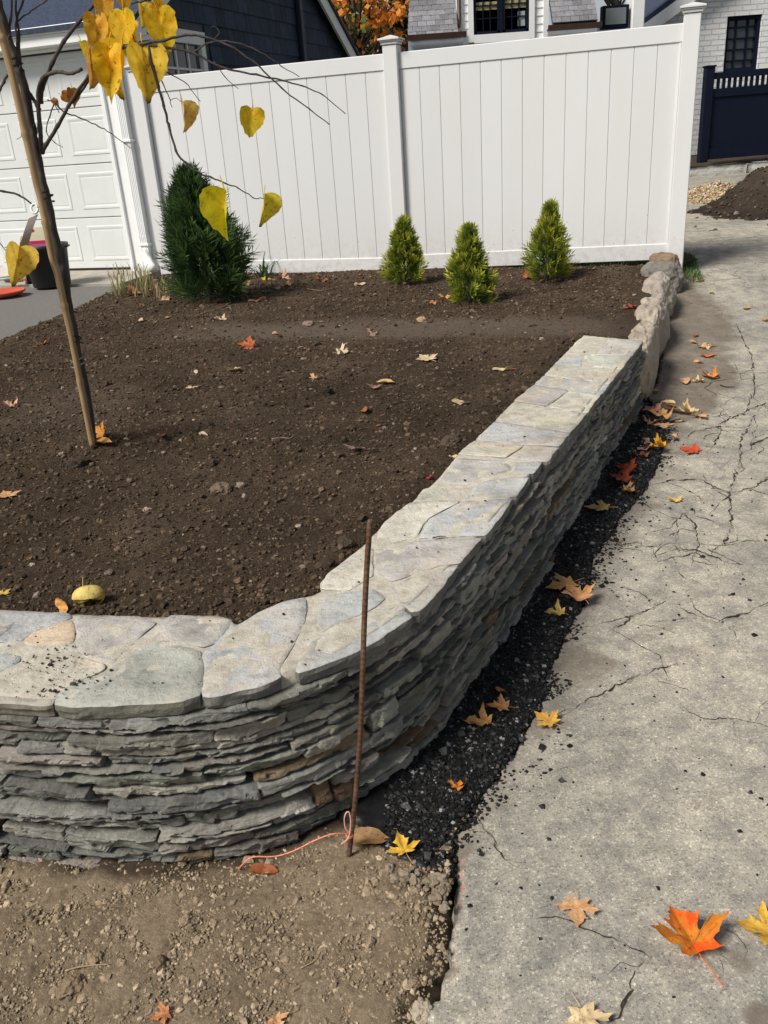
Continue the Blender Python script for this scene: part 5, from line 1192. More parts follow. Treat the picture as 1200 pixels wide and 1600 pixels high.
A(982, 740, 30, ('maple', 2), DKR, 'dark red upright leaf leaning on the black strip', 't', 0.5, 0.8, 0.02)
A(974, 754, 32, ('maple', 1), (0.27, 0.06, 0.025), 'dark red-brown leaf on the strip over a tan one', 't', 0.9, 0.3, 0.012)
A(980, 767, 24, ('curl', 2), (0.55, 0.34, 0.16), 'tan leaf just below the dark red-brown one', 't')
A(1053, 683, 14, ('scrap', 0), PEACH, 'peach scrap at the top of the strip edge', 't')
A(1040, 640, 30, ('scrap', 1), CRM, 'cream curled leaf topping the pile at the wall end', 't', 0.5, 0.3, 0.03)
A(1021, 646, 28, ('maple', 1), PNK, 'pinkish leaf left in the pile at the wall end', 't', None, 0.3, 0.014)
A(1036, 655, 30, ('curl', 2), (0.60, 0.36, 0.16), 'tan leaf in the heart of the pile at the wall end', 't', None, 0.3, 0.018)
A(1018, 661, 20, ('curl', 2), (0.52, 0.30, 0.16), 'small tan leaf at the left foot of the pile', 't')
A(1036, 668, 26, ('maple', 0), (0.66, 0.40, 0.25), 'peach leaf lowest in the pile at the wall end', 't', None, 0.2, 0.01)
A(1049, 637, 18, ('scrap', 0), ORG, 'orange scrap behind the cream curled leaf', 't')
A(1063, 659, 14, ('scrap', 0), CRM, 'cream sliver right of the leaf pile', 'd')
A(1073, 648, 32, ('curl', 0), (0.62, 0.48, 0.27), 'pale curled leaf right of the pile on muddy drive', 'd', 1.2, 0.2, 0.01)
A(1092, 652, 24, ('maple', 2), PEACH, 'peach leaf with stalk right of the pale curled one', 'd')
A(1086, 643, 14, ('scrap', 0), CRM, 'small cream scrap above the peach stalked leaf', 'd')
A(1019, 612, 26, ('maple', 0), (0.62, 0.47, 0.20), 'pale yellow leaf at the foot of the first boulder', 'd', 2.0, 0.1)
A(1069, 597, 26, ('scrap', 1), (0.66, 0.42, 0.27), 'peach rolled leaf on the mud left of the orange one', 'd')
A(1094, 597, 18, ('curl', 2), CRM, 'cream scrap touching the orange leaf on the mud', 'd')
A(1110, 592, 26, ('curl', 0), (0.68, 0.27, 0.06), 'orange curled leaf on the mud beside a cream scrap', 'd', 0.4, 0.3, 0.01)
A(1104, 558, 22, ('maple', 1), (0.60, 0.20, 0.07), 'orange-red leaf on the mud beside the middle boulder', 'd')
A(1091, 567, 14, ('scrap', 0), PEACH, 'peach scrap below the orange-red leaf on mud', 'd')
A(1098, 543, 24, ('curl', 2), (0.60, 0.46, 0.26), 'larger pale leaf above the orange-red leaf on mud', 'd')
A(1083, 536, 14, ('scrap', 0), TANL, 'tan scrap left of the larger pale leaf on mud', 'd')
A(1087, 526, 12, ('scrap', 1), (0.35, 0.12, 0.05), 'red-brown scrap on mud above the pale leaf', 'd')
A(1166, 483, 14, ('scrap', 0), YEL, 'yellow scrap far up the driveway beside the mud edge', 'd')
A(1197, 502, 14, ('scrap', 0), TANL, 'tan scrap far up the driveway at the right edge', 'd')
A(1094, 440, 12, ('scrap', 0), (0.62, 0.45, 0.18), 'yellow-tan scrap at the grass patch tip', 'd')
A(1112, 459, 12, ('scrap', 0), CRM, 'cream scrap on the drive past the grass patch', 'd')
# --- in the garden bed
def cupped_leaf():
    """a big heart leaf rolled into an open egg"""
    nu, nv = 30, 16; U, V_ = np.meshgrid(np.linspace(-0.15, 1.62 * math.pi, nu), np.linspace(0.12, math.pi - 0.25, nv))
    r = 0.36 * np.sin(V_) ** 0.8 * (1 + 0.06 * np.sin(3 * U) + 0.06 * U / 5)
    P = np.stack([-0.52 * np.cos(V_), r * np.cos(U - 2.2), r * np.sin(U - 2.2) + 0.30], -1); P += 0.02 * np.stack([fbm(U * 2, V_ * 2, k, 3, 560 + k) for k in range(3)], -1)
    mb = MB(); mb.tube(spline3([(-.12, .05, .62), (-.10, .10, .78), (-.07, .16, .95)], 4), 0.014, 5); n_ = nu * nv
    Vv = np.vstack([P.reshape(-1, 3), np.vstack(mb.v)]); F = [tuple(q) for q in grid_faces(nv, nu)] + [tuple(i_ + n_ for i_ in q) for q in mb.f]
    me = make_mesh('cupped_leaf', Vv, F, True, attrs={'vein': np.concatenate([(np.abs(np.sin(V_ * 4 + U)) < .06).ravel().astype(float), np.zeros(len(Vv) - n_)]), 'tip': np.zeros(len(Vv))}); me.materials.append(LEAF); return me
LM[('cup', 0)] = cupped_leaf()
A(141, 945, 58, ('cup', 0), (0.72, 0.60, 0.20), 'big pale yellow leaf rolled into an egg shape near the cap stones', 's', 0.15, 0.05, 0.0, cat='leaf')
A(98, 952, 26, ('scrap', 0), (0.66, 0.36, 0.12), 'pointed orange leaf tip poking up at the cap edge', 's', 0.1, 1.8, 0.01)
A(4, 931, 24, ('maple', 0), (0.66, 0.52, 0.14), 'yellow leaf at the left photo edge behind the cap', 's')
A(158, 697, 34, ('scrap', 1), (0.58, 0.32, 0.10), 'pale orange curled leaf at the bamboo stake foot', 's', 1.2, 0.2, 0.014)
A(160, 684, 26, ('maple', 2), (0.55, 0.25, 0.04), 'deep orange pointed leaf behind the stake foot', 's', 0.2, 0.8, 0.02)
A(253, 686, 26, ('scrap', 2), (0.45, 0.28, 0.15), 'upright rolled tan leaf right of the young tree', 's', 0.1, 0.5, 0.012)
A(318, 681, 18, ('scrap', 0), (0.66, 0.58, 0.46), 'small whitish leaf right of the upright rolled leaf', 's')
A(12, 777, 32, ('maple', 0), PEACH, 'peach maple leaf at the left photo edge mid bed', 's', 0.6, 0.1)
A(18, 636, 22, ('curl', 2), (0.62, 0.40, 0.30), 'orange and white crumpled leaf at the left edge of the bed', 's')
A(68, 538, 18, ('curl', 2), (0.60, 0.25, 0.10), 'small orange leaf left of the stake near the drive', 's')
A(107, 566, 18, ('scrap', 0), CRM, 'cream leaf touching the stake on its left', 's')
A(300, 608, 22, ('maple', 0), (0.68, 0.56, 0.42), 'pale star-shaped leaf below the two near its right', 's')
A(367, 580, 24, ('maple', 3), (0.70, 0.58, 0.38), 'cream maple leaf between the tree and bed middle', 's')
A(305, 584, 14, ('scrap', 0), (0.64, 0.50, 0.36), 'tiny pale scrap above the star-shaped leaf', 's')
A(390, 543, 25, ('maple', 2), (0.46, 0.13, 0.05), 'orange-red crumpled maple leaf at the path edge', 's', None, 0.4, 0.01)
A(493, 593, 20, ('curl', 2), (0.60, 0.40, 0.26), 'peach leaf alone in the bed left of the black clod', 's')
A(533, 553, 24, ('curl', 2), (0.72, 0.62, 0.46), 'whitish wavy leaf at the near edge of the path', 's')
A(602, 601, 24, ('scrap', 1), (0.62, 0.42, 0.22), 'tan cupped leaf with white rim in the bed middle', 's', 1.2, 0.2, 0.01)
A(585, 607, 20, ('maple', 1), (0.36, 0.24, 0.18), 'dull brown leaf touching the tan cupped leaf', 's')
A(570, 646, 22, ('scrap', 2), (0.34, 0.15, 0.06), 'glossy brown curled leaf below the cupped leaf', 's', 0.3, 0.4, 0.012)
A(556, 704, 28, ('maple', 2), (0.38, 0.28, 0.22), 'grey-tan withered maple leaf in the bed centre', 's')
A(668, 563, 30, ('maple', 0), (0.70, 0.58, 0.38), 'cream star leaf between path and stone cap', 's', 0.5, 0.2)
A(785, 579, 26, ('scrap', 0), (0.72, 0.66, 0.42), 'ivory oval leaf beside a dark clod near the cap', 's', 1.5, 0.1)
A(803, 579, 10, ('scrap', 1), (0.45, 0.20, 0.10), 'small brown curl right of the ivory oval leaf', 's')
A(720, 631, 24, ('scrap', 0), (0.68, 0.58, 0.40), 'cream leaf in front of the ivory oval one', 's', 1.3)
A(672, 749, 14, ('scrap', 0), (0.42, 0.035, 0.09), 'small magenta-red leaf at the inner cap edge', 's', 1.0)
A(708, 716, 14, ('scrap', 0), CRM, 'cream leaf tip tucked against the inner cap edge', 's')
A(571, 833, 12, ('scrap', 1), (0.52, 0.09, 0.04), 'tiny red leaf at the cap just behind the rebar', 's')
A(402, 471, 24, ('scrap', 0), (0.55, 0.32, 0.20), 'orange-tan flat leaf right of the tall arborvitae', 's', 1.6, 0.1)
A(415, 438, 18, ('maple', 0), (0.72, 0.46, 0.03), 'bright yellow leaf under the green plant at the fence', 's')
A(504, 440, 22, ('curl', 2), (0.34, 0.13, 0.07), 'red-brown leaf by the fence left of the small arborvitae', 's')
A(564, 430, 12, ('scrap', 1), (0.40, 0.13, 0.06), 'dark red scrap close under the fence rail', 's')
A(581, 434, 10, ('scrap', 0), (0.66, 0.33, 0.05), 'orange scrap left of the left small arborvitae', 's')
A(563, 446, 16, ('scrap', 0), (0.66, 0.52, 0.36), 'cream scrap below the dark red scrap at fence', 's')
A(697, 466, 18, ('curl', 2), (0.66, 0.36, 0.18), 'peach leaf left of the nearest small arborvitae', 's')
A(673, 476, 22, ('curl', 2), (0.46, 0.20, 0.08), 'brown-orange leaf in front of the nearest small arborvitae', 's')
A(701, 438, 14, ('scrap', 0), (0.55, 0.30, 0.20), 'pinkish-tan scrap behind the nearest small arborvitae', 's')
A(794, 432, 14, ('scrap', 0), PEACH, 'peach scrap left of the right small arborvitae', 's')
A(826, 435, 22, ('curl', 0), (0.50, 0.19, 0.06), 'orange-brown leaf touching the right small arborvitae', 's')
A(925, 421, 12, ('scrap', 0), CRM, 'cream scrap on the heaped soil by the post', 's')
A(989, 483, 22, ('maple', 1), (0.36, 0.07, 0.06), 'dark red leaf on soil left of the boulders', 's')
A(582, 523, 18, ('curl', 2), (0.42, 0.26, 0.18), 'tan leaf lying on the trodden path', 's')
A(430, 523, 14, ('scrap', 0), (0.52, 0.28, 0.20), 'pinkish scrap on the path above the orange-red leaf', 's')
A(260, 497, 16, ('scrap', 0), (0.55, 0.36, 0.24), 'tan scrap in front of the tall arborvitae', 's')
A(218, 503, 18, ('scrap', 0), (0.60, 0.48, 0.36), 'pale leaf in front of the cut grass clump', 's')
A(346, 501, 18, ('curl', 2), (0.62, 0.50, 0.36), 'cream crumpled leaf below the tall arborvitae', 's')
A(262, 546, 10, ('scrap', 0), (0.52, 0.22, 0.10), 'orange fleck in the bed above the star leaf', 's')
# dry leaves heaped by the tall arborvitae
for i, (px, py, c, lb) in enumerate([(385, 445, (0.34, 0.2, 0.12), 'brown dry leaf under the tall arborvitae, nearest its trunk'), (432, 452, (0.38, 0.22, 0.15), 'reddish dry leaf below the bright yellow leaf'), (448, 446, (0.42, 0.28, 0.19), 'pinkish-brown dry leaf right of the bright yellow leaf'), (240, 458, (0.42, 0.25, 0.16), 'tan dry leaf below the white downspout elbow'), (206, 462, (0.36, 0.20, 0.12), 'brown dry leaf in front of the cut grass blades'), (255, 470, (0.48, 0.33, 0.24), 'pale dry leaf left of the arborvitae foot'), (440, 436, (0.48, 0.30, 0.2), 'light brown dry leaf tight against the fence rail'), (350, 462, (0.40, 0.18, 0.08), 'orange-brown dry leaf at the arborvitae trunk foot')]):
    A(px, py, 22, ('curl', i % 3), c, lb, 's')

# ------------------------------------------------------------------ single stones, clods, twigs
def lump(px, py, size, col, label, where='s', sq=(1, 1, 0.6), name='garden_stone', cat='stone', mat=None, seed=0, base=ICO4, group=None):
    fn = {'s': zsoil, 'd': zd2, 'b': zsand, 't': zstrip}[where]; p = on_ground(px, py, fn, 0.4 if where == 's' else 0.0)
    v = base[0]; n_ = fbm(v[:, 0] * 1.5 + seed * 3.7, v[:, 1] * 1.5, v[:, 2] * 1.5, 4, 600 + seed); v = v * (1 + 0.45 * n_ + 0.20 * fbm(v[:, 0] * 4, v[:, 1] * 4, v[:, 2] * 4 + seed, 4, 650) + 0.10 * fbm(v[:, 0] * 11, v[:, 1] * 11, v[:, 2] * 11 + seed, 3, 651))[:, None] * np.array(sq) * (size / FPX * depth(p) / 2)
    o = obj(name, v, base[1], mat or PALEST, smooth=False, color=tuple(np.array(col) * (1.25, 1.15, 1.0))); o.location = (p[0], p[1], p[2] + 0.02 * float(v[:, 2].max())); o.rotation_euler = (0, 0, seed * 1.3)
    return tag(o, label, cat, group)
lump(345, 766, 34, (0.11, 0.085, 0.065), 'brown stone with a flat top in the open soil', seed=1)
lump(513, 616, 20, (0.012, 0.010, 0.009), 'small black upright clod in the bed', 's', (0.8, 0.8, 1.2), 'soil_clod', 'soil clod', seed=2)
lump(706, 690, 36, (0.055, 0.043, 0.034), 'large dark clod near the inner cap edge', 's', (1.1, 0.8, 0.5), 'soil_clod', 'soil clod', seed=3)
lump(539, 848, 30, (0.04, 0.03, 0.023), 'dark clod just left of the cap by the rebar top', 's', (1.1, 0.8, 0.55), 'soil_clod', 'soil clod', seed=4)
lump(122, 727, 38, (0.028, 0.021, 0.016), 'dark lump of soil below the stake foot', 's', (1, .8, .7), 'soil_clod', 'soil clod', seed=5)
lump(482, 506, 30, (0.16, 0.13, 0.10), 'flat grey-brown stone slab on the trodden path', 's', (1, .6, .3), seed=6)
lump(658, 501, 16, (0.30, 0.22, 0.16), 'small tan stone behind the path', 's', (1, .7, .7), seed=7)
lump(230, 797, 14, (0.26, 0.22, 0.19), 'small pale pebble left of the flat-topped stone', 's', seed=8)
lump(50, 883, 10, (0.30, 0.26, 0.23), 'whitish pebble in the bed above the left cap stones', 's', seed=9)
lump(583, 524, 12, (0.2, .15, .12), 'tan pebble on the path behind the withered leaf', 's', seed=10)
lump(293, 1440, 24, (0.20, 0.165, 0.125), 'round grey-tan clod in the middle of the sandy bed', 'b', (1, 1, .85), 'soil_clod', 'soil clod', seed=11)
lump(250, 1504, 24, (0.10, 0.078, 0.058), 'dark brown pebble between the sandy bed clods', 'b', (1, .8, .7), 'garden_stone', 'stone', seed=12)
lump(147, 1497, 24, (0.19, 0.15, 0.11), 'squarish clod left of the dark pebble on sandy bed', 'b', (1, 1, .7), 'soil_clod', 'soil clod', seed=13)
lump(110, 1541, 38, (0.16, 0.125, 0.09), 'largest rough clod low on the sandy bed', 'b', (1, 1, .6), 'soil_clod', 'soil clod', seed=14)
lump(578, 1393, 22, (0.21, 0.17, 0.13), 'round clod below the rebar near black asphalt', 'b', (1, 1, .8), 'soil_clod', 'soil clod', seed=15)
lump(334, 1443, 15, (0.24, 0.195, 0.15), 'small round clod right of the grey-tan one', 'b', (1, 1, .8), 'soil_clod', 'soil clod', seed=16)
lump(190, 1505, 15, (0.22, 0.18, 0.14), 'small clod between squarish clod and dark pebble', 'b', (1, 1, .8), 'soil_clod', 'soil clod', seed=17)
lump(648, 1535, 20, (0.17, 0.14, 0.105), 'clod beside the chipped driveway corner', 'b', (1, 1, .7), 'soil_clod', 'soil clod', seed=18)
lump(658, 1582, 40, (0.27, 0.25, 0.215), 'broken lump of pale asphalt at the driveway corner', 'b', (.8, 1, .55), 'asphalt_chunk', 'asphalt chunk', seed=19)
lump(201, 1389, 18, (0.22, 0.185, 0.145), 'pale clod just below the wall foot stones', 'b', (1, 1, .7), 'soil_clod', 'soil clod', seed=20)
def twig(pxs, rad, col, label, where='s', lift=0.006):
    fn = {'s': zsoil, 'd': zd2, 'b': zsand, 'c': lambda x, y: CAPZ + 0.003}[where]; P = [on_ground(x, y, fn, 0.4 if where in 'sc' else 0.0) + (0, 0, lift) for x, y in pxs]
    o = MB().tube(spline3(P, 4), np.linspace(rad, rad * 0.5, (len(P) - 1) * 4 + 1), 6).build('twig', DEADW, smooth=True, color=col); return tag(o, label, 'twig')
twig([(425, 688), (440, 686), (452, 687), (458, 684)], 0.0028, (0.28, 0.22, 0.17), 'pale forked twig in the open soil')
twig([(305, 495), (330, 487), (350, 480), (360, 475)], 0.005, (0.20, 0.155, 0.12), 'bent dry stick on soil in front of the tall arborvitae')
twig([(103, 1520), (125, 1514), (150, 1511), (172, 1510)], 0.0022, (0.34, 0.26, 0.15), 'straw-coloured stalk lying on the sandy bed', 'b')
twig([(395, 1518), (405, 1514), (414, 1509)], 0.0018, (0.30, 0.22, 0.13), 'short straw bit right on the sandy bed', 'b')
twig([(470, 1516), (490, 1505), (502, 1490)], 0.0015, (0.32, 0.25, 0.13), 'thin grass straw beside the short straw bit', 'b')
twig([(676, 842), (688, 840), (697, 840)], 0.0022, (0.09, 0.06, 0.045), 'short dark twig lying on the stone cap', 'c', 0.004)
twig([(1125, 603), (1135, 606), (1148, 606)], 0.004, (0.05, 0.04, 0.032), 'dark twig on the muddy drive right of the orange leaf', 'd')
twig([(480, 452), (500, 455), (520, 452)], 0.003, (0.25, 0.19, 0.14), 'thin dry stick near the fence left of the small arborvitae')

# ------------------------------------------------------------------ rebar and string
p0 = atz(545, 1341, 0.0); top = aty(583, 812, p0[1] + 0.03)
RB = thing('rebar', p0, 'rusty ribbed steel rebar rod driven upright in front of the wall', 'rebar')
n_ = 200; t = np.linspace(-0.08, 1, n_)[:, None]; P = p0 * (1 - t) + top * t; P[:, 0] += 0.006 * np.sin(t[:, 0] * 5); rr = 0.0044 + 0.0010 * (np.arange(n_) % 3 == 0)
MB().tube(P, rr, 10).build('rod', RUST, RB, smooth=False)
for sg in (-1, 1):
    off = np.array([sg * 0.0047, 0, 0]); MB().tube(P[::6] + off, 0.0013, 5).build('rib', RUST, RB)
s_px = [(545, 1303, 0.0), (520, 1303, .012), (490, 1314, .02), (460, 1329, .02), (430, 1338, .02), (395, 1339, .025), (383, 1347, .02), (372, 1358, 0.0)]
STR = thing('string_line', p0 + (-0.05, 0, 0.05), 'orange and white mason string knotted round the rebar foot', 'string')
P = [aty(x, y, p0[1] - 0.008 - d) for x, y, d in s_px]
MB().tube(spline3(P, 6), 0.0016, 6).build('loose_end', m_plain('orange_string', (0.75, 0.27, 0.17), 0.8, 0.1, 0.35, 120), STR, smooth=True)
P = [aty(x, y, p0[1] - 0.011) for x, y in ((545, 1300), (540, 1294), (538, 1280), (541, 1270), (546, 1270), (548, 1285), (546, 1304), (542, 1312), (533, 1319))]
MB().tube(spline3(P, 6), 0.0015, 6).build('knot_loop', m_plain('pale_string', (0.80, 0.38, 0.27), 0.8, 0.1, 0.3, 150), STR, smooth=True)
a = np.linspace(0, 12.6, 40); c_ = p0 * (1 - 0.075) + top * 0.075
MB().tube(np.column_stack([c_[0] + 0.0074 * np.cos(a), c_[1] + 0.0074 * np.sin(a), c_[2] + 0.0006 * a]), 0.0017, 6).build('wrap', m_plain('wrap_string', (0.72, 0.28, 0.18), 0.8, 0.1, 0.3, 150), STR, smooth=True)

# ------------------------------------------------------------------ young tree and stake
TB = on_ground(160, 694, zsoil, 0.42); TY = TB[1]
TREE = thing('young_tree', TB, 'slim young redbud tree with a few yellow heart-shaped leaves', 'tree')
def tp(x, y, d=0.0): return aty(x, y, TY + d)
trunk_px = [(148, 703), (135, 620), (119, 540), (108, 480), (100, 430), (91, 400), (75, 320), (65, 280), (56, 228), (50, 200), (36, 133), (27, 100), (15, 67), (4, 30), (-10, -25), (-24, -90)]
P = spline3([tp(x, y, 0.012) for x, y in trunk_px], 6); n_ = len(P)
P = P + np.column_stack([0.003 * vnoise(np.arange(n_) * 0.6, 1, 0, 700), 0.003 * vnoise(np.arange(n_) * 0.6, 2, 0, 701), np.zeros(n_)])
MB().tube(P, np.linspace(0.0165, 0.0145, n_) * (1 + 0.07 * vnoise(np.arange(n_) * 0.9, 3, 0, 702)), 12).build('trunk', BARK, TREE, smooth=True)
BR = [([(66, 236, 0), (62, 200, 0), (60, 150, -.02), (67, 123, -.05), (82, 114, -.08), (97, 113, -.1), (113, 115, -.12), (127, 108, -.16)], .0085, .005),
      ([(64, 160, 0), (66, 138, -.02), (82, 98, -.05), (100, 65, -.08), (120, 38, -.12), (148, 5, -.18), (165, -25, -.2)], .0075, .005),
      ([(66, 238, 0), (72, 226, -.02), (90, 197, -.05), (108, 165, -.08), (123, 140, -.12), (137, 120, -.16), (150, 95, -.2)], .0075, .004),
      ([(112, 160, -.08), (125, 145, -.1), (140, 122, -.14), (160, 90, -.25)], .0055, .004),
      ([(62, 172, 0), (48, 148, .02), (33, 127, .03), (17, 113, .03), (6, 128, .04), (-5, 150, .04)], .007, .004),
      ([(32, 110, 0), (30, 60, .03), (25, 20, .05), (26, -20, .06)], .005, .003), ([(33, 115, .02), (27, 70, .04), (25, 35, .05), (36, 5, .06), (40, -20, .06)], .0045, .003),
      ([(14, 60, 0), (17, 30, .02), (18, -20, .03)], .005, .003), ([(25, 35, .05), (45, 20, .03), (70, 2, 0), (90, -10, 0)], .0028, .002),
      ([(160, 90, -.25), (190, 75, -.3), (225, 68, -.34), (257, 63, -.36), (290, 55, -.36), (317, 57, -.36), (360, 73, -.36), (400, 100, -.36), (440, 137, -.36), (483, 170, -.36), (515, 195, -.36)], .0055, .0014),
      ([(225, 68, -.34), (250, 73, -.35), (300, 82, -.35), (345, 105, -.35), (400, 117, -.35), (440, 125, -.35), (473, 135, -.35), (503, 148, -.35), (540, 178, -.35)], .0045, .0012),
      ([(305, 80, -.36), (330, 66, -.36), (365, 66, -.36), (400, 78, -.36), (440, 103, -.36), (468, 120, -.36)], .0028, .0011),
      ([(335, 62, -.36), (343, 50, -.36), (336, 42, -.36), (330, 42, -.36)], .0016, .0009), ([(335, 97, -.35), (352, 120, -.35), (372, 139, -.35)], .0018, .0009),
      ([(232, 70, -.34), (237, 100, -.35), (247, 135, -.36), (256, 165, -.37), (263, 195, -.38), (275, 235, -.39), (290, 255, -.40), (310, 270, -.40), (330, 277, -.40), (352, 286, -.40), (372, 294, -.40), (395, 308, -.40), (412, 310, -.40)], .0052, .0013),
      ([(240, 103, -.35), (255, 130, -.35), (265, 155, -.35), (269, 167, -.35)], .0022, .001), ([(240, 103, -.35), (265, 115, -.35), (290, 130, -.35), (313, 158, -.35)], .0022, .001),
      ([(266, 156, -.35), (276, 154, -.35), (285, 160, -.35)], .0011, .0008),
      ([(84, 158, -.03), (100, 175, -.03), (125, 184, -.03), (153, 197, -.03), (180, 213, -.03), (205, 232, -.03)], .003, .0011), ([(85, 160, -.03), (78, 182, -.03), (72, 205, -.03), (85, 222, -.03), (98, 230, -.03)], .0025, .001), ([(75, 157, -.03), (84, 160, -.03), (92, 176, -.05)], .002, .0015),
      ([(55, 195, 0), (40, 208, 0), (26, 218, 0)], .0016, .0009), ([(-10, 296, 0), (5, 299, 0), (30, 305, 0), (54, 322, 0)], .0045, .003), ([(-8, 372, 0), (4, 384, 0), (12, 396, 0), (18, 408, 0)], .002, .001), ([(8, 387, 0), (30, 387, 0)], .0012, .001),
      ([(155, 30, -.2), (175, 24, -.22), (192, 33, -.24), (206, 52, -.26), (213, 70, -.28)], .0024, .0014), ([(165, 71, -.26), (190, 71, -.28), (213, 68, -.3), (225, 70, -.33)], .003, .002), ([(205, 5, -.25), (220, 3, -.25), (226, 0, -.25), (232, -15, -.25)], .003, .002)]
for pts, r0_, r1_ in BR:
    Q = spline3([tp(x, y, d) for x, y, d in pts], 6); n_ = len(Q)
    Q = Q + 0.0022 * np.column_stack([vnoise(np.arange(n_) * 0.7, r0_ * 999, i_, 710) for i_ in (0, 4, 8)])
    rr = np.linspace(r0_, r1_, n_) * (1 + 0.25 * (np.arange(n_) % 6 == 0))
    MB().tube(Q, rr, 7).build('branch', BARK, TREE, smooth=True)
THM = [leaf_mesh('tree_leaf', HEART_H, c_, fo_, 0.10, 0.28, 1, seed=50 + k, tip=tp_, sxy=s_, mat=TLEAF) for k, (c_, fo_, tp_, s_) in enumerate([(0.22, 0.25, True, (.82, 1)), (0.25, 0.75, True, (.85, 1.02)), (-0.2, 0.45, True, (0.78, 1)), (0.25, 1.4, False, (0.72, 1)), (0.2, 1.0, True, (.85, 1)), (.3, .15, True, (.9, .9)), (.15, .6, False, (.7, 1.05))])]
# x, y of the notch, length in px, spin in the picture plane, turn about the vertical, mesh, depth, colour
G1, G2, G3, G4 = (0.88, 0.63, 0.025), (0.86, 0.66, 0.07), (0.82, 0.50, 0.05), (0.74, 0.68, 0.03)
for x, y, ln_, sp, tn, k, d, c in [(149, 24, 54, 0.12, 0.2, 0, -.25, G3), (193, 18, 56, 0.10, -0.3, 0, -.27, G1), (246, 16, 62, -0.10, 0.2, 0, -.26, G1), (170, 73, 72, 0.12, 0.1, 0, -.34, G1), (192, 70, 76, 0.22, -0.5, 1, -.31, G1), (222, 76, 74, 0.08, 0.35, 4, -.33, G2),
                                   (137, 76, 58, 0.22, 0.9, 1, -.29, (0.66, 0.38, 0.10)), (126, 66, 40, -0.05, 1.25, 0, -.27, G4), (160, -6, 36, 0.1, 0.3, 0, -.24, G3), (190, -18, 34, 0.0, 0.5, 0, -.25, G3), (178, 28, 50, 0.1, 0.3, 0, -.2, G2), (203, 40, 60, -.15, -.4, 2, -.22, G1), (218, 6, 34, 0.1, 0.8, 1, -.21, G2), (238, 6, 30, -.9, .3, 0, -.24, G3),
                                   (283, 160, 46, 0.18, 1.0, 1, -.36, (0.78, 0.56, 0.14)), (394, 170, 48, 0.25, 0.25, 0, -.36, (0.80, 0.62, 0.03)), (352, 297, 76, 0.06, -0.35, 3, -.42, (0.80, 0.74, 0.03)), (412, 303, 52, 0.45, 0.75, 4, -.40, (0.74, 0.68, 0.06)), (30, 386, 62, 0.42, 0.5, 4, -.05, (0.84, 0.64, 0.10)),
                                   (97, 148, 24, -1.1, 0.6, 2, -.06, (0.52, 0.24, 0.05)), (112, 138, 26, 0.1, 0.7, 2, -.05, (0.48, 0.22, 0.05)), (82, 155, 14, -.6, .6, 2, -.05, (0.55, 0.28, 0.08))]:
    k = {0: (0, 5, 6)[int(x) % 3]}.get(k, k); tn = tn * 1.2; p = tp(x, y, d); o = bpy.data.objects.new('leaf', THM[k]); COL.objects.link(o); o.parent = TREE; sc = ln_ * (1.06 if y < 140 else 1.0) / FPX * depth(p) / 1.02
    # leaf plane faces the viewer side, tip down, then spin and turn
    M = Matrix.Rotation(tn, 4, 'Z') @ Matrix.Rotation(sp, 4, 'Y') @ Matrix.Rotation(math.radians(90 - 8), 4, 'X')
    o.matrix_local = Matrix.Translation(Vector(p - TB)) @ M @ Matrix.Diagonal((sc, sc, sc, 1)); o.color = (*c, 0.85)
# bamboo stake
SB = on_ground(150, 692, zsoil, 0.42)
STK = thing('bamboo_stake', SB, 'tan bamboo stake tied against the left of the young tree', 'stake')
sp_ = [(145, 698, -.035), (128, 612, -.035), (113.5, 536, -.035), (101, 480, -.035), (90, 430, -.035), (81, 400, -.035), (66, 320, -.035), (56, 280, -.035), (38, 200, -.035), (23, 133, -.035), (15, 100, -.035), (6, 67, -.035), (-14, 0, -.035), (-38, -85, -.035)]
P = spline3([tp(*q) for q in sp_], 14); n_ = len(P); s_ = np.concatenate([[0], np.cumsum(np.linalg.norm(np.diff(P, axis=0), axis=1))])
node = np.zeros(n_)
for q in np.arange(0.27, s_[-1], 0.30): node = np.maximum(node, np.exp(-((s_ - q) / 0.008) ** 2))
MB().tube(P, np.linspace(0.0118, 0.0148, n_) * (1 + 0.30 * node), 12).build('cane', BAMBOO, STK, smooth=True)
for x, y, c_ in ((112, 535, (0.02, 0.02, 0.02)), (119, 571, (0.20, 0.19, 0.18)), (18, 108, (0.02, 0.016, 0.014)), (66, 313, (0.02, 0.016, 0.014))):
    pc = tp(x + 6, y, -0.01); a = np.linspace(0, 2 * math.pi * 1.9, 40)
    MB().tube(np.column_stack([pc[0] + 0.027 * np.cos(a), pc[1] + 0.029 * np.sin(a), pc[2] + 0.0035 * a - 0.012 + 0.006 * np.cos(a)]), 0.0032, 6).build('tie', PLAIN, STK, smooth=True, color=c_)
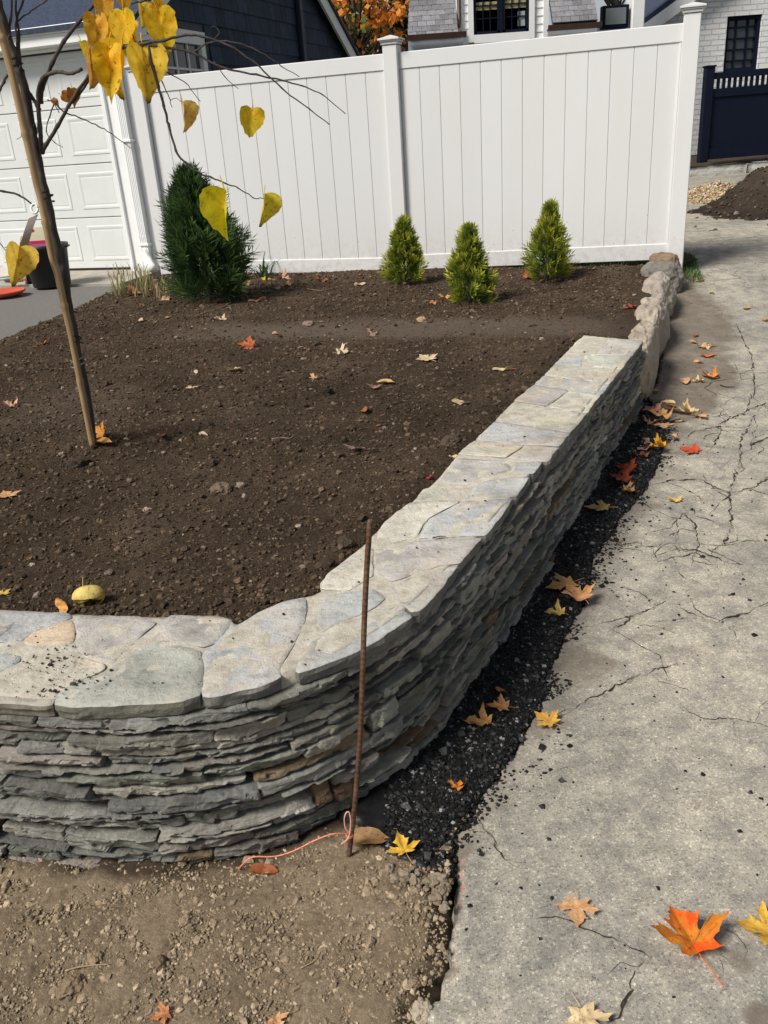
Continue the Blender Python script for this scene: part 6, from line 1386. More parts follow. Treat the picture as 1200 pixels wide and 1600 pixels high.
# nursery tag strip
TG = thing('plant_tag', tp(53, 322, -.01), 'grey-brown paper strip tag hanging from a low branch of the young tree', 'tag')
c1, c2 = tp(52, 338, -.01), tp(37, 386, -.03); wv = np.array([0.016, 0.006, 0.006])
vv = []
for t in np.linspace(0, 1, 8):
    c = c1 * (1 - t) + c2 * t + np.array([0, -0.008 * math.sin(t * 3.1), 0]); vv += [c - wv, c + wv]
vv = np.array(vv); th = np.array([0.001, 0.0012, 0.0]); V = np.vstack([vv, vv + th]); F = [(2 * i, 2 * i + 1, 2 * i + 3, 2 * i + 2) for i in range(7)] + [(16 + 2 * i + 2, 16 + 2 * i + 3, 16 + 2 * i + 1, 16 + 2 * i) for i in range(7)]
obj('strip', V, F, PLAIN, TG, color=(0.30, 0.26, 0.23))
a = np.linspace(0, 6.3, 16); q = tp(54, 326, -.01); MB().tube(np.column_stack([q[0] + .012 * np.cos(a), q[1] + .006 * np.sin(a), q[2] + .016 * np.sin(a)]), 0.004, 6).build('loop', PLAIN, TG, smooth=True, color=(0.75, 0.75, 0.74))

# ------------------------------------------------------------------ clutter at the garage
def lathe(prof, c, n=28):
    V = []; a = np.linspace(0, 2 * math.pi, n, endpoint=False)
    for r_, z_ in prof: V.append(np.column_stack([c[0] + r_ * np.cos(a), c[1] + r_ * np.sin(a), np.full(n, c[2] + z_)]))
    F = [(i * n + j, i * n + (j + 1) % n, (i + 1) * n + (j + 1) % n, (i + 1) * n + j) for i in range(len(prof) - 1) for j in range(n)]
    return np.vstack(V), F
zap = lambda x, y: 0.372
pb = on_ground(82, 446, zap, .37); k_ = depth(pb) / FPX
PT = thing('plant_pot', pb, 'large black plastic nursery pot at the garage door', 'plant pot')
R1 = 34 * k_; h_ = 62 * k_
V, F = lathe([(0.001, 0.01), (R1 * .80, 0.0), (R1 * .83, 0.01), (R1 * .98, h_ * .88), (R1 * 1.05, h_ * .89), (R1 * 1.06, h_), (R1 * 1.0, h_), (R1 * .97, h_ * .9), (R1 * .8, h_ * .4), (0.001, h_ * .38)], pb)
obj('body', V, F, BLACKPL, PT, smooth=True)
for sg in (-1, 1):
    a = np.linspace(0, math.pi, 10); MB().tube(np.column_stack([pb[0] + sg * (R1 * 1.02 + 0.02 * np.sin(a)), np.full(10, pb[1]) + 0.05 * np.cos(a), np.full(10, pb[2] + h_ * .93)]), 0.008, 6).build('handle', BLACKPL, PT, smooth=True)
# picture label and white bag edge inside the pot
CD = thing('picture_label', pb + (-0.03, -0.08, 0.3), 'tall pink and cream plant label standing in the black pot', 'plant label')
c0 = pb + np.array([0.0, -0.10, 0.0]); wl = 15 * k_ * 0.9
def card(z0_, z1_, x0_, x1_, yo, col, nm):
    MB().box(c0 + np.array([(x0_ + x1_) / 2, yo, (z0_ + z1_) / 2]), (x1_ - x0_, 0.004, z1_ - z0_)).build(nm, PLAIN, CD, color=col)
hb = h_ * 0.68
card(hb, hb + 46 * k_, -1.15 * wl, 0.85 * wl, 0, (0.72, 0.68, 0.48), 'card')
card(hb + 22 * k_, hb + 27 * k_, -1.15 * wl, 0.85 * wl, -0.004, (0.55, 0.03, 0.10), 'band'); card(hb + .5 * k_, hb + 22 * k_, -1.15 * wl, .85 * wl, -0.0042, (0.42, 0.15, 0.28), 'photo_print')
V, F = lathe([(0.001, 0), (6.2 * k_ * .6, 0)], (0, 0, 0), 18); V = V[:, [0, 2, 1]] * np.array([1, 1, .62]) + c0 + np.array([-0.55 * wl, -0.0045, hb + 42 * k_]); obj('oval_mark', V, F, PLAIN, CD, color=(0.5, 0.03, 0.06))
CD2 = thing('picture_label', pb + (0.11, -0.05, 0.3), 'second narrow plant label behind the stake in the black pot', 'plant label')
MB().box(pb + np.array([12 * k_, -0.05, hb + 24 * k_]), (13 * k_, 0.004, 46 * k_), np.array([[math.cos(.25), 0, -math.sin(.25)], [0, 1, 0], [math.sin(.25), 0, math.cos(.25)]])).build('card', PLAIN, CD2, color=(0.66, 0.64, 0.50))
MB().box(pb + np.array([14.5 * k_, -0.055, hb + 12 * k_]), (12 * k_, 0.004, 20 * k_), np.array([[math.cos(.25), 0, -math.sin(.25)], [0, 1, 0], [math.sin(.25), 0, math.cos(.25)]])).build('photo_print', PLAIN, CD2, color=(0.30, 0.10, 0.22))
q = on_ground(40, 444, zap, .37)
RL = thing('paper_roll', q, 'pink-ended black roll lying left of the pot', 'roll')
ax_ = np.array([0.85, 0.5, 0]); MB().tube([q + (0, 0, .055) + ax_ * 0.01, q + (0, 0, .055) + ax_ * 0.27], 0.055, 18).build('roll', BLACKPL, RL, smooth=False); MB().tube([q + (0, 0, .055) - ax_ * 0.004, q + (0, 0, .055) + ax_ * 0.012], 0.056, 18).build('end', PLAIN, RL, color=(0.68, 0.36, 0.34))
q = on_ground(8, 463, lambda x, y: .36, .36)
SD = thing('plastic_sled', q, 'red and orange plastic tray with tools lying at the left edge', 'tray')
V, F = lathe([(0.001, 0.01), (.15, 0.01), (.19, 0.035), (.20, .05), (.19, .055), (.145, .02), (.001, .018)], q, 24); obj('tray', V, F, PLAIN, SD, smooth=True, color=(0.55, 0.09, 0.05))
q2 = on_ground(15, 447, zap, .37); TL = thing('hand_tool', q2, 'grey steel pliers lying across the red tray edge', 'tool')
for sg in (-1, 1): MB().tube(spline3([q2 + (-.12, 0, .07), q2 + (0, sg * .02, .075), q2 + (.1, -sg * .02, .06), q2 + (.16, -sg * .03, .05)], 4), 0.011, 7).build('arm', GREYMETAL, TL, smooth=True)
q3 = on_ground(22, 441, zap, .37); v = ICO3[0] * np.array([.13, .06, .04]) * (1 + .3 * fbm(ICO3[0][:, 0] * 2, ICO3[0][:, 1] * 2, ICO3[0][:, 2] * 2, 3, 800))[:, None]
o = obj('work_glove', v, ICO3[1], PLAIN, smooth=True, color=(0.14, 0.12, 0.06)); o.location = q3 + (0, 0.03, .03); tag(o, 'olive work glove lying between tray and roll', 'glove')
q4 = on_ground(4, 434, zap, .37); V = np.array([[-.25, 0, 0], [.16, -.02, .02], [.03, .02, .12], [-.2, .03, .2], [-.05, .1, .01]]) + q4
o = obj('crumpled_bag', V, [(0, 1, 2), (0, 2, 3), (1, 4, 2), (2, 4, 3), (0, 3, 4), (0, 4, 1)], PLAIN, color=(0.62, 0.58, 0.53)); tag(o, 'crumpled whitish bag at the left edge by the garage door', 'bag')
A(36, 466, 14, ('curl', 2), (0.55, 0.26, 0.07), 'orange curled leaf in front of the red tray', 's')
A(123, 452, 10, ('scrap', 0), (0.60, 0.16, 0.06), 'red-orange leaf scrap right of the black pot', 's')

# ------------------------------------------------------------------ blades: cut iris clump, green plant, grass by the post
def blades(name, pts, hts, wd, lean, cols, label, cat, seed, kind=None):
    gg = np.random.default_rng(seed); V = []; F = []; C = []
    for (p, h, w_, l_, c) in zip(pts, hts, wd, lean, cols):
        a = gg.uniform(0, 6.28); d = np.array([math.cos(a), math.sin(a), 0]); s_ = np.array([-d[1], d[0], 0]) * w_; b0 = len(V)
        for i, t in enumerate((0, 0.4, 0.75, 1.0)):
            q = p + np.array([0, 0, h * t * (1 - 0.25 * l_ * t)]) + d * l_ * h * t * t; ww = s_ * (1 - 0.75 * t); V += [q - ww, q + ww]; C += [c * (0.8 + .3 * t)] * 2
        F += [(b0 + 2 * i, b0 + 2 * i + 1, b0 + 2 * i + 3, b0 + 2 * i + 2) for i in range(3)]
    if kind: return tag(obj(name, np.array(V), F, FOL, col=np.clip(np.array(C), 0.003, 1)), label, cat, kind=kind)
    T = thing(name, np.mean(pts, 0), label, cat); o = obj('blades', np.array(V), F, FOL, T, col=np.clip(np.array(C), 0.003, 1)); o['kind'] = 'stuff'; return T
gg = np.random.default_rng(5); n_ = 230
px_ = np.concatenate([gg.uniform(172, 234, 150), gg.uniform(225, 290, 80)]); py_ = np.concatenate([gg.uniform(434, 464, 150), gg.uniform(444, 468, 80)])
pts = [on_ground(x, y, zsoil, .38) for x, y in zip(px_, py_)]; u_ = gg.random((n_, 1)); cols = np.where(u_ < .55, (0.30, 0.25, 0.10), np.where(u_ < .8, (0.14, 0.20, 0.05), (0.32, 0.24, 0.15)))
blades('iris_clump', pts, np.concatenate([gg.uniform(.08, .24, 150), gg.uniform(.05, .13, 80)]), gg.uniform(.004, .011, n_), gg.uniform(.05, .5, n_), cols, 'clump of cut yellowing iris blades below the white downspout', 'plant', 6)
n_ = 26; pts = [on_ground(x, y, zsoil, .38) for x, y in zip(gg.normal(410, 5, n_), gg.normal(433, 3, n_))]
blades('leafy_plant', pts, gg.uniform(.10, .26, n_), gg.uniform(.008, .016, n_), gg.uniform(.5, 1.6, n_), np.tile((0.05, 0.11, 0.04), (n_, 1)) * gg.uniform(.7, 1.4, (n_, 1)), 'small strappy green plant at the fence right of tall arborvitae', 'plant', 7)
n_ = 2600; GP = [tuple(on_ground(x, y, zdrive, .3)[:2]) for x, y in ((1066, 400), (1085, 405), (1093, 425), (1100, 442), (1072, 445), (1062, 440))]
q = np.stack([gg.uniform(2.2, 3.6, n_ * 3), gg.uniform(6.3, 8.3, n_ * 3)], 1); q = q[inside(q[:, 0], q[:, 1], GP)][:n_]
q = np.vstack([q, np.stack([gg.uniform(1.9, 2.5, 500), gg.uniform(7.45, 7.9, 500)], 1)]); n_ = len(q)
zz_ = np.where(q[:, 0] + 0.0 < 2.5, 0.36, zdrive(q[:, 0], q[:, 1]) + 0.005)
blades('grass_patch', np.column_stack([q, zz_]), gg.uniform(.03, .075, n_), gg.uniform(.002, .004, n_), gg.uniform(.2, .9, n_), np.tile((0.085, 0.17, 0.03), (n_, 1)) * gg.uniform(.6, 1.4, (n_, 1)), 'bright green grass patch growing round the end fence post', 'grass', 8, 'stuff')

# ------------------------------------------------------------------ soil heap, gravel heap, block wall, dark fence
def heap(name, mat, cx, cy, lx, ly, h, seed, rough_, label, cat, power=1.0, shape=None, base=None):
    n1 = 110; xs_ = np.linspace(-1.2, 1.2, n1); X, Y = np.meshgrid(xs_, xs_); r = np.hypot(X, Y) + 0.16 * fbm(X * 2 + seed, Y * 2, 0, 3, 900)
    Z = h * np.clip(1 - r, -0.15, 1) ** power if power == 1 else h * np.sign(1 - r) * np.abs(np.clip(1 - r, -.1, 1)) ** power
    if shape is not None: Z = shape(X, Y, r)
    Z = Z + rough_ * fbm(X * 9, Y * 9, seed, 4, 901) + rough_ * .5 * fbm(X * 30, Y * 30, seed, 3, 902)
    WX, WY = cx + X * lx, cy + Y * ly; V = np.stack([WX, WY, zdrive(WX, WY) + Z], -1).reshape(-1, 3)
    f_ = grid_faces(n1, n1); ok = (Z > -0.12).ravel()[f_].all(1); return tag(obj(name, V, f_[ok], mat, smooth=True, attrs={'packed': np.zeros(len(V)), 'dark_soil': np.clip(1.0 - Z / (h * .9) + .3 * fbm(X * 3, Y * 3, 0, 3, 903), 0, 1)}), label, cat), (V, f_[ok])  # soil colour gets darker towards the bottom of the heap
def sh(X, Y, r):
    z = 0.42 * smooth01(1.05, 0.50, r) - 0.03
    return z + 0.07 * smooth01(-0.62, -0.50, X) * smooth01(0.5, 0.3, np.abs(Y)) * smooth01(0.0, -0.3, X)
hp, hv = heap('soil_heap', SAND, 5.55, 10.40, 1.70, 1.02, 0.8, 2.0, 0.05, 'large heap of brown soil at the top of the driveway', 'soil heap', shape=sh)
hp.data.materials.clear(); hm = Mat('heap_soil', 0.95, 0.1); hn = hm.noise(5, 6, .7); hm.base(hm.mix(hm.attr('dark_soil', 'Fac'), hm.ramp(hn, [(0.3, (0.065, 0.048, 0.034)), (0.7, (0.125, 0.094, 0.066))]), hm.ramp(hn, [(0.3, (0.026, 0.020, 0.016)), (0.7, (0.055, 0.042, 0.033))]))); hm.bump(hm.noise(26, 8, .75), .9, .05); hp.data.materials.append(hm.m)
q_ = hp_v = np.array([v_.co[:] for v_ in hp.data.vertices]); q_ = q_[gg.integers(0, len(q_), 5200)] + gg.normal(0, .02, (5200, 3)) * (1, 1, .2)
q_ = q_[q_[:, 2] > zdrive(q_[:, 0], q_[:, 1]) - .01]; v, f, c = clods(q_, np.clip(gg.lognormal(math.log(.011), .5, len(q_)), .004, .04), ICO1, .3, (1, 1, .8), np.where(gg.random((len(q_), 1)) < .06, (.2, .17, .14), (.075, .056, .041)), .4, 35)
o = obj('heap_clods', v, f, CLOD, hp, smooth=True, col=c); o['kind'] = 'stuff'
hp2, (gv, gf) = heap('gravel_heap', SOIL, 4.70, 12.0, 0.80, 0.65, 0.17, 5.0, 0.01, 'pile of tan gravel between the block wall and soil heap', 'gravel heap')
hp2.data.materials.clear(); hp2.data.materials.append(m_plain('gravel_base', (0.36, 0.28, 0.18), .9, .2, .35, 60, .8, 90)); 
up_ = gv[gv[:, 2] > zdrive(gv[:, 0], gv[:, 1]) - 0.02]; ii = gg.integers(0, len(up_), 4200)
pp = up_[ii] + gg.normal(0, .012, (len(ii), 3)); u_ = gg.random((len(ii), 1))
v, f, c = clods(pp, gg.uniform(.008, .020, len(ii)), ICO1, .25, (1, 1, .8), np.where(u_ < .3, (.55, .47, .36), np.where(u_ < .7, (.42, .31, .18), (.26, .18, .11))), .2, 33)
o = obj('gravel_stones', v, f, GRAVELM, hp2, col=c, smooth=True); o['kind'] = 'stuff'
o = lump(1151, 334, 9, (0.16, 0.155, 0.15), 'grey stone on the flank of the soil heap', 'd', (1, .7, .8), seed=22); q = aty(1151, 334, 9.95); o.location = q
for px, py, lb in ((1087, 341, 'pale leaf on the left toe of the soil heap'), (1085, 355, 'cream leaf at the drive edge below the soil heap'), (1169, 341, 'whitish leaf on the right flank of the soil heap')):
    A(px, py, 8, ('scrap', 0), CRM, lb, 'd')
# block wall: courses of big rock-faced blocks
BW = thing('block_wall', (7, 15.6, 0.4), 'low retaining wall of big pale rock-faced blocks below the dark fence', 'block wall')
def block(x0, x1, z0_, z1_, y, seed):
    nu, nv = 16, 8; U, V_ = np.meshgrid(np.linspace(0, 1, nu), np.linspace(0, 1, nv)); ed = np.minimum(np.minimum(U, 1 - U) * (x1 - x0), np.minimum(V_, 1 - V_) * (z1_ - z0_))
    d = 0.05 * smooth01(0, 0.06, ed) + 0.03 * fbm(U * 5 + seed, V_ * 4, 0, 3, 950); P = np.stack([x0 + (x1 - x0) * U, y - d, z0_ + (z1_ - z0_) * V_ + (x0 + (x1 - x0) * U - 6) * 0.012], -1); B = P.copy(); B[..., 1] = y + .35
    idx = np.arange(nu * nv).reshape(nv, nu); ring = np.concatenate([idx[0, :], idx[1:, -1], idx[-1, -2::-1], idx[-2:0:-1, 0]]); n_ = nu * nv; m_ = len(ring)
    F = [tuple(q) for q in grid_faces(nv, nu)] + [(int(ring[i]), n_ + i, n_ + (i + 1) % m_, int(ring[(i + 1) % m_]))[::-1] for i in range(m_)]
    obj('block', np.vstack([P.reshape(-1, 3), B.reshape(-1, 3)[ring]]), F, BLOCK, BW, smooth=True)
BY = 15.6
zt_ = aty(1090, 262, BY)[2]; x_j = aty(1168, 258, BY)[0]; hb_ = zt_ - aty(1110, 297, BY)[2]
for i in range(-2, 4): block(x_j + 1.25 * (i - 1) + .008, x_j + 1.25 * i - .008, zt_ - hb_, zt_, BY, i * 2.2)
for i in range(-2, 4): block(x_j + 1.25 * (i - 1.45) + .008, x_j + 1.25 * (i - .45) - .008, zt_ - 2 * hb_ - .015, zt_ - hb_ - .015, BY - .03, i * 3.1 + 1)
xs_ = np.linspace(x_j - 4, x_j + 6, 60); ys_ = np.linspace(BY + 0.1, BY + 6, 24); X, Y = np.meshgrid(xs_, ys_); tag(obj('terrace_soil', np.stack([X, Y, zt_ + .01 + (X - 6) * .012 + .03 * fbm(X * 4, Y * 4, 0, 3, 951)], -1).reshape(-1, 3), grid_faces(24, 60), hm.m, smooth=True, attrs={'dark_soil': np.full(X.size, .4)}), 'brown soil terrace behind the block wall', 'soil', kind='structure')
# dark fence
FY = 16.0; DF = thing('dark_fence', (*aty(1092, 250, FY)[:2], zt_), 'near-black board fence with open balusters along its top', 'fence')
pl_ = aty(1097, 250, FY); zb_ = aty(1110, 250, FY)[2]; ztop = aty(1140, 112, FY)[2]; slope = 0.012
def dz(x): return (x - pl_[0]) * slope
xl, xr = pl_[0], pl_[0] + 4.6
MB().box((xl, FY, (zb_ + ztop) / 2 + .03), (0.15, 0.15, ztop - zb_ + .12), None, .01).build('post', BLACKP, DF); MB().box((xl, FY, ztop + .10), (0.18, 0.18, 0.03), None, .006).build('post', BLACKP, DF)
MB().box((xl + 2.4, FY, (zb_ + ztop) / 2 + .05), (0.15, 0.15, ztop - zb_ + .12), None, .01).build('post', BLACKP, DF)
zr2 = aty(1150, 143, FY)[2]
def rail(z, h, t): 
    MB().prism([(-t / 2, -h / 2), (t / 2, -h / 2), (t / 2, h / 2), (-t / 2, h / 2)], np.array([xl + .07, FY, z]), np.array([xr, FY, z + (xr - xl) * slope]), np.array([0, 1., 0]), z3).build('rail', BLACKP, DF)
rail(ztop - .05, .10, .09); rail(zr2, .13, .09); rail(zb_ + .10, .18, .09)
MB().prism([(-.02, 0), (.02, 0), (.02, 1.0), (-.02, 1.0)], np.array([xl + .07, FY, zb_ + .1]), np.array([xr, FY, zb_ + .1 + (xr - xl) * slope]), np.array([0, 1., 0]), z3 * (zr2 - zb_ - .1)).build('panel', BLACKP, DF)
x = xl + .17
while x < xr:
    MB().box((x, FY, (ztop + zr2) / 2 + (x - xl) * slope), (0.045, 0.04, ztop - zr2 - .03), None).build('baluster', BLACKP, DF); x += 0.095

# ------------------------------------------------------------------ white dormer house
HY = 18.0; WH = thing('white_house', (*aty(780, 60, HY + 2)[:2], 0.6), 'white clapboard house with slate roof and a black-framed dormer window', 'house')
def hp_(x, y, d=0.0): return aty(x, y, HY + d)
# dormer wall with clapboards
p00, p10 = hp_(719, 78), hp_(852, 62); zlo, zhi = 2.2, 5.2; xa, xb = p00[0], p10[0]
wl_, wr_, wb_, wtp = hp_(740, 57)[0], hp_(826, 48)[0], hp_(783, 52)[2], hp_(783, 52)[2] + 1.35
mb = MB(); z = zlo
while z < zhi:
    segs = [(xa, xb)] if (z + .13 < wb_ - .14 or z > wtp + .1) else [(xa, wl_ - .1), (wr_ + .1, xb)]
    for s0, s1 in segs: mb.prism([(0.02, 0), (-0.022, 0), (-0.004, .135), (0.02, .135)], np.array([s0, HY, z]), np.array([s1, HY, z]), np.array([0, 1., 0]), z3)
    z += .13
o = mb.build('clapboards', WHITE, WH); o['kind'] = 'stuff'
MB().box(((xa + xb) / 2, HY + .12, (zlo + zhi) / 2), (xb - xa - .01, .18, zhi - zlo)).build('wall', WHITE, WH)
for s in (xa, xb): MB().box((s, HY - .01, (zlo + zhi) / 2), (.10, .10, zhi - zlo + .01)).build('corner_board', WHITE, WH)
WN = MB(); zc_ = (wb_ + wtp) / 2
for x0, x1, z0_, z1_ in ((wl_ - .1, wl_ - .002, wb_ - .12, wtp + .1), (wr_ + .002, wr_ + .1, wb_ - .12, wtp + .1), (wl_, wr_, wtp, wtp + .1), (wl_, wr_, wb_ - .14, wb_ - .002)): WN.box(((x0 + x1) / 2, HY - .025, (z0_ + z1_) / 2), (x1 - x0, .07, z1_ - z0_))
WN = WN.build('window', WHITE, WH)
xm = (wl_ + wr_) / 2; fr = MB()
for x0, x1 in ((wl_, xm - .02), (xm + .02, wr_)):
    for a0, a1, b0, b1 in ((x0, x0 + .05, wb_, wtp), (x1 - .05, x1, wb_, wtp), (x0, x1, wb_, wb_ + .05), (x0, x1, wtp - .05, wtp)): fr.box(((a0 + a1) / 2, HY - .005, (b0 + b1) / 2), (a1 - a0 + .001, .05, b1 - b0))
fr.box((xm, HY - .01, zc_), (.05, .06, wtp - wb_))
for x0, x1 in ((wl_ + .05, xm - .07), (xm + .07, wr_ - .05)):
    for i in (1, 2): fr.box((x0 + (x1 - x0) * i / 3, HY + .008, zc_), (.018, .02, wtp - wb_ - .05))
    for i in range(1, 6): fr.box(((x0 + x1) / 2, HY + .009, wb_ + .05 + (wtp - wb_ - .1) * i / 6), (x1 - x0, .018, .018 if i != 3 else .03))
fr.build('frame', BLACKP, WN)
MB().box((xm, HY + .035, wb_ + .22), (wr_ - wl_ - .06, .01, .40)).build('pane', GLASS, WN); MB().box((xm, HY + .035, wb_ + .5 + (wtp - wb_ - .55) / 2), (wr_ - wl_ - .06, .01, wtp - wb_ - .56)).build('pane', GLASS2, WN)
MB().box((xm, HY + .027, wb_ + .46), (wr_ - wl_ - .08, .004, .13)).build('blind', PLAIN, WN, color=(.38, .33, .18))
MB().box((wr_ - .13, HY + .027, wb_ + .22), (.13, .004, .24)).build('paper', PLAIN, WN, color=(.35, .4, .4))
# slate roof slopes left and right of the dormer
RS = np.array([0, 0.62, 0.785])           # up the slope
def slate_slope(xL, xR, zE, rows, y0, left_cut=0.0):
    n_s = np.array([0, -0.785, 0.62]); o0 = np.array([0, y0, zE])
    V = np.array([[xL, y0, zE], [xR, y0, zE], [xR, y0 + RS[1] * 3, zE + RS[2] * 3], [xL + left_cut * 3, y0 + RS[1] * 3, zE + RS[2] * 3]]); 
    RF = obj('roof', np.vstack([V - n_s * .012, V - n_s * .05]), [(0, 1, 2, 3), (7, 6, 5, 4)], ROOFD, WH)
    exp_ = 0.115
    for r_ in range(rows):
        x = xL + left_cut * exp_ * r_ - (0.085 if r_ % 2 else 0)
        while x < xR:
            x0 = max(x, xL + left_cut * exp_ * r_) + .004; x1 = min(x + .165, xR) - .004
            if x1 - x0 > .03:
                b0 = o0 + RS * (r_ * exp_ + random.uniform(-.004, .004)); t_ = random.uniform(.75, 1.25)
                mb = MB(); mb.prism([(0, 0), (0.022, 0.0), (0.012, .20), (0, .20)], b0 + (x0, 0, 0), b0 + (x1, 0, 0), n_s, RS); mb.build('slate', RSLATE, RF, color=(.20 * t_, .20 * t_, .215 * t_))
            x += .165
eL, eR = hp_(638, 66, -.35), hp_(721, 52, -.35); slate_slope(eL[0], xa - .06, (eL[2] + eR[2]) / 2 + .02, 11, HY - .35, .12)
eL2, eR2 = hp_(846, 40, -.35), hp_(934, 33, -.35); slate_slope(xb + .06, eR2[0], (eL2[2] + eR2[2]) / 2 + .02, 9, HY - .35, 0)
for (a_, b_) in ((eL[0], xa + .02), (xb - .02, eR2[0])):
    zz_ = (eL[2] + eR[2]) / 2 - .03
    MB().prism([(0, 0), (-.1, .01), (-.12, .09), (-.105, .09), (-.09, .03), (0, .03)], np.array([a_ - .03, HY - .38, zz_]), np.array([b_ + .05, HY - .38, zz_]), np.array([0, 1., 0]), z3).build('gutter', COPPER, WH)
    MB().box(((a_ + b_) / 2, HY - .30, zz_ - .07), (b_ - a_, .05, .16)).build('fascia', GREYMETAL, WH)
    MB().box(((a_ + b_) / 2, HY + .1, zz_ - 1.4), (b_ - a_ - .02, .2, 2.5)).build('wall', WHITE, WH)
ds0 = hp_(718, 44, -.06); MB().tube([ds0 + (0, 0, 1.0), ds0 + (0, 0, .12), ds0 + (-.03, -.1, .02)], .035, 8).build('downspout', COPPER, WH, smooth=True)
# ------------------------------------------------------------------ small glazed lean-to and white brick house
SK = thing('skylight_box', hp_(962, 30, 1), 'dark framed glass box poking up between the two houses', 'skylight')
c_ = hp_(962, 26, 1.0); MB().box(c_ + (0, .1, 0), (.52, .2, .40), None, .01).build('frame', BLACKP, SK); MB().box(c_ + (0, -.005, .01), (.40, .012, .28)).build('pane', GLASS2, SK)
BH = thing('brick_house', (*aty(1130, 60, 20)[:2], .6), 'white painted brick house with a dark grid window behind the dark fence', 'house')
BYh = 20.0
def bp(x, y, d=0): return aty(x, y, BYh + d)
xL, zL = bp(1000, 40)[0], bp(1000, 40)[2]; wx0, wx1, wz0, wz1 = bp(1130, 108)[0], bp(1188, 60)[0], bp(1132, 113)[2], bp(1160, 24)[2]
rk = (bp(1056, 0)[2] - bp(1011, 33)[2]) / (bp(1056, 0)[0] - bp(1011, 33)[0])
xR = xL + 8.0; xmid = xL + 4.0; ztop_ = zL + rk * 4.0
def wallpoly(pts, name, mat, dy=0.0, th=.25):
    n_ = len(pts); V = [(x, BYh + dy, z) for x, z in pts] + [(x, BYh + dy + th, z) for x, z in pts]; return obj(name, V, [tuple(range(n_)), tuple(range(n_, 2 * n_))[::-1]] + [(i, n_ + i, n_ + (i + 1) % n_, (i + 1) % n_) for i in range(n_)], mat, BH)
zr = lambda x: zL + rk * (x - xL) if x < xmid else zL + rk * (xR - x)
wallpoly([(xL, .3), (wx0, .3), (wx0, zr(wx0)), (xL, zL)], 'wall', BRICK); wallpoly([(wx1, .3), (xR, .3), (xR, zL), (xmid, ztop_), (wx1, zr(wx1))], 'wall', BRICK)
wallpoly([(wx0, wz1), (wx1, wz1), (wx1, zr(wx1)), (wx0, zr(wx0))], 'wall', BRICK); wallpoly([(wx0, .3), (wx1, .3), (wx1, wz0), (wx0, wz0)], 'wall', BRICK)
BWN = MB()
for a0, a1, b0, b1 in ((wx0, wx0 + .07, wz0, wz1), (wx1 - .07, wx1, wz0, wz1), (wx0 + .07, wx1 - .07, wz0, wz0 + .07), (wx0 + .07, wx1 - .07, wz1 - .07, wz1)): BWN.box(((a0 + a1) / 2, BYh + .10, (b0 + b1) / 2), (a1 - a0, .08, b1 - b0))
for i in (1, 2): BWN.box((wx0 + (wx1 - wx0) * i / 3, BYh + .12, (wz0 + wz1) / 2), (.035, .03, wz1 - wz0 - .1))
for i in range(1, 5): BWN.box(((wx0 + wx1) / 2, BYh + .121, wz0 + (wz1 - wz0) * i / 5), (wx1 - wx0 - .1, .028, .035))
BWN = BWN.build('window', BLACKP, BH); MB().box(((wx0 + wx1) / 2, BYh + .15, (wz0 + wz1) / 2), (wx1 - wx0 - .02, .02, wz1 - wz0 - .02)).build('pane', GLASS, BWN)
for sg in (0, 1):
    a_, b_ = ((xL - .25, zL - .25 * rk), (xmid, ztop_)) if not sg else ((xR + .25, zL - .25 * rk), (xmid, ztop_))
    P4 = [np.array([a_[0], BYh - .25, a_[1]]), np.array([b_[0], BYh - .25, b_[1]]), np.array([b_[0], BYh + 8, b_[1]]), np.array([a_[0], BYh + 8, a_[1]])]; RF = obj('roof', np.array(P4 + [p_ + z3 * .10 for p_ in P4]), [(0, 3, 2, 1), (4, 5, 6, 7), (0, 1, 5, 4), (1, 2, 6, 5), (3, 7, 6, 2), (0, 4, 7, 3)], ROOFD, BH)
    P4 = [np.array([a_[0], BYh - .255, a_[1] - .002]), np.array([b_[0], BYh - .255, b_[1] - .002])]; Vr = P4 + [P4[1] - z3 * .26, P4[0] - z3 * .26]; obj('rake_board', np.array(Vr + [p_ + np.array([0, .04, 0]) for p_ in Vr]), [(0, 1, 2, 3), (7, 6, 5, 4), (0, 4, 5, 1), (2, 6, 7, 3), (1, 5, 6, 2), (3, 7, 4, 0)], WHITE, RF)
# lower white stucco gable between the houses
SG = thing('stucco_gable', bp(996, 35, -.8), 'narrow white stucco chimney end between the skylight and brick house', 'chimney')
s0, s1 = bp(983, 0, -.8)[0], bp(1003, 0, -.8)[0]; MB().box(((s0 + s1) / 2, BYh - .8, 3.4), (s1 - s0, .5, 3.2), None, .02).build('stack', WHITE, SG); MB().box(((s0 + s1) / 2, BYh - .8, 5.03), (s1 - s0 + .12, .62, .08), None, .01).build('coping', BLOCK, SG)

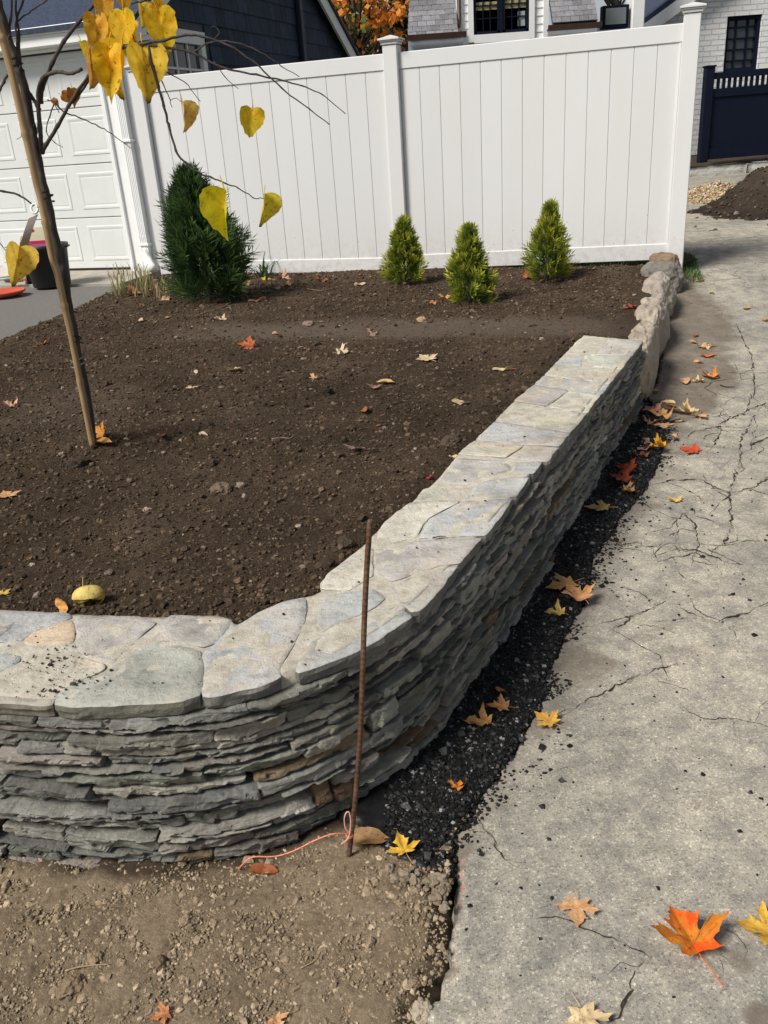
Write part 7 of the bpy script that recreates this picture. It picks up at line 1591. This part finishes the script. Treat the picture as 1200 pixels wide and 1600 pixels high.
# ------------------------------------------------------------------ trees beyond the fence
def tree(name, base, h, crown_z, crown_r, n, size, cols, label, seed, clumps=26, flat=0.8):
    T = thing(name, base, label, 'tree', 'trees beyond the fence'); gg = np.random.default_rng(seed); b_ = np.asarray(base, float)
    tk = MB(); tk.tube(spline3([b_ - (0, 0, .3), b_ + (.1, 0, h * .35), b_ + (-.1, .1, h * .7), b_ + (.05, 0, h * .95)], 5), np.linspace(.17, .03, 16), 8)
    tk.build('trunk', BARK, T, smooth=True)
    cz = b_ + np.array([0, 0, crown_z]); cc = gg.normal(0, 1, (clumps, 3)); cc /= np.linalg.norm(cc, axis=1)[:, None]; cc = cz + cc * np.array([crown_r, crown_r, crown_r * flat]) * gg.uniform(.35, 1, (clumps, 1)); 
    lm = MB()
    for q in cc: 
        s_ = b_ + np.array([0, 0, min(h * .8, max(h * .25, (q[2] - b_[2]) * .7))]); lm.tube(spline3([s_, (s_ + q) / 2 + gg.normal(0, .15, 3), q], 4), np.linspace(.06, .012, 9), 5)
    lm.build('limbs', BARK, T, smooth=True)
    k = gg.integers(0, clumps, n); rad_ = gg.uniform(.35, .95, clumps)[k]; d = gg.normal(0, 1, (n, 3)) * np.array([1, 1, .42]); pos = cc[k] + d * rad_[:, None] * .55
    nn = gg.normal(0, 1, (n, 3)); nn /= np.linalg.norm(nn, axis=1)[:, None]; u1 = np.cross(nn, gg.normal(0, 1, (n, 3))); u1 /= np.linalg.norm(u1, axis=1)[:, None]; u2 = np.cross(nn, u1); s_ = size * gg.uniform(.6, 1.4, (n, 1))
    V = np.stack([pos - u1 * s_, pos + u2 * s_ * .6, pos + u1 * s_, pos - u2 * s_ * .6], 1).reshape(-1, 3); F = np.arange(4 * n).reshape(n, 4)
    ck = np.array(cols)[gg.integers(0, len(cols), clumps)]; own = np.array(cols)[gg.integers(0, len(cols), n)]; c = np.where(gg.random((n, 1)) < .72, ck[k], own) * gg.uniform(.65, 1.35, (n, 1))
    obj('crown', V, F, FOL, T, col=np.repeat(np.clip(c, .003, 1), 4, 0)); return T
OC = [(.80, .27, .04), (.85, .36, .06), (.75, .21, .05), (.34, .26, .05), (.15, .19, .05), (.80, .30, .05)]
GC = [(.045, .075, .018), (.06, .09, .022), (.09, .10, .02)]
DC = [(.014, .032, .014), (.02, .045, .018), (.03, .055, .02)]
def gb(px, Y): q = aty(px, 60, Y); return np.array([q[0], Y, .7])
tree('maple_tree', gb(560, 30), 6.2, 4.3, 2.2, 2000, .11, OC, 'orange-leaved maple showing above the fence between the roofs', 61, 34)
tree('green_tree', gb(520, 36), 8.5, 6.3, 2.0, 1000, .12, GC, 'olive green tree behind the orange maple on its left', 62, 26)
tree('dark_evergreen', gb(628, 33), 9, 5.4, 1.7, 3800, .11, DC, 'dark evergreen tree beside the left slate roof edge', 63, 30, 1.5)
tree('green_tree', gb(606, 35), 6, 4.2, 1.0, 800, .12, GC, 'dull green tree rising just right of the orange maple', 65, 16)
tree('green_tree', gb(960, 36), 10, 7.0, 2.2, 3200, .12, DC, 'dark green tree behind the gap between the two houses', 64, 26)
